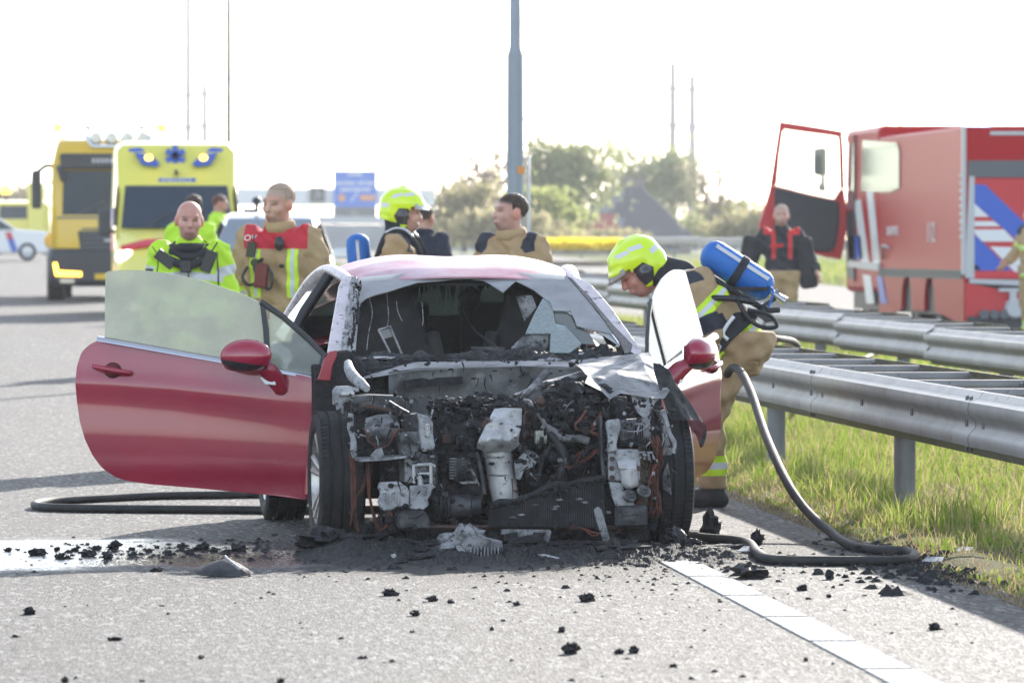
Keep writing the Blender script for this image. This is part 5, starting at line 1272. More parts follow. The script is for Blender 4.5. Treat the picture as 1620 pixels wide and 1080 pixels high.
mb = MB(); mb.tube([(-.17, -.09, 1.42), (-.08, -.135, 1.385), (0, -.155, 1.36), (.09, -.135, 1.385), (.17, -.085, 1.42)], .042, 8, 0, smooth=5, flat=.7); mb.build('harness', 'cloth_black', p, smooth=True)
MB().box((0, -.175, 1.355), (.075, .04, .085)).build('body_camera', 'radio_black', p, bevel=.008)
mb = MB(); mb.box((.155, -.15, 1.39), (.075, .05, .15), roty(R(22))); mb.tube([(.17, -.15, 1.45), (.215, -.15, 1.52)], .006, 6); mb.build('radio', 'radio_black', p, bevel=.008)
mb = MB(); mb.box((-.145, -.15, 1.405), (.14, .045, .075), roty(R(38))); mb.tube([(-.20, -.14, 1.44), (-.235, -.14, 1.49)], .004, 6); mb.build('radio', 'radio_black', p, bevel=.008)

# fire officer with the red shoulders
def cmd_attrs(j):
    def red(V): return np.maximum(1.375-V[:, 2]+.0, np.abs(V[:, 0])-.215)
    def core(V, w): return np.maximum(np.abs(np.abs(V[:, 0])-.125)-w, np.maximum(band(V[:, 2], 1.055, 1.375), V[:, 1]+.02))
    def arm(V, a, b): return np.minimum(along(V, j['el'], j['wl'], a, b, .09), along(V, j['er'], j['wr'], a, b, .09))
    def hv(V): return np.minimum(np.minimum(core(V, .036), np.maximum(band(V[:, 2], .86, .95), np.abs(V[:, 0])-.24)), arm(V, .25, .55))
    def sv(V): return np.minimum(np.minimum(core(V, .013), np.maximum(band(V[:, 2], .89, .92), np.abs(V[:, 0])-.24)), arm(V, .35, .45))
    def pad(V): return np.minimum(np.maximum(np.maximum(band(V[:, 0], .035, .075), band(V[:, 2], 1.25, 1.275)), V[:, 1]), np.minimum(along(V, j['sr'], j['er'], .55, .6, .3)+.0, 1)*0+1)
    return {'red': red, 'hv': hv, 'sv': sv, 'pad': pad}
p, j, T, M = make_person('person', 'short-haired fire officer in tan jacket with red shoulders and clipped radios', P(441, 38.6), R(-16), head=(-24, 8, 4), scale=1.035, skin=(.60, .36, .27), scalp=(.44, .31, .235), hair='hair_short', hair_line=.052,
                         jacket=('command_jacket', .80), trousers='turnout_trousers', jk_attrs=cmd_attrs, tr_attrs=tr_attrs, build=1.12,
                         J=dict(el=(-.29, .03, 1.16), wl=(-.25, -.05, .92), er=(.30, .05, 1.16), wr=(.275, -.02, .92)))
mb = MB(); mb.tube([(.082*math.cos(t), .015+.086*math.sin(t), 1.525+.012*math.sin(t)) for t in np.linspace(0, 2*math.pi, 21)], .026, 8, 0, caps=False, flat=1.6); mb.build('collar', mat('tan_cloth', TAN, .85, bump=.3, bs=150), p, smooth=True)
mb = MB(); mb.ball((.045, -.165, 1.41), (.034, .026, .050), 14); mb.build('radio', 'radio_black', p, smooth=True)
mb = MB(); mb.box((-.145, -.16, 1.37), (.055, .045, .10), roty(R(8))); mb.tube([(-.13, -.16, 1.42), (-.125, -.16, 1.47)], .006, 6); mb.build('radio', 'radio_black', p, bevel=.01)
MB().box((-.075, -.175, 1.20), (.085, .05, .16), roty(R(5))).build('red_pouch', 'red_case', p, bevel=.012)
mb = MB(); mb.tube([(-.17, -.17, 1.26), (-.20, -.18, 1.19), (-.16, -.18, 1.14), (-.10, -.18, 1.17), (-.12, -.18, 1.27), (-.06, -.18, 1.31)], .011, 8, 0, smooth=6); mb.tube([(-.03, -.18, 1.26), (.0, -.18, 1.20), (-.01, -.18, 1.12), (-.045, -.18, 1.13), (-.04, -.18, 1.24)], .010, 8, 0, smooth=6)
mb.lathe([(0, 0), (0, .026), (.03, .026), (.03, 0)], (-.115, -.20, 1.285), 'y', 16); mb.build('breathing_hose', 'radio_black', p, smooth=40)
def text_mesh(name, body, size, m, parent, loc, rot, extrude=.002, sx=1.0):
    cu_ = bpy.data.curves.new(name, 'FONT'); cu_.body = body; cu_.size = size; cu_.extrude = extrude; cu_.align_x = 'CENTER'; cu_.align_y = 'CENTER'
    tmp = bpy.data.objects.new(name, cu_); COL.objects.link(tmp); dg = bpy.context.evaluated_depsgraph_get()
    me = bpy.data.meshes.new_from_object(tmp.evaluated_get(dg)); bpy.data.objects.remove(tmp)
    me.materials.clear(); me.materials.append(MAT[m]); o = bpy.data.objects.new(name, me); COL.objects.link(o); o.parent = parent
    o.location = loc; o.rotation_euler = rot; o.scale = (sx, 1, 1); return o
text_mesh('lettering', 'OV', .06, 'white_print', p, (-.155, -.150, 1.445), (R(62), 0, 0))

# turned-out firefighter in helmet and air set, behind the roof
def ff_attrs(j):
    def yoke(V):
        a = np.minimum(along(V, j['sl'], j['el'], -.35, .12, .12), along(V, j['sr'], j['er'], -.35, .12, .12)); return np.maximum(a, np.abs(np.abs(V[:, 0])-.19)-.05)
    def arm(V, a, b): return np.minimum(along(V, j['sl'], j['el'], a, b, .11), along(V, j['sr'], j['er'], a, b, .11))
    def hv(V): return np.minimum(np.maximum(band(V[:, 2], 1.20, 1.27), np.abs(V[:, 0])-.2), np.minimum(np.maximum(band(V[:, 2], .86, .95), np.abs(V[:, 0])-.25), arm(V, .55, .8)))
    def sv(V): return np.minimum(np.maximum(band(V[:, 2], 1.224, 1.246), np.abs(V[:, 0])-.2), np.minimum(np.maximum(band(V[:, 2], .89, .92), np.abs(V[:, 0])-.25), arm(V, .63, .72)))
    return {'yoke': yoke, 'hv': hv, 'sv': sv, 'pad': lambda V: np.ones(len(V))}
loc = P(636, 40); rz_ = R(78)
p, j, T, M = make_person('person', 'firefighter in fluorescent helmet with blue air cylinder, seen in profile behind the car roof', loc, rz_, head=(6, 4, 0), scale=1.0, skin=(.60, .35, .27), jacket=('turnout_jacket', .80), trousers='turnout_trousers', jk_attrs=ff_attrs, tr_attrs=tr_attrs, build=1.1)
helmet(p, T, M, j['head']); neck_guard(p, j, T, M)
mb = MB()
for sg in (-1, 1): mb.tube([(sg*.12, .16, 1.36), (sg*.125, .09, 1.52), (sg*.12, -.02, 1.545), (sg*.12, -.13, 1.43), (sg*.12, -.165, 1.2)], .022, 8, 0, smooth=5, flat=.6)
mb.build('shoulder_strap', 'cloth_black', p, smooth=True)
mb = MB()
for sg in (-1, 1): mb.tube([(sg*.125, .10, 1.535), (sg*.122, .03, 1.566), (sg*.12, -.04, 1.558), (sg*.12, -.10, 1.505)], .013, 8, 0, smooth=5, flat=.7)
mb.build('strap_reflector', 'silver_tape', p, smooth=True)
air_set('air_cylinder', 'upright blue air cylinder on the back of the firefighter behind the car roof', loc, rz_, (0.03, .325, 1.53), (0, .27, .95), .085)

# dark-haired firefighter without helmet
loc = P(808, 39)
p, j, T, M = make_person('person', 'dark-haired bareheaded firefighter in tan jacket looking to the left behind the car roof', loc, R(-38), head=(-30, -2, 0), scale=1.0, skin=(.60, .36, .28), hair='hair_brown', hair_line=.035, scalp=(.06, .04, .028), jacket=('turnout_jacket', .80), trousers='turnout_trousers', jk_attrs=ff_attrs, tr_attrs=tr_attrs, build=1.1)
mb = MB(); mb.tube([(.080*math.cos(t), .012+.084*math.sin(t), 1.525+.012*math.sin(t)) for t in np.linspace(0, 2*math.pi, 21)], .026, 8, 0, caps=False, flat=1.7); mb.build('collar', 'tan_cloth', p, smooth=True)

# firefighter bending into the car
def bend_attrs(j):
    sp = (j['pelvis'], j['chest'])
    def yoke(V): return np.minimum(along(V, j['sl'], j['el'], -.3, .02, .11), along(V, j['sr'], j['er'], -.3, .02, .11))
    def pad(V): return np.minimum(along(V, j['sr'], j['er'], .78, 1.15, .12), along(V, j['sl'], j['el'], .8, 1.15, .12))
    def hv(V):
        t = np.minimum(along(V, sp[0], sp[1], -.20, .06, .4), along(V, sp[0], sp[1], .62, .86, .4))
        arm = np.minimum(along(V, j['er'], j['wr'], .70, .98, .1), along(V, j['el'], j['wl'], .7, .98, .1))
        st = np.maximum(np.abs(V[:, 1]-j['sr'][1]-.08-.25*(1.25-V[:, 2]))-.03, np.maximum(along(V, j['sr'], j['er'], .45, 1.3, .12), -(V[:, 0]-.05)))
        return np.minimum(t, arm)
    def sv(V): return np.minimum(along(V, sp[0], sp[1], -.115, -.03, .4), np.minimum(along(V, sp[0], sp[1], .70, .78, .4), along(V, j['er'], j['wr'], .80, .88, .1)))
    return {'yoke': yoke, 'pad': pad, 'hv': hv, 'sv': sv}
JB = dict(pelvis=(0, .13, .93), chest=(0, -.10, 1.165), neck=(0, -.225, 1.265), head=(0, -.405, 1.290), sl=(-.20, -.15, 1.20), el=(-.25, -.22, .95), wl=(-.20, -.36, .76), sr=(.20, -.15, 1.205), er=(.265, -.035, .985), wr=(.215, -.03, .76),
          hl=(-.10, .12, .90), kl=(-.12, -.13, .50), al=(-.12, -.17, .09), hr=(.10, .13, .90), kr=(.12, -.04, .50), ar=(.12, .0, .09))
loc = P(1128, 31.5); rz_ = R(-90)-PSI
p, j, T, M = make_person('person', 'firefighter in fluorescent helmet bending down at the open door of the burnt car', loc, rz_, J=JB, head=(8, 38, 0), scale=1.0, skin=(.60, .35, .27), jacket=('turnout_jacket', None), trousers='turnout_trousers', jk_attrs=bend_attrs, tr_attrs=tr_attrs, build=1.13, res=.009, gloves=True)
helmet(p, T, M, j['head']); 
pr = [cap(j['neck']+v3(0, .05, .01), T(0, .06, -.04), .09, .095)]; sdf_obj('neck_guard', pr, .009, .03, 'cloth_black', p, relax=1)
ca, cb = (0.02, -.055, 1.425), (0.02, .318, 1.185)
bo, a, b, ax, up2, sd = air_set('air_cylinder', 'slanting blue air cylinder on the back of the bending firefighter', loc, rz_, ca, cb, .088, up=(0, .5, 1))
mb = MB()
for sg in (-1, 1): mb.tube([a+sd*sg*.10-up2*.12+ax*.06, a+sd*sg*.11-up2*.11+ax*.12, b+sd*sg*.10-up2*.10, b+sd*sg*.06-up2*.06+ax*.09], .016, 8, 0, smooth=5)
mb.box(a*.45+b*.55-up2*.105, (.24, .42, .02), None); mb.build('back_plate', 'cloth_black', bo, smooth=40)
mb = MB(); mb.tube([(.12, .04, 1.235), (.14, -.06, 1.288), (.16, -.15, 1.30), (.172, -.22, 1.262), (.165, -.262, 1.18)], .018, 8, 0, smooth=5, flat=.6); mb.build('shoulder_strap', 'silver_tape', bo, smooth=True)
mb = MB(); mb.prism([(.262, .04, .855), (.262, -.02, .905), (.235, .11, 1.075), (.21, .26, 1.09), (.24, .22, 1.03), (.262, .10, .93)], (-.02, 0, 0)); mb.prism([(.255, .02, .83), (.255, -.035, .87), (.262, -.02, .905), (.262, .04, .855)], (-.02, 0, 0)); mb.build('waist_belt', 'cloth_black', bo, bevel=.008)
mb = MB(); mb.tube([(.275, .105, 1.055), (.278, .06, .995), (.280, .045, .955), (.282, .072, .925)], .011, 8, 0, smooth=4); mb.tube([(.278, -.005, .895), (.278, .018, .88)], .004, 5); mb.tube([(.278, .012, .905), (.278, .035, .89), (.278, .02, .862)], .004, 5); mb.build('belt_print', 'white_print', bo, smooth=True)
mb = MB(); mb.tube([b+ax*.04-up2*.02, b+ax*.0-up2*.10+sd*.08, Vector((.245, .20, 1.03)), Vector((.235, .12, 1.15))], .012, 8, 0, smooth=6); mb.tube([Vector((.22, -.02, 1.155)), Vector((.245, .10, 1.15)), Vector((.20, .22, 1.13))], .017, 8, 0, smooth=5)
mb.build('air_hose', 'radio_black', bo, smooth=True)
mb = MB(); mb.tube([b+sd*.05+up2*.02-ax*.08, b+sd*.09+up2*.015, b+sd*.10-up2*.08+ax*.03, b+sd*.10-up2*.13+ax*.02], .006, 6, 0, smooth=6); mb.lump(b+sd*.10-up2*.13+ax*.02, (.014, .014, .022), 1, .1, 10); mb.build('gauge_hose', 'cylinder_blue', bo, smooth=True)
mb = MB(); mb.prism([(.27, .27, 1.10), (.27, .33, 1.03), (.27, .28, 1.02), (.27, .22, 1.07)], (-.03, 0, 0)); mb.tube([(.26, .18, 1.09), (.265, .30, 1.06), (.265, .34, 1.0), (.26, .26, .995), (.25, .18, 1.04)], .012, 8, 0, smooth=5); mb.build('regulator', 'radio_black', bo, smooth=40)

# people farther off
def med_attrs(j): return {'sv': lambda V: np.maximum(band(V[:, 2], 1.20, 1.25), np.abs(V[:, 0])-.25)}
make_person('person', 'dark-haired person in fluorescent jacket turned away, in front of the ambulance', P(303, 62), R(150), head=(60, 8, 0), scale=1.06, res=.013, hair='hair_brown', jacket=('medic_jacket', .75), trousers='dark_trousers', jk_attrs=med_attrs, hair_line=.03)
make_person('person', 'person with brown hair behind the silver van, only the head showing', P(347, 88), R(70), head=(20, 10, 0), scale=1.07, res=.013, hair='hair_auburn', jacket=('medic_jacket', .75), trousers='dark_trousers', jk_attrs=med_attrs, hair_line=.0)
make_person('person', 'person in a navy T-shirt, mostly hidden behind the helmeted firefighter', P(672, 58), R(150), head=(0, 5, 0), scale=1.0, res=.013, hair='hair_brown', jacket=('navy_shirt', .85), trousers='dark_trousers', shortsleeve=True, J=dict(er=(-.30, .02, 1.17), wr=(-.2, -.18, 1.12), sr=(.195, .01, 1.44)) if False else dict(el=(-.29, .06, 1.18), wl=(-.20, -.16, 1.10)))
def suit_attrs(j):
    def red(V):
        x, z = V[:, 0], V[:, 2]
        b1 = np.maximum(np.abs(np.abs(x)-.10)-.025, band(z, 1.15, 1.5)); b2 = np.maximum(band(x, -.14, .02), band(z, 1.29, 1.33)); b3 = np.maximum(1.44-z, np.abs(np.abs(x)-.17)-.05)
        return np.minimum(np.minimum(b1, b2), b3)
    return {'red': red}
layer_mat('dark_vest', (.025, .027, .035), [('red', (.60, .03, .03), .004)], rough=.8, bump=.3, bs=90)
loc = P(1236, 68.5)
p, j, T, M = make_person('person', 'person in dark vest with red straps and tan trousers standing beside the fire engine', loc, R(-4), head=(0, 0, 0), scale=1.0, res=.013, hair='hair_stubble', jacket=('dark_vest', .95), trousers='turnout_trousers', jk_attrs=suit_attrs, tr_attrs=tr_attrs, skin=(.60, .36, .29),
            J=dict(el=(-.34, .04, 1.17), wl=(-.40, -.06, .98), er=(.34, .04, 1.17), wr=(.42, -.05, 1.0)))
mb = MB(); mb.box((-.40, .0, 1.17), (.20, .16, .52), roty(R(10))); mb.build('hanging_sleeve', 'cloth_black', p, bevel=.05)
mb = MB(); mb.box((.30, .0, 1.10), (.22, .16, .62), roty(R(-8))); mb.build('hanging_sleeve', 'cloth_black', p, bevel=.05)
make_person('person', 'firefighter in tan jacket at the right edge of the photo, partly cut off', P(1634, 74), R(-60), head=(-20, 0, 0), scale=1.0, res=.013, hair='hair_brown', jacket=('turnout_jacket', .80), trousers='turnout_trousers', jk_attrs=ff_attrs, tr_attrs=tr_attrs, J=dict(el=(-.32, .02, 1.22), wl=(-.34, -.16, 1.05)))
# ------------------------------------------------------------------ vehicles
mat('sky_glass', (.16, .20, .23), .06, spec=.8)
mat('veh_glass', (.025, .045, .07), .15, spec=.22)
mat('truck_yellow', (.72, .46, .012), .35, coat=.6)
mat('amb_yellow', (.80, .72, .11), .35, coat=.6)
mat('white_paint', (.78, .79, .80), .3, coat=.6)
mat('silver_paint', (.60, .62, .66), .3, metal=.3, coat=.7)
mat('dark_grey', (.035, .038, .045), .5)
mat('mid_grey', (.10, .11, .125), .5)
mat('light_grey', (.5, .51, .52), .45)
mat('fire_red', (.42, .006, .012), .40, spec=.10)
mat('fire_red_matt', (.55, .02, .025), .45)
mat('police_blue', (.02, .10, .52), .4)
mat('police_red', (.62, .02, .04), .4)
mat('strip_white', (.75, .76, .77), .4)
mat('amber_lamp', (.9, .45, .05), .3, emit=(1, .50, .04), es=2.6)
mat('white_lamp', (.9, .9, .9), .2, emit=(1, .97, .9), es=3.0)
mat('blue_lamp', (.1, .3, .9), .2, emit=(.25, .5, 1), es=4.0)
mat('lamp_lens', (.55, .54, .5), .15, metal=.4)
def FR(uc, D, base):
    """front-view tracing for a vehicle D metres off whose middle is at photo column uc: (u,v) -> local (x, z)"""
    s = FPX/D; return lambda u, v: ((u-uc)/s, CAMH-(v-HOR)/s-base)
def flat(name, f, pts, y, t, m, parent, bevel=.01): return MB().prism([(f(*p)[0], y+(p[2] if len(p) > 2 else 0), f(p[0], p[1])[1]) for p in pts], (0, t, 0)).build(name, m, parent, bevel=bevel, segs=1)
def veh_wheel(parent, x, y, r, w, rim='light_grey'):
    wh = MB().lathe([(-w/2, r*.6), (-w/2, r*.92), (-w/2+.03, r), (w/2-.03, r), (w/2, r*.92), (w/2, r*.6)], (x, y, r), 'x', 32).build('wheel', 'rubber', parent, smooth=40)
    MB().lathe([(-w*.45, r*.62), (-w*.3, r*.5), (-w*.35, .1), (-w*.35, 0), (w*.35, 0), (w*.35, .1), (w*.3, r*.5), (w*.45, r*.62)], (x, y, r), 'x', 24).build('rim', rim, wh, smooth=40)
    return wh
def shell(name, secs, m, parent, bevel=.05, sub=0):
    """body lofted through cross sections [(y, [(x,z)...])] (closed loops of equal length)"""
    n = len(secs[0][1]); vs = []; fs = []
    for y, lp in secs: vs += [(x, y, z) for x, z in lp]
    for i in range(len(secs)-1): fs += [(i*n+k, i*n+(k+1) % n, (i+1)*n+(k+1) % n, (i+1)*n+k) for k in range(n)]
    fs += [list(range(n-1, -1, -1)), list(range((len(secs)-1)*n, len(secs)*n))]
    return MB().add(vs, fs).build(name, m, parent, bevel=bevel, smooth=35, segs=3)
def ring(w, z0, z1, wt=None, zs=None):
    wt = wt or w; zs = zs or (z0+z1)/2
    return [(-w*.94, z0), (w*.94, z0), (w, z0+.12), (w, zs), (wt, z1-.10), (wt*.88, z1), (-wt*.88, z1), (-wt, z1-.10), (-w, zs), (-w, z0+.12)]

# --- yellow recovery lorry
Dt = 110; gt = ground_z(Dt)
tr = empty('recovery_lorry', P(172, Dt, gt), 0, 'yellow recovery lorry with black bumper and roof lamps behind the ambulance', 'lorry'); f = FR(172, Dt, gt)
shell('cab', [(0, ring(1.07, .95, 2.62)), (.10, ring(1.10, .9, 2.78)), (.45, ring(1.11, .9, 3.12, 1.02)), (2.3, ring(1.12, .9, 3.28, 1.04))], 'truck_yellow', tr, .08)
shell('chassis', [(2.2, ring(.5, .55, .95)), (9, ring(.5, .55, .95))], 'dark_grey', tr, .02)
shell('bed', [(2.6, ring(1.25, 1.0, 1.35)), (9.2, ring(1.25, 1.0, 1.35))], 'truck_yellow', tr, .03)
shell('bumper', [(-.10, ring(1.10, .32, .98)), (.1, ring(1.18, .28, 1.05)), (.5, ring(1.2, .3, 1.1))], 'dark_grey', tr, .08)
flat('windscreen', f, [(100, 269), (248, 269), (252, 341), (98, 341)], -.005, .03, 'veh_glass', tr, .02)
flat('sun_visor', f, [(95, 243), (252, 243), (252, 268), (96, 268)], -.10, .16, 'dark_grey', tr, .03)
for k in range(7): flat('visor_letter', f, [(146+k*7, 251), (150.5+k*7, 251), (150.5+k*7, 258), (146+k*7, 258)], -.106, .004, 'light_grey', tr, 0)
flat('grille', f, [(123, 365), (222, 365), (216, 410), (129, 410)], -.012, .03, 'dark_grey', tr, .02)
flat('grille_badge', f, [(165, 378), (180, 378), (180, 382), (165, 382)], -.016, .01, 'light_grey', tr, 0)
flat('panel_seam', f, [(90, 343), (255, 343), (255, 346), (90, 346)], -.006, .01, 'mid_grey', tr, 0)
for sg in (-1, 1):
    u = lambda x: 172+sg*(x-172)*-1 if sg > 0 else x
    lp = [(84, 416), (90, 415), (93, 428), (129, 430), (129, 437), (88, 436)]
    flat('indicator', f, [(u(a), b) for a, b in lp], -.115, .05, 'amber_lamp', tr, .004)
    flat('headlamp', f, [(u(95), 441), (u(118), 441), (u(118), 448), (u(95), 448)], -.112, .05, 'lamp_lens', tr, .004)
    mm = flat('mirror', f, [(u(50), 270), (u(66), 268), (u(66), 330), (u(51), 330)], .05, .18, 'dark_grey', tr, .03)
    MB().tube([(f(u(60), 272)[0], .12, f(60, 272)[1]), (f(u(76), 262)[0], .14, f(76, 262)[1]), (f(u(94), 268)[0], .10, f(94, 268)[1])], .045, 8, 0, smooth=4).build('mirror_arm', 'dark_grey', mm, smooth=True)
    flat('kerb_mirror', f, [(u(88), 262), (u(100), 262), (u(106), 286), (u(98), 290)], -.12, .16, 'dark_grey', tr, .04)
    veh_wheel(tr, sg*1.02, 1.35, .50, .34, 'mid_grey'); veh_wheel(tr, sg*.95, 6.4, .50, .5, 'mid_grey')
mb = MB(); mb.tube([(f(94, 0)[0], .7, f(0, 200)[1]), (f(266, 0)[0], .7, f(0, 200)[1])], .03, 8)
for u in (140, 225): mb.tube([(f(u, 0)[0], .7, f(0, 200)[1]), (f(u, 0)[0], .8, 3.25)], .03, 6)
mb.build('aerial_bar', 'mid_grey', tr, smooth=True)
lb = MB(); lb.tube([(f(u, v)[0], .28, f(u, v)[1]) for u, v in ((136, 214), (146, 232), (228, 232), (240, 214))], .05, 8, 0); lb = lb.build('lamp_bar', 'chrome', tr, smooth=True)
for k in range(4):
    u = 152+k*25; x, z = f(u, 219); MB().lathe([(0, 0), (-.02, .08), (0, .125), (.06, .135), (.12, .08), (.13, 0)], (x, .25, z), 'y', 20).build('spot_lamp', 'lamp_lens', lb, smooth=40)
for u in (268, 272): pass
MB().lathe([(0, .09), (.16, .08), (.2, 0)], (f(270, 0)[0]-.15, 1.4, 3.28), 'z', 16).build('beacon', 'amber_lamp', tr, smooth=40)
MB().lathe([(0, .09), (.16, .08), (.2, 0)], (-1.0, 1.4, 3.28), 'z', 16).build('beacon', 'amber_lamp', tr, smooth=40)

for x in (-.6, .1): MB().tube([(x, -.03, f(0, 339)[1]), (x+.5, -.03, f(0, 318)[1])], .016, 6).build('wiper', 'mid_grey', tr)
MB().bx(-.27, .27, -.13, -.11, .42, .53).build('number_plate', 'truck_yellow', tr)
for k in range(5): MB().bx(-.52, .50, -.026, -.013, 1.02+.09*k, 1.05+.09*k).build('grille_slat', 'mid_grey', tr)
# --- ambulance
Da = 91; ga = ground_z(Da)
am = empty('ambulance', P(282, Da, ga), 0, 'yellow ambulance with blue star and amber flashing lamps, facing the camera', 'ambulance'); f = FR(282, Da, ga)
shell('body', [(0, ring(.86, .30, .98)), (.08, ring(.96, .26, 1.06)), (.55, ring(1.0, .25, 1.30)), (.95, ring(1.01, .25, 1.40)), (1.5, ring(1.01, .25, 2.05, .93, 1.35)), (1.62, ring(1.01, .25, 2.25, .95, 1.4)), (2.05, ring(1.02, .25, 2.78, .97, 1.6)), (2.5, ring(1.02, .25, 2.84, .99, 1.8)), (6.0, ring(1.02, .25, 2.84, .99, 1.8))], 'amb_yellow', am, .05)
x0, zb = f(192, 360); x1, zt = f(378, 292)
MB().prism([(-.90, .93, 1.41), (.90, .93, 1.41), (.83, 1.535, 2.09), (-.83, 1.535, 2.09)], (0, -.03, .02)).build('windscreen', 'veh_glass', am, bevel=.01)
star = []
for k in range(3):
    a = math.pi*k/3; star.append(a)
mb = MB(); x, z = f(281, 244)
nS = Vector((0, -.60, .24)).normalized()
for a in star:
    d = Vector((math.sin(a), 0, math.cos(a))); e = Vector((math.cos(a), 0, -math.sin(a)))
    mb.prism([Vector((x, 1.80, z))+d*.17*p+e*.045*q for p, q in ((-1, -1), (-1, 1), (1, 1), (1, -1))], (0, .35, 0))
mb.build('star_of_life', 'police_blue', am)
for sg in (-1, 1):
    uu = lambda u: 564-u if sg > 0 else u
    pod = flat('lamp_pod', f, [(uu(215), 239), (uu(242), 242), (uu(256), 257), (uu(250), 262), (uu(227), 259)], 1.66, .3, 'police_blue', am, .01)
    x, z = f(uu(238), 247); MB().ball((x, 1.66, z), (.065, .05, .05), 12).build('flasher', 'amber_lamp', pod, smooth=True)
    flat('roof_lamp', f, [(uu(205), 232), (uu(225), 230), (uu(238), 240), (uu(208), 246)], 1.95, .3, 'police_blue', am, .02)
    x, z = f(uu(200), 406); MB().ball((x+sg*.0, .10, z), (.17, .10, .115), 16).build('headlamp', 'white_lamp', am, smooth=True)
    m_ = MB(); m_.box((sg*1.17, 1.15, 1.52), (.20, .14, .42)); m_.box((sg*1.04, 1.2, 1.36), (.12, .06, .06)); m_.build('mirror', 'dark_grey', am, bevel=.04)
    veh_wheel(am, sg*.88, .85, .34, .24); veh_wheel(am, sg*.88, 4.4, .34, .24)
    flat('red_flash', f, [(uu(205), 398), (uu(240), 390), (uu(262), 384), (uu(262), 393), (uu(240), 399), (uu(212), 406)], .27, .3, 'police_red', am, 0) if False else MB().prism([(sg*.90, .05, 1.03), (sg*.40, .12, 1.12), (sg*.22, .34, 1.22), (sg*.50, .30, 1.21), (sg*.92, .14, 1.10)], (0, -.02, .03)).build('red_flash', 'police_red', am)
    MB().bx(sg*1.021, sg*1.028, 1.9, 5.9, 1.05, 1.35).build('red_stripe', 'police_red', am); MB().bx(sg*1.021, sg*1.028, 1.9, 5.9, 1.45, 1.75).build('blue_stripe', 'police_blue', am)
    MB().prism([(sg*1.012, .98, 1.45), (sg*1.012, 1.75, 1.45), (sg*.955, 1.75, 2.1), (sg*.955, 1.58, 2.1)], (sg*.012, 0, 0)).build('side_window', 'veh_glass', am)
flat('grille', f, [(235, 410), (329, 410), (325, 418), (239, 418)], -.01, .1, 'dark_grey', am, .01)
flat('bonnet_seam', f, [(202, 370), (362, 370), (362, 373), (202, 373)], .70, .3, 'mid_grey', am, 0)
flat('name_band', f, [(254, 280), (313, 280), (313, 287), (254, 287)], 1.57, .2, 'police_blue', am, 0)
text_mesh('lettering', 'AMBULANCE', .085, 'white_print', am, (0, 1.56, f(0, 283.5)[1]), (R(90), 0, 0))
MB().box((0, 1.60, f(0, 271)[1]), (.05, .12, .09)).build('roof_camera', 'dark_grey', am, bevel=.01)
for x in (-.5, .28): MB().tube([(x, .90, 1.43), (x+.42, 1.06, 1.66)], .014, 6).build('wiper', 'dark_grey', am)
MB().bx(-.85, .85, -.03, .04, .30, .52).build('bumper', 'dark_grey', am, bevel=.03); MB().bx(-.26, .26, -.045, -.03, .36, .47).build('number_plate', 'amb_yellow', am)
for k in range(4): MB().bx(-.45, .45, -.025, -.01, .60+.07*k, .63+.07*k).build('grille_slat', 'dark_grey', am)

# --- silver van
Dv = 79; gv = ground_z(Dv)
va = empty('silver_van', P(424, Dv, gv), R(-3), 'silver passenger van behind the two people at the car door', 'van'); f = FR(424, Dv, gv)
shell('body', [(0, ring(.74, .25, .85)), (.1, ring(.86, .22, .95)), (.9, ring(.90, .2, 1.06)), (1.05, ring(.90, .2, 1.10, .82, .9)), (1.95, ring(.90, .2, 1.60, .66, 1.0)), (2.4, ring(.90, .2, 1.68, .68, 1.0)), (3.8, ring(.90, .2, 1.66, .68, 1.0)), (4.5, ring(.88, .22, 1.25, .74, 1.0))], 'silver_paint', va, .06)
MB().prism([(-.74, 1.06, 1.12), (.74, 1.06, 1.12), (.60, 1.86, 1.565), (-.60, 1.86, 1.565)], (0, -.03, .035)).build('windscreen', mat('sky_glass', (.16, .20, .23), .06, spec=.8), va, bevel=.01)
for sg in (-1, 1):
    MB().prism([(sg*.87, 1.4, 1.08), (sg*.87, 3.9, 1.08), (sg*.70, 3.7, 1.52), (sg*.70, 2.0, 1.54)], (sg*.02, 0, 0)).build('side_window', 'veh_glass', va)
    veh_wheel(va, sg*.76, .8, .33, .22); veh_wheel(va, sg*.76, 3.6, .33, .22)
    MB().box((sg*1.0, 1.25, 1.1), (.2, .1, .15)).build('mirror', 'silver_paint', va, bevel=.03)
    MB().box((sg*.66, .02, .72), (.34, .1, .16)).build('headlamp', 'lamp_lens', va, bevel=.03)
mb = MB(); mb.tube([(-.2, 2.3, 1.68), (-.2, 2.3, 1.80)], .03, 8); mb.ball((-.2, 2.3, 1.85), (.07, .07, .06), 10); mb.build('roof_camera', 'dark_grey', va, smooth=True)

# --- police car far left, side on
Dp = 190; gp_ = ground_z(Dp)
pc = empty('police_car', P(-22, Dp, gp_), 0, 'white police car with red and blue slanting stripes at the far left', 'car')
prof = [(-2.2, .25), (2.05, .25), (2.2, .45), (2.2, .80), (1.95, .98), (1.0, 1.05), (.35, 1.50), (-1.35, 1.52), (-2.05, 1.05), (-2.22, .9)]
shell('body', [(yy, [(x*k, .25+(z-.25)*kz) for x, z in reversed(prof)]) for yy, k, kz in ((-.88, .985, .97), (-.80, 1, 1), (.80, 1, 1), (.88, .985, .97))], 'white_paint', pc, .06)
MB().prism([(.98, -.885, 1.04), (.36, -.86, 1.43), (-.35, -.86, 1.45), (-.35, -.885, 1.02)], (0, -.012, 0)).build('side_window', 'veh_glass', pc); MB().prism([(-.45, -.885, 1.02), (-.45, -.86, 1.45), (-1.3, -.86, 1.45), (-1.75, -.885, 1.06)], (0, -.012, 0)).build('side_window', 'veh_glass', pc)
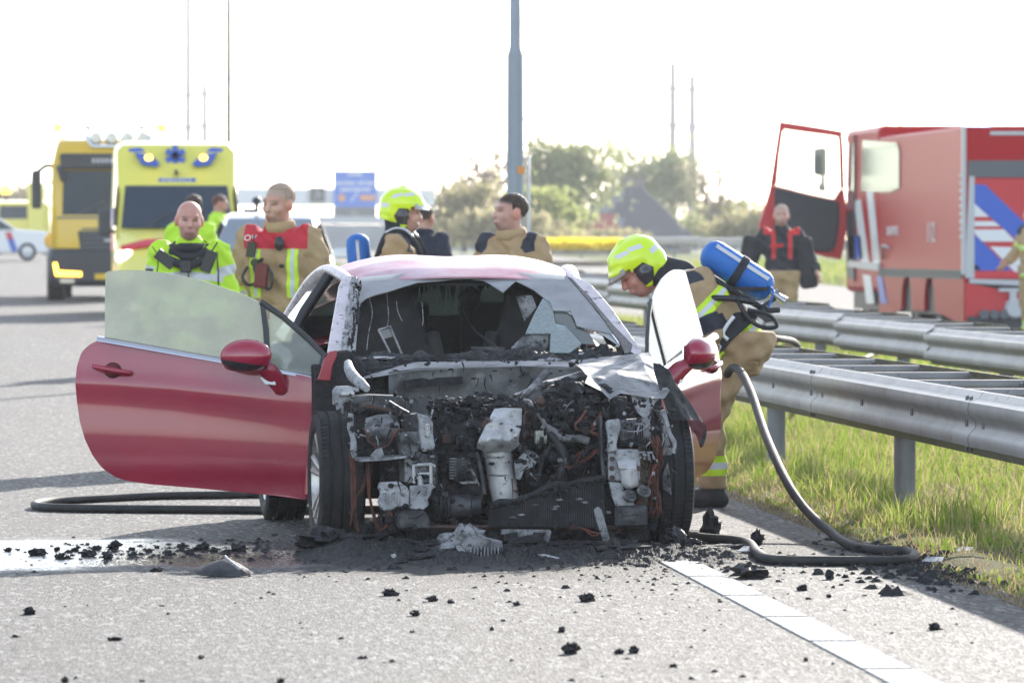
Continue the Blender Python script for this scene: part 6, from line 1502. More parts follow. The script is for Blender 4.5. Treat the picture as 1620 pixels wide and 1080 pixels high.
for k, m_ in enumerate(('police_red', 'police_blue', 'police_red', 'police_blue', 'police_red', 'police_blue')):
    x = .75+.30*(k//2)*2.2-.4*(k % 2)*0; top = k % 2 == 0
    a, b = (.72, .95) if top else (.30, .72); sh = .35
    MB().prism([(x-1.2-sh*(a-.3), -.89, a), (x-1.0-sh*(a-.3), -.89, a), (x-1.0-sh*(b-.3), -.89, b), (x-1.2-sh*(b-.3), -.89, b)], (0, -.01, 0)).build('slanting_stripe', m_, pc)
for x in (-1.35, 1.38):
    for sg in (-1, 1):
        w_ = MB().lathe([(-.11, .19), (-.11, .30), (.11, .30), (.11, .19)], (0, 0, 0), 'y', 24).build('wheel', 'rubber', pc, smooth=40); w_.location = (x, sg*.78, .30)
        MB().lathe([(-.10, .20), (-.08, .02), (-.08, 0), (.08, 0), (.08, .02), (.10, .20)], (0, 0, 0), 'y', 16).build('rim', 'light_grey', w_, smooth=40)
MB().box((.0, 0, 1.60), (.5, 1.1, .14)).build('light_bar', 'amber_lamp', pc, bevel=.04)
# --- yellow vehicle farther off
Dy = 240; yv_ = empty('yellow_lorry', P(34, Dy, ground_z(Dy)), 0, 'small blurred yellow lorry with amber beacon behind the police car', 'lorry')
shell('body', [(0, ring(1.2, .8, 2.2)), (3, ring(1.2, .8, 2.3))], 'amb_yellow', yv_, .1); shell('tailboard', [(-.2, ring(.35, .8, 3.0)), (.1, ring(.35, .8, 3.0))], 'amb_yellow', yv_, .05).location = (.6, 0, 0)
MB().prism([(-.95, -.02, 1.5), (.95, -.02, 1.5), (.9, -.02, 2.05), (-.9, -.02, 2.05)], (0, .04, 0)).build('windscreen', 'veh_glass', yv_); MB().ball((-.65, .2, 2.75), (.28, .2, .2), 12).build('beacon', 'amber_lamp', yv_, smooth=True)
MB().tube([(-.65, .2, 2.2), (-.65, .2, 2.65)], .05, 6).build('beacon_stand', 'dark_grey', yv_)
for sg in (-1, 1): veh_wheel(yv_, sg*1.0, .8, .5, .3); veh_wheel(yv_, sg*1.0, 2.4, .5, .3)

# --- fire engine, seen from behind and from its left
Dr = 82.0; base = -.02
fo = P(1525, Dr, base); fe = empty('fire_engine', fo, 0, 'red fire engine with blue and white striping, its cab door open', 'fire engine')
def FS(u, v):
    """spot on the engine's left side -> local (0, y, z)"""
    d = FWD+RIGHT*((u-810)/FPX)-UP*((v-HOR)/FPX); t = fo.x/d.x; p = Vector((0, 0, CAMH))+d*t-fo; return p
def FB(u, v, y=0.0):
    d = FWD+RIGHT*((u-810)/FPX)-UP*((v-HOR)/FPX); t = (fo.y+y)/d.y; return Vector((0, 0, CAMH))+d*t-fo
def sideplate(name, pts, m, proud=.012, bevel=0): return MB().prism([FS(*p)-Vector((proud, 0, 0)) for p in pts], (proud-.003, 0, 0)).build(name, m, fe, bevel=bevel)
def backplate(name, pts, m, proud=.012, parent=None, bevel=0): return MB().prism([FB(*p)-Vector((0, proud, 0)) for p in pts], (0, proud-.003, 0)).build(name, m, parent or fe, bevel=bevel)
ztop = FB(1530, 200).z; zc = FS(1360, 203).z; zm = 1.06
mb = MB(); mb.bx(0, 2.5, 0, 8.6, zm, ztop); mb.build('body', 'fire_red', fe, bevel=.03)
mb = MB(); mb.bx(0, 2.5, 8.62, 12.5, .72, zc); mb.build('cab', 'fire_red', fe, bevel=.10)
MB().bx(-.012, .03, 11.35, 12.35, .95, 2.05).build('doorway_shade', 'dark_grey', fe); MB().bx(-.012, .03, 11.35, 12.3, 2.08, zc-.22).build('cab_glass', 'sky_glass', fe); MB().bx(-.03, .02, 11.27, 11.34, .9, zc-.1).build('door_seal', 'dark_grey', fe)  # dark plate on the solid cab carries the shade of the open doorway
# lower skirts with wheel arches cut as arcs
def arch(y0, y1, wheels, z0, z1):
    pts = [(0, y0, z1), (0, y1, z1), (0, y1, z0)]
    for c, r_ in sorted(wheels, reverse=True):
        pts += [(0, c+r_*math.cos(t), max(z0, .50+r_*math.sin(t))) for t in np.linspace(.0, math.pi, 13)]
    return pts+[(0, y0, z0)]
ax1, ax2, ax3 = FS(1470, 470).y, FS(1434, 470).y, 11.0
MB().prism(arch(.0, 8.6, [(ax1, .545), (ax2, .545)], .34, zm-.003), (.06, 0, 0)).build('skirt', 'fire_red', fe)
MB().bx(.07, 2.43, .1, 12, .45, 1.0).build('chassis', 'dark_grey', fe)
for yy in (ax1, ax2, ax3):
    for x in (.32, 2.18): veh_wheel(fe, x, yy, .50, .36)
MB().bx(-.02, 0, .1, 8.5, zm-.06, zm+.07).build('side_rail', 'dark_grey', fe)
for k in range(26): MB().bx(-.03, -.019, .25+k*.32, .33+k*.32, zm-.03, zm+.05).build('rail_clip', 'mid_grey', fe)
MB().bx(-.03, 2.53, -.02, .06, zm, ztop+.01).build('corner_trim', 'light_grey', fe) if False else MB().bx(-.025, .03, -.015, .10, zm+.0, ztop).build('corner_trim', 'light_grey', fe, bevel=.01)
for k in range(9): MB().ball((-.03, .05, zm+.55+.11*k), .03, 8).build('marker_stud', 'strip_white', fe, smooth=True)
for pts, m_ in (([(1352, 318), (1362, 315), (1376, 420), (1364, 420)], 'strip_white'), ([(1370, 288), (1380, 285), (1393, 420), (1383, 420)], 'strip_white'), ([(1343, 372), (1362, 372), (1366, 410), (1345, 410)], 'police_blue'), ([(1381, 372), (1386, 372), (1391, 412), (1384, 412)], 'police_blue'),
                ([(1366, 434), (1378, 436), (1384, 480), (1372, 480)], 'strip_white'), ([(1388, 436), (1396, 437), (1404, 480), (1394, 480)], 'police_blue')): sideplate('slanting_stripe', pts, m_)
sideplate('cab_window', [(1366, 222), (1420, 226), (1424, 238), (1424, 298), (1410, 305), (1364, 302)], 'veh_glass', .02)
sideplate('side_sill', [(1346, 412), (1394, 416), (1394, 428), (1346, 422)], 'light_grey', .05)
text_mesh('lettering', '112', .42, 'white_print', fe, (-.014, FS(1474, 369).y, FS(1474, 369).z), (R(90), 0, R(-90)), sx=1.3)
text_mesh('lettering', 'BRANDWEER', .20, 'white_print', fe, (-.014, FS(1413, 366).y, FS(1413, 366).z), (R(90), 0, R(-90)))
MB().tube([(-.03, FS(1400, 395).y, FS(1400, 395).z-.15), (-.06, FS(1402, 388).y, FS(1400, 388).z), (-.03, FS(1410, 392).y, FS(1410, 392).z)], .02, 6).build('grab_handle', 'light_grey', fe, smooth=True)
# rear face
backplate('top_strip', [(1566, 208), (1700, 208), (1700, 214), (1566, 214)], 'light_grey', .02)
backplate('grey_band', [(1531, 254), (1760, 254), (1760, 281), (1531, 281)], 'mid_grey', .015)
backplate('shutter_frame', [(1533, 279), (1541, 279), (1541, 440), (1527, 440), (1527, 420)], 'light_grey', .03)
sh = backplate('roller_shutter', [(1541, 283), (1745, 283), (1745, 441), (1535, 441)], 'fire_red_matt', .008)
for k in range(22):
    v = 287+k*7; backplate('slat_edge', [(1541, v), (1744, v), (1744, v+.8), (1541, v+.8)], 'police_red', .0115, sh)
for pts, m_ in (([(1541, 292), (1558, 292), (1620, 352), (1650, 382), (1650, 402), (1636, 402), (1614, 385), (1541, 322)], 'police_blue'), ([(1541, 322), (1564, 343), (1541, 343)], 'strip_white'), ([(1538, 350), (1572, 350), (1582, 358), (1540, 358)], 'strip_white'), ([(1537, 363), (1558, 363), (1588, 363), (1606, 382), (1552, 382)], 'strip_white'),
                ([(1537, 368), (1550, 378), (1600, 428), (1535, 428)], 'police_blue'), ([(1566, 390), (1636, 392), (1650, 404), (1650, 430), (1605, 430)], 'strip_white'), ([(1536, 412), (1552, 427), (1535, 427)], 'strip_white'), ([(1535, 430), (1740, 430), (1740, 437), (1535, 437)], 'police_red')):
    backplate('shutter_stripe', pts, m_, .016, sh)
backplate('rear_step', [(1533, 441), (1745, 446), (1745, 458), (1533, 448)], 'light_grey', .05)
backplate('rear_panel', [(1527, 447), (1745, 490), (1745, 520), (1527, 505)], 'fire_red_matt', .04)
backplate('rear_lower', [(1530, 500), (1745, 503), (1745, 530), (1530, 525)], 'dark_grey', .05)
c = FB(1604, 488); mb = MB(); mb.lathe([(-.10, 0), (-.10, .12), (-.06, .15), (.0, .15), (.02, .1)], (c.x, -.06, c.z), 'y', 20); mb.box((c.x-.03, -.10, c.z+.18), (.10, .06, .18)); mb.box((c.x-.08, -.12, c.z+.27), (.32, .03, .05)); mb.build('pump_outlet', 'light_grey', fe, smooth=40)
for k in range(3): q = FB(1555+k*16, 497); MB().lathe([(-.1, 0), (-.1, .07), (0, .07)], (q.x, -.05, q.z), 'y', 14).build('outlet_cap', 'mid_grey', fe, smooth=40)
q = FB(1552, 203); MB().box((q.x, .25, ztop+.03), (.34, .2, .12)).build('blue_light', 'blue_lamp', fe, bevel=.03)
# open cab door
def FD(u, v, y): return FB(u, v, y)
yd = 12.35; D0 = (1165, 180, 3.375)
Dd_ = lambda p, o=0.0: FD(D0[0]+p[0]/D0[2], D0[1]+p[1]/D0[2], yd+o)
outer = [(232, 46), (240, 42), (400, 66), (566, 94), (572, 200), (578, 330), (590, 500), (585, 660), (560, 778), (480, 765), (410, 745), (395, 690), (120, 640), (122, 590), (150, 500), (170, 440), (182, 380), (205, 230)]
hole = [(246, 100), (258, 84), (400, 104), (536, 122), (548, 135), (556, 400), (545, 440), (522, 456), (400, 432), (222, 392), (214, 380), (228, 240)]
n1, n2 = len(outer), len(hole)
mb = MB()
# frame: rail pieces round the window, lower panel
def dprism(name, pts, m, o=0.0, t=.10, parent=None, bevel=.015): return MB().prism([Dd_(p, o) for p in pts], (0, t, 0)).build(name, m, parent or fe, bevel=bevel)
door = dprism('cab_door', [(120, 640), (122, 590), (150, 500), (170, 440), (182, 380), (215, 384), (400, 430), (522, 455), (556, 402), (576, 402), (590, 500), (585, 660), (560, 778), (480, 765), (410, 745)], 'fire_red_matt')
for pts in ([(182, 379), (205, 230), (232, 46), (240, 42), (262, 46), (258, 84), (246, 100), (228, 240), (215, 383)], [(262, 46), (400, 66), (566, 94), (568, 124), (536, 122), (400, 104), (258, 84)], [(568, 125), (572, 200), (578, 400), (556, 401), (548, 135), (536, 123)]):
    dprism('window_frame', pts, 'fire_red_matt', 0, .10, door)
dprism('door_card', [(205, 392), (400, 440), (545, 468), (550, 560), (530, 700), (505, 738), (420, 735), (300, 700), (205, 600)], 'dark_grey', -.04, .05, door, .02)
dprism('door_pocket', [(300, 470), (490, 500), (480, 600), (300, 580)], 'mid_grey', -.06, .03, door, .01) if False else None
dprism('window_bar', [(236, 158), (420, 184), (420, 189), (236, 163)], 'mid_grey', .02, .02, door, 0)
dprism('door_pane', hole, 'clear_glass', .05, .006, door, 0)
dprism('wing_mirror', [(415, 195), (425, 186), (470, 180), (482, 190), (482, 330), (470, 336), (425, 328), (415, 315)], 'dark_grey', .35, .12, door, .02)
dprism('kerb_mirror', [(440, 372), (478, 376), (478, 418), (440, 412)], 'dark_grey', .35, .12, door, .02)
dprism('mirror_arm', [(450, 336), (474, 336), (474, 380), (450, 380)], 'mid_grey', .38, .05, door, .01)
dprism('cab_pillar', [(606, 300), (640, 100), (660, 80), (690, 90), (655, 160), (620, 330), (600, 420)], 'fire_red_matt', .1, .15, None, .02)
# ------------------------------------------------------------------ lamp posts, masts, gantry, buildings, trees
mat('pole_grey', (.30, .33, .37), .5, metal=.2, var=(.25, .28, .32), vs=1.5)
mat('mast_dark', (.03, .035, .05), .5)
mat('mast_pale', (.06, .07, .09), .5)
mat('sign_blue', (.015, .15, .62), .4)
mat('sign_white', (.78, .79, .80), .4)
mat('sign_orange', (.75, .28, .05), .4)
mat('bark', (.10, .08, .06), .9, bump=.6, bs=20)
mat('roof_slate', (.07, .075, .09), .7, bump=.5, bs=10)
mat('roof_red', (.34, .07, .05), .75, bump=.5, bs=10)
mat('brick_grey', (.20, .17, .15), .85, bump=.4, bs=30)
mat('concrete', (.34, .36, .38), .85, var=(.28, .30, .32), vs=.5)
def base_at(u, D): p = P(u, D); p.z = ground_z(p.y); return p
# big tapering lamp post in the median
D = 69.0; b = base_at(815, D); lp = empty('lamp_post', b, 0, 'thick grey lamp post with an orange sticker in the central reservation', 'lamp post')
MB().tube([(0, 0, 0), (.0, 0, 2.0), (0, 0, 3.62)], [.115, .105, .10], 20).build('base_tube', 'pole_grey', lp, smooth=40); MB().tube([(0, 0, 3.60), (0, 0, 3.70), (.0, 0, 9), (0, 0, 11.5)], [.10, .072, .06, .055], 20).build('shaft', 'pole_grey', lp, smooth=40)
MB().tube([(-.9, 0, 11.5), (0, 0, 11.55), (.9, 0, 11.5)], .04, 10).build('arm', 'pole_grey', lp, smooth=40)
for sg in (-1, 1): MB().box((sg*1.2, 0, 11.48), (.7, .3, .14)).build('lantern', 'mid_grey', lp, bevel=.04)
MB().lathe([(1.74, .110), (1.74, .114), (1.86, .114), (1.86, .110)], (0, 0, 0), 'z', 24).build('sticker', 'sign_orange', lp, smooth=40) if False else MB().prism([(.02, -.112, 2.17), (.11, -.05, 2.17), (.11, -.05, 2.26), (.02, -.112, 2.26)], (-.002, -.004, 0)).build('sticker', 'sign_orange', lp)
MB().tube([(.17, .1, 0), (.17, .1, 2.4)], .02, 8).build('side_pipe', 'light_grey', lp, smooth=True)
def lamp(u, D, h, r, m, label, heads=True):
    o = empty('lamp_post', base_at(u, D), 0, label, 'lamp post'); MB().tube([(0, 0, 0), (0, 0, h)], [r, r*.7], 10).build('shaft', m, o, smooth=40)
    MB().tube([(-1.5, 0, h), (1.5, 0, h)], r*.6, 8).build('arm', m, o, smooth=40)
    for sg in (-1, 1): MB().box((sg*1.7, 0, h-.03), (.7, .3, .12)).build('lantern', m, o, bevel=.03)
lamp(362, 300, 22, .17, 'mast_dark', 'slim dark lamp post above the ambulance')
def mast(u, D, h, r, zs, w, label, arms=2):
    o = empty('pylon_mast', base_at(u, D), 0, label, 'mast'); MB().tube([(0, 0, 0), (0, 0, h)], [r, r*.7], 12).build('shaft', 'mast_pale', o, smooth=40)
    for z in zs: MB().tube([(-w, 0, z), (w, 0, z)], r*.22, 6).build('crossarm', 'mast_pale', o); MB().tube([(0, 0, z-.4), (0, 0, z+.4)], r*1.08, 10).build('collar', 'mast_pale', o, smooth=40)
mast(298, 1150, 60, .8, [31, 24.5], 4, 'left of two faint pylon masts above the yellow lorry'); mast(324, 1250, 36, .95, [34, 27], 4, 'right, shorter of two faint pylon masts above the yellow lorry')
mast(1064, 1100, 36, .95, [31, 24], 5, 'left of two faint pylon masts above the dark roof'); mast(1095, 1180, 36, 1.05, [33, 25], 5, 'right of two faint pylon masts above the dark roof')
o = empty('floodlight_mast', base_at(1413, 700), 0, 'faint mast with a head frame rising behind the fire engine', 'mast')
for sg in (-1, 1): MB().tube([(sg*.95, 0, 0), (sg*.85, 0, 24)], .14, 8).build('leg', 'mast_pale', o)
mb = MB()
for z in (19.6, 20.4, 21.2): mb.tube([(-1.0, 0, z), (1.0, 0, z+.3)], .12, 6)
mb.build('head_frame', 'mast_pale', o)
# sign gantry
D = 480; s = FPX/D; go = base_at(540, D); ga_ = empty('sign_gantry', go, 0, 'pale road gantry carrying a blue direction sign and lane signals', 'gantry')
def gx(u, v): return ((u-540)/s, CAMH-(v-HOR)/s-go.z)
def gpl(name, u0, u1, v0, v1, m, y=0.0, t=.1, parent=None):
    (x0, z1), (x1, z0) = gx(u0, v0), gx(u1, v1); return MB().bx(x0, x1, y, y+t, z0, z1).build(name, m, parent or ga_)
MB().bx(gx(300, 0)[0], gx(690, 0)[0], .3, 1.3, gx(0, 325)[1], gx(0, 298)[1]).build('beam', mat('gantry_white', (.72, .73, .74), .6), ga_)
for u in (305, 685): MB().bx(gx(u, 0)[0]-.3, gx(u, 0)[0]+.3, .4, 1.2, 0, gx(0, 300)[1]).build('leg', 'gantry_white', ga_)
bs = gpl('direction_sign', 528, 596, 270, 328, 'sign_blue'); gpl('lower_panel', 527, 596, 327.5, 346, 'mid_grey', -.02)
rs = random.Random(3)
for u0, u1, v0, v1 in ((550, 573, 273, 278), (532, 541, 287, 292), (543, 562, 287, 292), (566, 577, 287, 292), (580, 592, 287, 292), (538, 556, 297, 302), (558, 586, 297, 302)):
    u = u0
    while u < u1: w = rs.uniform(1.6, 3.0); gpl('sign_letter', u, min(u+w, u1), v0+rs.uniform(0, 1.2), v1, 'sign_white', -.03, .025, bs); u += w+.9
gpl('sign_panel', 570, 593, 309, 317, 'sign_orange', -.03, .025, bs)
x, z = gx(541, 313); MB().lathe([(-.03, 0), (-.03, .3), (0, .3)], (x, 0, z), 'y', 16).build('sign_disc', 'sign_orange', bs)
x, z = gx(560, 312); MB().tube([(x-.3, -.03, z-.35), (x+.1, -.03, z+.1), (x+.35, -.03, z+.4)], .05, 6).build('sign_arrow', 'sign_white', bs)
for u in (502, 448):
    q = gpl('lane_signal', u-12, u+12, 296, 319, 'dark_grey', -.05)
    for k in range(14): x, z = gx(u+rs.uniform(-6, 6), 308+rs.uniform(-6, 6)); MB().box((x, -.06, z), (.10, .02, .10)).build('lamp_dot', 'light_grey' if u == 502 else 'police_red', q)
x, z = gx(561, 336)
for k in range(10): MB().box((x+rs.uniform(-.4, .4), -.05, z+rs.uniform(-.3, .3)), (.1, .02, .1)).build('lamp_dot', 'lamp_lens', bs)
# noise barrier along the far road
D = 420; nb = empty('noise_barrier', base_at(540, D), 0, 'grey noise barrier far down the road below the blue sign', 'wall')
pmn = MB(); pmn.bx(0, 3.96, 0, .2, 0, 2.0); pmm_ = pmn.mesh('panel', 'concrete'); bt = MB(); bt.bx(0, 3.96, -.02, .25, 2.02, 2.6); btm = bt.mesh('top_panel', mat('barrier_pale', (.5, .52, .54), .8))
for k in range(14):
    for m_, nme in ((pmm_, 'panel'), (btm, 'top_panel')):
        q = bpy.data.objects.new(nme, m_); COL.objects.link(q); q.parent = nb; q.location = (-8+4*k, k*6.0, ground_z(nb.location.y+k*6)-nb.location.z)
# house with slate roof, low red-roofed barn
D = 400; s = FPX/D; hb = base_at(1015, D); ho = empty('house', hb, R(8), 'house with a dark slate roof and chimney among the trees', 'house')
hz = lambda v: CAMH-(v-HOR)/s-hb.z
W_ = 3.9; ze = .9; zr = hz(296)
MB().bx(-W_+.3, W_-.3, 0, 9, -.2, ze+.6).build('wall', 'brick_grey', ho)
A = [(-W_, -.3, ze), (W_, -.3, ze), (W_, 9.3, ze), (-W_, 9.3, ze), (-.45, 1.6, zr), (.45, 1.6, zr), (.45, 7.5, zr), (-.45, 7.5, zr)]
MB().add(A, [(0, 1, 5, 4), (1, 2, 6, 5), (2, 3, 7, 6), (3, 0, 4, 7), (4, 5, 6, 7), (3, 2, 1, 0)]).build('roof', 'roof_slate', ho, bevel=.05)
rf = ho.children[-1]; mb = MB(); mb.bx(-.75, .75, 2.0, 2.6, zr-.3, zr+.55); ch = mb.build('chimney', 'brick_grey', ho)
for k in range(4): MB().tube([(-.55+.36*k, 2.3, zr+.5), (-.55+.36*k, 2.3, zr+.85)], .12, 8).build('chimney_pot', 'brick_grey', ch)
for x in (-2.9, -2.0): MB().prism([(x, .28, 1.6+.0), (x+.55, .28, 1.6), (x+.85, .62, 2.2), (x+.3, .62, 2.2)], (0, -.5, .10)).build('skylight', 'sky_glass', ho)
for x in (-2.2, 0, 2.2): w_ = MB().bx(x-.45, x+.45, -.06, .02, .1, 1.0).build('window', 'veh_glass', ho); MB().bx(x-.5, x+.5, -.09, -.04, .02, .09).build('sill', 'light_grey', w_)
bb = base_at(928, 380); ba = empty('barn', bb, R(5), 'low barn with a red tiled roof beside the slate-roofed house', 'barn')
zb_ = lambda v: CAMH-(v-HOR)/(FPX/380)-bb.z
MB().bx(-1.5, 2.2, 0, 6, -.2, .9).build('wall', 'brick_grey', ba); MB().prism([(-1.7, -.2, .8), (2.6, -.2, .8), (2.3, 2.5, zb_(338)), (-.9, 2.5, zb_(340))], (0, .25, .06)).build('roof', 'roof_red', ba); MB().prism([(-1.7, 6.2, .8), (2.6, 6.2, .8), (2.3, 2.7, zb_(338)), (-.9, 2.7, zb_(340))], (0, -.1, .06)).build('roof', 'roof_red', ba)
# trees: trunk, limbs, crown of leaf-sized faces
def leaf_mat(name, a, b_): blade_mat(name, [(0, a), (.5, tuple((x+y)/2 for x, y in zip(a, b_))), (1, b_)])
leaf_mat('leaf_green', (.24, .27, .12), (.38, .40, .19)); leaf_mat('leaf_olive', (.32, .29, .15), (.46, .41, .23)); leaf_mat('leaf_fresh', (.34, .38, .12), (.48, .50, .18)); leaf_mat('leaf_bare', (.22, .18, .13), (.34, .29, .21))
def leaves(name, C, size, m, parent, seed):
    r = np.random.default_rng(seed); n = len(C); a = r.normal(size=(n, 3)); a /= np.linalg.norm(a, axis=1)[:, None]; b = r.normal(size=(n, 3)); b -= a*(a*b).sum(1)[:, None]; b /= np.linalg.norm(b, axis=1)[:, None]
    sz = size*r.uniform(.5, 1.4, n)[:, None]; V = np.stack([C-a*sz, C+b*sz*.6, C+a*sz, C-b*sz*.6], 1).reshape(-1, 3)
    me = bpy.data.meshes.new(name); me.vertices.add(n*4); me.vertices.foreach_set('co', V.reshape(-1)); me.loops.add(n*4); me.loops.foreach_set('vertex_index', np.arange(n*4)); me.polygons.add(n); me.polygons.foreach_set('loop_start', np.arange(n)*4); me.update(calc_edges=True)
    at = me.attributes.new('tint', 'FLOAT', 'POINT'); at.data.foreach_set('value', np.repeat(r.uniform(0, 1, n), 4)); me.materials.append(MAT[m]); o = bpy.data.objects.new(name, me); COL.objects.link(o); o.parent = parent; return o
def tree(u, D, vtop, wpx, m, label, n=5000, size=.16, bare=False, group='trees behind the road', low=.22, seed=1, name='tree'):
    s = FPX/D; b = base_at(u, D); H_ = CAMH-(vtop-HOR)/s-b.z; W2 = wpx*1.22/s/2; r = np.random.default_rng(seed); rr = random.Random(seed)
    o = empty(name, b, rr.uniform(0, 6), label, 'tree', group)
    MB().tube([(0, 0, 0), (rr.uniform(-.1, .1), 0, H_*.3), (rr.uniform(-.2, .2), rr.uniform(-.2, .2), H_*.62), (rr.uniform(-.3, .3), 0, H_*.9)], [.035*H_, .026*H_, .014*H_, .004*H_], 8, 0, smooth=3).build('trunk', 'bark', o, smooth=True)
    mb = MB(); cs = []
    for k in range(30 if bare else 16):
        a = rr.uniform(0, 6.28); z0 = H_*rr.uniform(.18, .7); L = W2*rr.uniform(.55, 1.0)*(1-.45*max(0, z0/H_-.35)); z1 = min(H_*.98, z0+H_*rr.uniform(.12, .4))
        e = Vector((math.cos(a)*L, math.sin(a)*L, z1)); m1 = Vector((e.x*.5+rr.uniform(-.2, .2), e.y*.5, z0+(z1-z0)*.4)); mb.tube([(0, 0, z0), m1, e], [.010*H_, .006*H_, .002*H_], 5, 0, smooth=3); cs += [e, m1]
        if bare:
            for q in range(5):
                t = rr.uniform(.3, 1); p0 = m1.lerp(e, t); mb.tube([p0, p0+Vector((rr.uniform(-.8, .8), rr.uniform(-.8, .8), rr.uniform(.2, 1.3)))*H_*.11], [.003*H_, .0012*H_], 4)
    mb.build('limbs', 'bark', o, smooth=True)
    for k in range(26): a = rr.uniform(0, 6.28); q = math.sqrt(rr.random())*W2*.85; z = H_*rr.uniform(low+.05, .95); k_ = math.sqrt(max(.05, 1-((z/H_-.52)/.5)**2)); cs.append(Vector((math.cos(a)*q*k_, math.sin(a)*q*k_, z)))
    cs = np.array([tuple(c) for c in cs]); n = int(n*1.05); idx = r.integers(0, len(cs), n); C = cs[idx]+r.normal(size=(n, 3))*np.array([W2*.20, W2*.20, H_*.075])*r.choice([.6, 1.0, 1.5], n)[:, None]; C = C[(C[:, 2] > H_*low*.6)]
    leaves('crown', C, size, m, o, seed); return o
tree(772, 330, 226, 90, 'leaf_bare', 'bare brownish tree left of the lamp post', 1500, .13, True, seed=2)
tree(735, 300, 300, 80, 'leaf_olive', 'low olive tree left of the dark-haired firefighter', 4200, .15, seed=3)
tree(900, 350, 232, 135, 'leaf_green', 'round grey-green tree right of the lamp post', 9000, .17, seed=4)
tree(860, 310, 305, 90, 'leaf_fresh', 'pale yellow-green low tree in front of the round grey-green tree', 4200, .15, seed=5)
tree(1040, 440, 238, 130, 'leaf_green', 'round tree behind the slate-roofed house', 7000, .2, seed=6)
tree(1135, 360, 240, 90, 'leaf_bare', 'bare thin tree right of the slate-roofed house', 1100, .12, True, seed=7)
tree(1150, 440, 318, 120, 'leaf_fresh', 'fresh green bushy tree right of the house', 6000, .16, seed=8)
tree(1190, 300, 335, 90, 'leaf_olive', 'olive bush left of the fire engine door', 4200, .15, seed=9)
tree(965, 300, 366, 90, 'leaf_olive', 'low bush in front of the red-roofed barn', 3500, .13, seed=10)
tree(800, 290, 338, 110, 'leaf_olive', 'broad olive bush behind the lamp post', 5200, .15, seed=11)
tree(20, 420, 296, 110, 'leaf_olive', 'pale tree at the far left behind the police car', 4000, .2, seed=12)
tree(840, 300, 352, 90, 'leaf_olive', 'low olive bush right below the lamp post', 3600, .14, seed=15)
tree(755, 345, 285, 70, 'leaf_olive', 'hazy olive tree between the bare tree and the lamp post', 4200, .16, seed=16)
tree(700, 320, 350, 60, 'leaf_green', 'small green bush right of the helmeted firefighter', 3000, .14, seed=13)
tree(1100, 430, 345, 90, 'leaf_fresh', 'fresh green bush in front of the slate-roofed house', 4000, .14, seed=14)
# ------------------------------------------------------------------ fire hose
def gp2(u, v, z=.022): return G(u, v, z)
hose_pts = [PV(1151, 592, 31.2), PV(1158, 582, 31.0), PV(1172, 588, 30.6), PV(1190, 625, 30.0), PV(1212, 690, 29.2), PV(1245, 762, 28.3), PV(1275, 806, 27.9), PV(1310, 838, 27.5), gp2(1345, 862), gp2(1395, 870), gp2(1436, 872), gp2(1448, 880), gp2(1430, 886), gp2(1380, 887), gp2(1300, 887), gp2(1225, 885), gp2(1200, 876), gp2(1186, 860), gp2(1160, 854), gp2(1110, 850), gp2(1060, 840)]
u_ = [gp2(900, 822), gp2(700, 806), gp2(560, 806), gp2(470, 807), gp2(380, 806), gp2(250, 805), gp2(130, 804), gp2(70, 802), gp2(54, 798), gp2(75, 793), gp2(140, 789), gp2(250, 784), gp2(380, 782), gp2(520, 778), gp2(700, 756), gp2(860, 730), gp2(980, 700), gp2(1040, 672)]
last = [P(1075, 43, .03), P(1120, 42, .10), PV(1165, 560, 40.2), PV(1205, 538, 39.4), PV(1235, 536, 39.6), PV(1262, 546, 41.0), P(1266, 43, .5), P(1262, 46, .15), P(1290, 55, .1), P(1400, 70, .2)]
hs = MB().tube(hose_pts+u_+last, .0225, 12, 0, smooth=7).build('fire_hose', 'hose_rubber', None, smooth=True)
tag(hs, 'thick black fire hose running from the bending firefighter, round the car and over the rails', 'hose')

# ------------------------------------------------------------------ burnt debris
# heap of ash and melted plastic under the nose of the car
nx_, ny_ = 420, 80; A = np.zeros((ny_, nx_, 3)); c0, c1 = G(470, 880), G(1190, 868)
for i in range(ny_):
    for k in range(nx_):
        a = k/(nx_-1); b = i/(ny_-1); D_ = 25.35+2.3*b; u = 455+760*a; p = P(u, D_)
        q = Vector((p.x*5, p.y*4, 0)); env = math.sin(math.pi*min(1, max(0, b)))**.7*math.sin(math.pi*a)**.5
        left = math.exp(-((u-545)/75)**2)*1.0+.30*math.exp(-((u-720)/120)**2)+.25*math.exp(-((u-980)/70)**2)+.3*math.exp(-((u-1110)/50)**2)
        hgt = env*(.008+.085*left*math.exp(-((b-.45)/.3)**2)+.045*max(0, noise.noise(q)+.2)+.038*max(0, noise.noise(q*2.7)+.1)+.026*noise.noise(q*6)+.016*noise.noise(q*14)+.010*noise.noise(q*31))-.012
        A[i, k] = (p.x, p.y, hgt)
tag(MB().grid(A).build('ash_heap', 'ash_heap', smooth=False), 'heap of black ash and melted plastic under the front of the car', 'ash', kind='stuff')
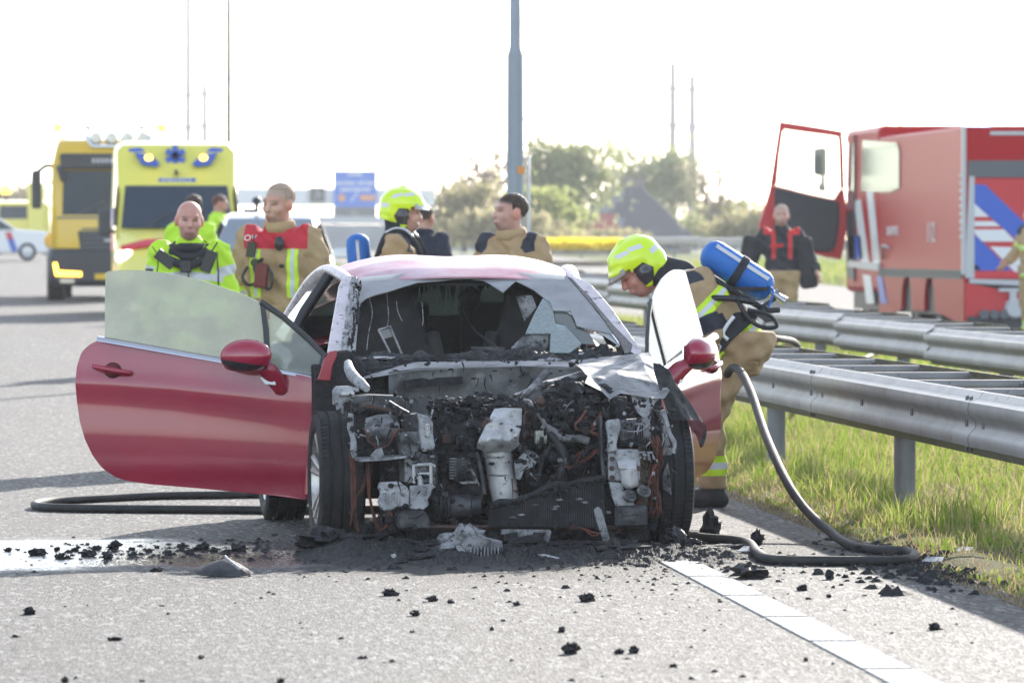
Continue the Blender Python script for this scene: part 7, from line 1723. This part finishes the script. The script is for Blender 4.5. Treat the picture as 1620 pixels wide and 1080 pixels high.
# innumerable crumbs: fine char scattered over the asphalt
def crumbs(name, spots, label):
    mb = MB(); r = random.Random(len(spots))
    for p, s_ in spots:
        k = 6; o = Vector((r.uniform(-9, 9), r.uniform(-9, 9), 0)); n = 6
        vs = []
        for t in range(n): a = 6.283*t/n; q = s_*(.6+.8*r.random()); vs.append((p.x+math.cos(a)*q*1.3, p.y+math.sin(a)*q, .001))
        for t in range(n): a = 6.283*t/n; q = s_*(.25+.6*r.random()); vs.append((p.x+math.cos(a)*q, p.y+math.sin(a)*q*.8, s_*(.35+.7*r.random())))
        mb.add(vs, [(t, (t+1) % n, n+(t+1) % n, n+t) for t in range(n)]+[tuple(range(n, 2*n))])
    return tag(mb.build(name, 'char_fine'), label, 'debris', kind='stuff')
sp = []; r = random.Random(4)
for k in range(1000):
    z = r.random()
    if z < .30: u, v = r.gauss(1180, 150), r.gauss(895, 22)
    elif z < .46: u, v = r.gauss(1000, 170), r.gauss(925, 30)
    elif z < .68: u, v = r.gauss(200, 130), r.gauss(874, 9)
    elif z < .82: u, v = r.gauss(760, 200), r.gauss(905, 12)
    elif z < .92: u, v = r.gauss(420, 70), r.gauss(872, 14)
    else: u, v = r.uniform(0, 1600), r.uniform(880, 1079)
    if v < 845 or v > 1085 or not -30 < u < 1640: continue
    sp.append((G(u, v), (abs(r.gauss(0, .006))+.003)*(1 if v < 905 else .75)))
crumbs('char_crumbs', sp, 'fine black char crumbs scattered over the asphalt')
sp = [(G(r.gauss(1480, 70), r.gauss(886, 22)), abs(r.gauss(0, .012))+.006) for k in range(500)]
crumbs('char_crumbs', [(p, s_) for p, s_ in sp if p.x > 3.2], 'black char crumbs in the scorched grass at the road edge')
# pieces large enough to pick up
def chunk(u, v, w, hgt, label, m='char', seed=0, dep=None, group=None, name='char_lump', amp=.7, n=16):
    D_ = CAMH*FPX/(v-HOR); s = FPX/D_; p = G(u, v); wx_ = w/s/2; hz_ = hgt/s
    o = MB().lump((0, 0, hz_*.42), (wx_, dep or wx_*.8, hz_*.55), seed, amp, n, 2.0).build(name, m); o.location = p; o.rotation_euler = (0, 0, seed*.7)
    return tag(o, label, 'debris', group)
chunk(1066, 866, 44, 34, 'round black burnt pot standing beside the right front tyre', 'char_shiny', 1, amp=.25, n=24)
chunk(1125, 852, 36, 38, 'jagged black lump between the right tyre and the hose bend', 'char_shiny', 2, amp=1.0)
chunk(1100, 868, 40, 16, 'flat black lump in front of the burnt pot', 'char', 3)
chunk(1198, 862, 18, 22, 'small upright black shred touching the hose', 'char', 4, amp=1.0)
chunk(1185, 914, 62, 20, 'largest black crumbly lump right of the white line start', 'char', 5, amp=.9)
chunk(1270, 934, 18, 10, 'black lump on the shoulder just right of the largest crumbly lump', 'char', 6, amp=.8)
chunk(1313, 916, 16, 14, 'small black lump close below the hose loop', 'char', 7, amp=.9)
chunk(1312, 945, 9, 5, 'tiny black lump on the shoulder below the small lump by the hose', 'char', 8)
chunk(1478, 996, 20, 9, 'black lump alone on the right shoulder', 'char', 9, amp=.9)
chunk(903, 1034, 30, 18, 'pale-edged dark lump in the lower middle of the asphalt', 'ash_heap', 10, amp=.6)
chunk(980, 1034, 17, 8, 'left one of a pair of flat black lumps, lower middle', 'char', 11)
chunk(1003, 1033, 16, 11, 'right one of a pair of flat black lumps, lower middle', 'char', 12)
chunk(617, 942, 22, 11, 'leftmost of three black lumps in a slanting row below the car', 'char', 13, amp=.9)
chunk(684, 951, 16, 10, 'middle of three black lumps in a slanting row below the car', 'char', 14, amp=.9)
chunk(713, 954, 13, 6, 'last and smallest of three black lumps in a slanting row below the car', 'char', 15)
chunk(656, 974, 18, 9, 'black lump with a short tail below the slanting row of three', 'char', 16, amp=.9)
chunk(817, 958, 12, 7, 'black lump with a hook shape under the radiator', 'char', 17, amp=.9)
chunk(928, 951, 22, 12, 'black lump below the leaning metal strip', 'char', 18, amp=.9)
chunk(888, 1000, 11, 9, 'small black lump above the pale-edged dark lump', 'char', 19)
chunk(778, 997, 8, 6, 'small round black crumb left of the small lump', 'char', 20)
chunk(45, 972, 20, 10, 'black lump near the left edge of the photo', 'char', 21, amp=.9)
chunk(180, 1013, 20, 6, 'flat black flake in the lower left', 'char', 22, amp=.9)
chunk(318, 1042, 10, 6, 'black crumb alone in the lower left middle', 'char', 23)
chunk(102, 1080, 14, 9, 'black lump at the very bottom edge, far left', 'char', 24)
chunk(443, 1080, 14, 8, 'black lump at the very bottom edge, left of middle', 'char', 25)
chunk(1275, 1046, 7, 6, 'small black lump left of the white line, near the bottom', 'char', 26)
chunk(1065, 1055, 11, 5, 'small flat lump left of the white line at the bottom', 'char', 27)
chunk(248, 904, 22, 7, 'flat grey-black scrap left of the folded bumper piece', 'ash_heap', 28)
ORD = ['first', 'second', 'third', 'fourth', 'fifth', 'sixth', 'seventh', 'eighth', 'ninth', 'tenth', 'eleventh', 'twelfth', 'thirteenth', 'fourteenth', 'fifteenth', 'sixteenth', 'seventeenth', 'last']
for k, (u, v, w) in enumerate(sorted(((12, 872, 14), (60, 878, 24), (95, 884, 20), (118, 872, 14), (140, 880, 22), (152, 870, 18), (180, 868, 26), (208, 870, 10), (235, 873, 12), (248, 867, 9), (288, 866, 16), (300, 876, 18), (320, 870, 26), (338, 873, 16), (378, 872, 26), (90, 870, 12), (170, 884, 20), (265, 878, 18)))):
    chunk(u, v, w, w*.42, 'small black crumb on the wet patch, %s from the left edge of the photo' % ORD[k], 'char', 40+k, group='crumbs on the wet patch', name='char_crumb', amp=.8)
# folded bumper piece left
pts = {'base': [(298, 912), (310, 900), (352, 882), (372, 890), (400, 903), (405, 910), (380, 914), (340, 915)]}
D_ = CAMH*FPX/(912-HOR)
bp = [PV(u, v, D_-.0) for u, v in pts['base']]
rows = [[PV(298, 912, D_), PV(340, 914, D_-.05), PV(385, 914, D_-.05), PV(405, 909, D_)], [PV(322, 896, D_+.05), PV(350, 889, D_), PV(378, 893, D_), PV(398, 904, D_+.05)], [PV(340, 888, D_+.10), PV(356, 881, D_+.05), PV(368, 884, D_+.08), PV(385, 898, D_+.12)], [PV(352, 894, D_+.2), PV(360, 892, D_+.2), PV(372, 896, D_+.2), PV(385, 905, D_+.2)]]
Ab = np.array([[tuple(p) for p in r_] for r_ in rows])
o = MB().slab(Ab, (0, .012, .004)).build('bumper_scrap', mat('scorched_plastic', (.022, .023, .026), .75, var=(.07, .07, .075), vs=14, bump=.9, bs=40), smooth=40)
md = o.modifiers.new('u', 'SUBSURF'); md.levels = 2; md.render_levels = 2
tag(o, 'folded scorched bumper piece lying on the asphalt left of the car', 'debris')
o = MB().tube([PV(355, 880, D_), PV(366, 890, D_-.02), PV(380, 900, D_-.02)], .008, 6).build('metal_strip', 'ash_metal'); tag(o, 'short pale strip on top of the folded bumper piece', 'debris')
# things on the ash in front of the car
def gobj(name, pts, D_, t, m, label, bevel=.004, cat='debris'): return tag(MB().prism([PV(u, v, D_) for u, v in pts], tuple(FWD*t)).build(name, m, bevel=bevel, segs=1), label, cat)
gobj('leaning_strut', [(939, 806), (946, 801), (952, 806), (971, 873), (962, 880), (944, 826)], 26.55, .02, 'burnt_metal', 'pale metal strut leaning against the radiator')
hp = empty('heat_sink', PV(745, 882, 26.2), 0, 'scorched finned metal block lying in the ash before the radiator', 'debris'); hq = hp.location
loc_ = lambda u, v, D_: PV(u, v, D_)-hq
bk = MB(); bk.lump(loc_(735, 862, 26.28), (.12, .10, .075), 5, .55, 26, 1.8); bk.prism([loc_(u, v, 26.16) for u, v in ((728, 858), (742, 850), (770, 852), (794, 858), (798, 880), (742, 883))], tuple(FWD*.15)); bk.build('block', 'burnt_metal', hp, bevel=.006)
for k in range(9): u = 744+k*5.4; MB().prism([loc_(u, 866, 26.14), loc_(u+2, 865, 26.14), loc_(u+2, 881, 26.14), loc_(u, 881, 26.14)], tuple(FWD*-.03)).build('fin', 'ash_metal', hp)
MB().prism([loc_(u, v, 26.1) for u, v in ((720, 864), (728, 862), (741, 880), (738, 886), (728, 878))], tuple(FWD*-.02)).build('flake', 'ash_metal', hp, bevel=.004)
o = MB().tube([G(848, 877, .012), G(862, 879, .02), G(880, 883, .012), G(898, 886, .01)], [.012, .014, .011, .006], 8, 0, smooth=5, flat=.6).build('pale_stick', 'ash_metal', smooth=True); tag(o, 'pale bent stick lying on the ash below the radiator', 'debris')
for k, (u, v, w, hgt, lab) in enumerate(((805, 874, 60, 26, 'ridged grey-black block right of the finned metal block'), (520, 874, 90, 34, 'broad melted black mound before the left front tyre'), (600, 868, 80, 44, 'taller tangled black mound right of the left front tyre'), (660, 874, 60, 22, 'low black mound below the lower left mount'), (835, 868, 50, 22, 'black crumpled piece below the lower panel'), (700, 880, 50, 14, 'flat ash piece left of the finned metal block'), (980, 878, 70, 22, 'black crumbly mound at the foot of the leaning strut'), (1020, 858, 40, 24, 'black lump under the lower right mount'), (900, 872, 70, 16, 'low black mound under the radiator'), (1140, 872, 60, 10, 'flat black scrap by the hose, right of the tyre'), (590, 888, 14, 16, 'thin upright black shred at the left end of the ash') if False else (665, 890, 20, 12, 'small lump at the front edge of the ash'))):
    chunk(u, v, w, hgt, lab, 'ash_heap' if k % 2 == 0 else 'char', 70+k, dep=.16, amp=.8, n=26, name='melted_mound')
gobj('paper_scrap', [(617, 877), (625, 875), (627, 879), (622, 884)], 25.9, .003, 'ash_metal', 'tiny white flake on the ash left of the middle', 0)
for u, v, lab in ((1475, 893, 'pale glass chip in the scorched grass, left one'), (1525, 877, 'pale flat scrap in the scorched grass, right one'), (1183, 876, 'pale scrap under the hose bend'), (1355, 715, 'pale scrap lying in the grass under the nearest rail')):
    p = G(u, v); o = MB().prism([(-.05, 0, .01), (.04, -.03, .012), (.06, .03, .03), (-.01, .06, .03)], (0, 0, .004)).build('pale_scrap', 'ash_metal'); o.location = p; tag(o, lab, 'debris')

# ------------------------------------------------------------------ hazy air
hz_ = MB(); hz_.bx(-260, 420, -15, 1320, -1.2, 66); hzo = hz_.build('haze', [])
hm, hn, hb_ = new_mat('haze_air'); hn.n.remove(hb_)
pv = hn.add('ShaderNodeVolumePrincipled'); pv.inputs['Color'].default_value = (.93, .95, 1.0, 1); pv.inputs['Density'].default_value = .0003; pv.inputs['Anisotropy'].default_value = .2
hn.link(pv.outputs[0], hn.n['Material Output'].inputs['Volume']); hzo.data.materials.append(hm)
tag(hzo, 'pale hazy air over the road and fields', 'haze', kind='stuff')
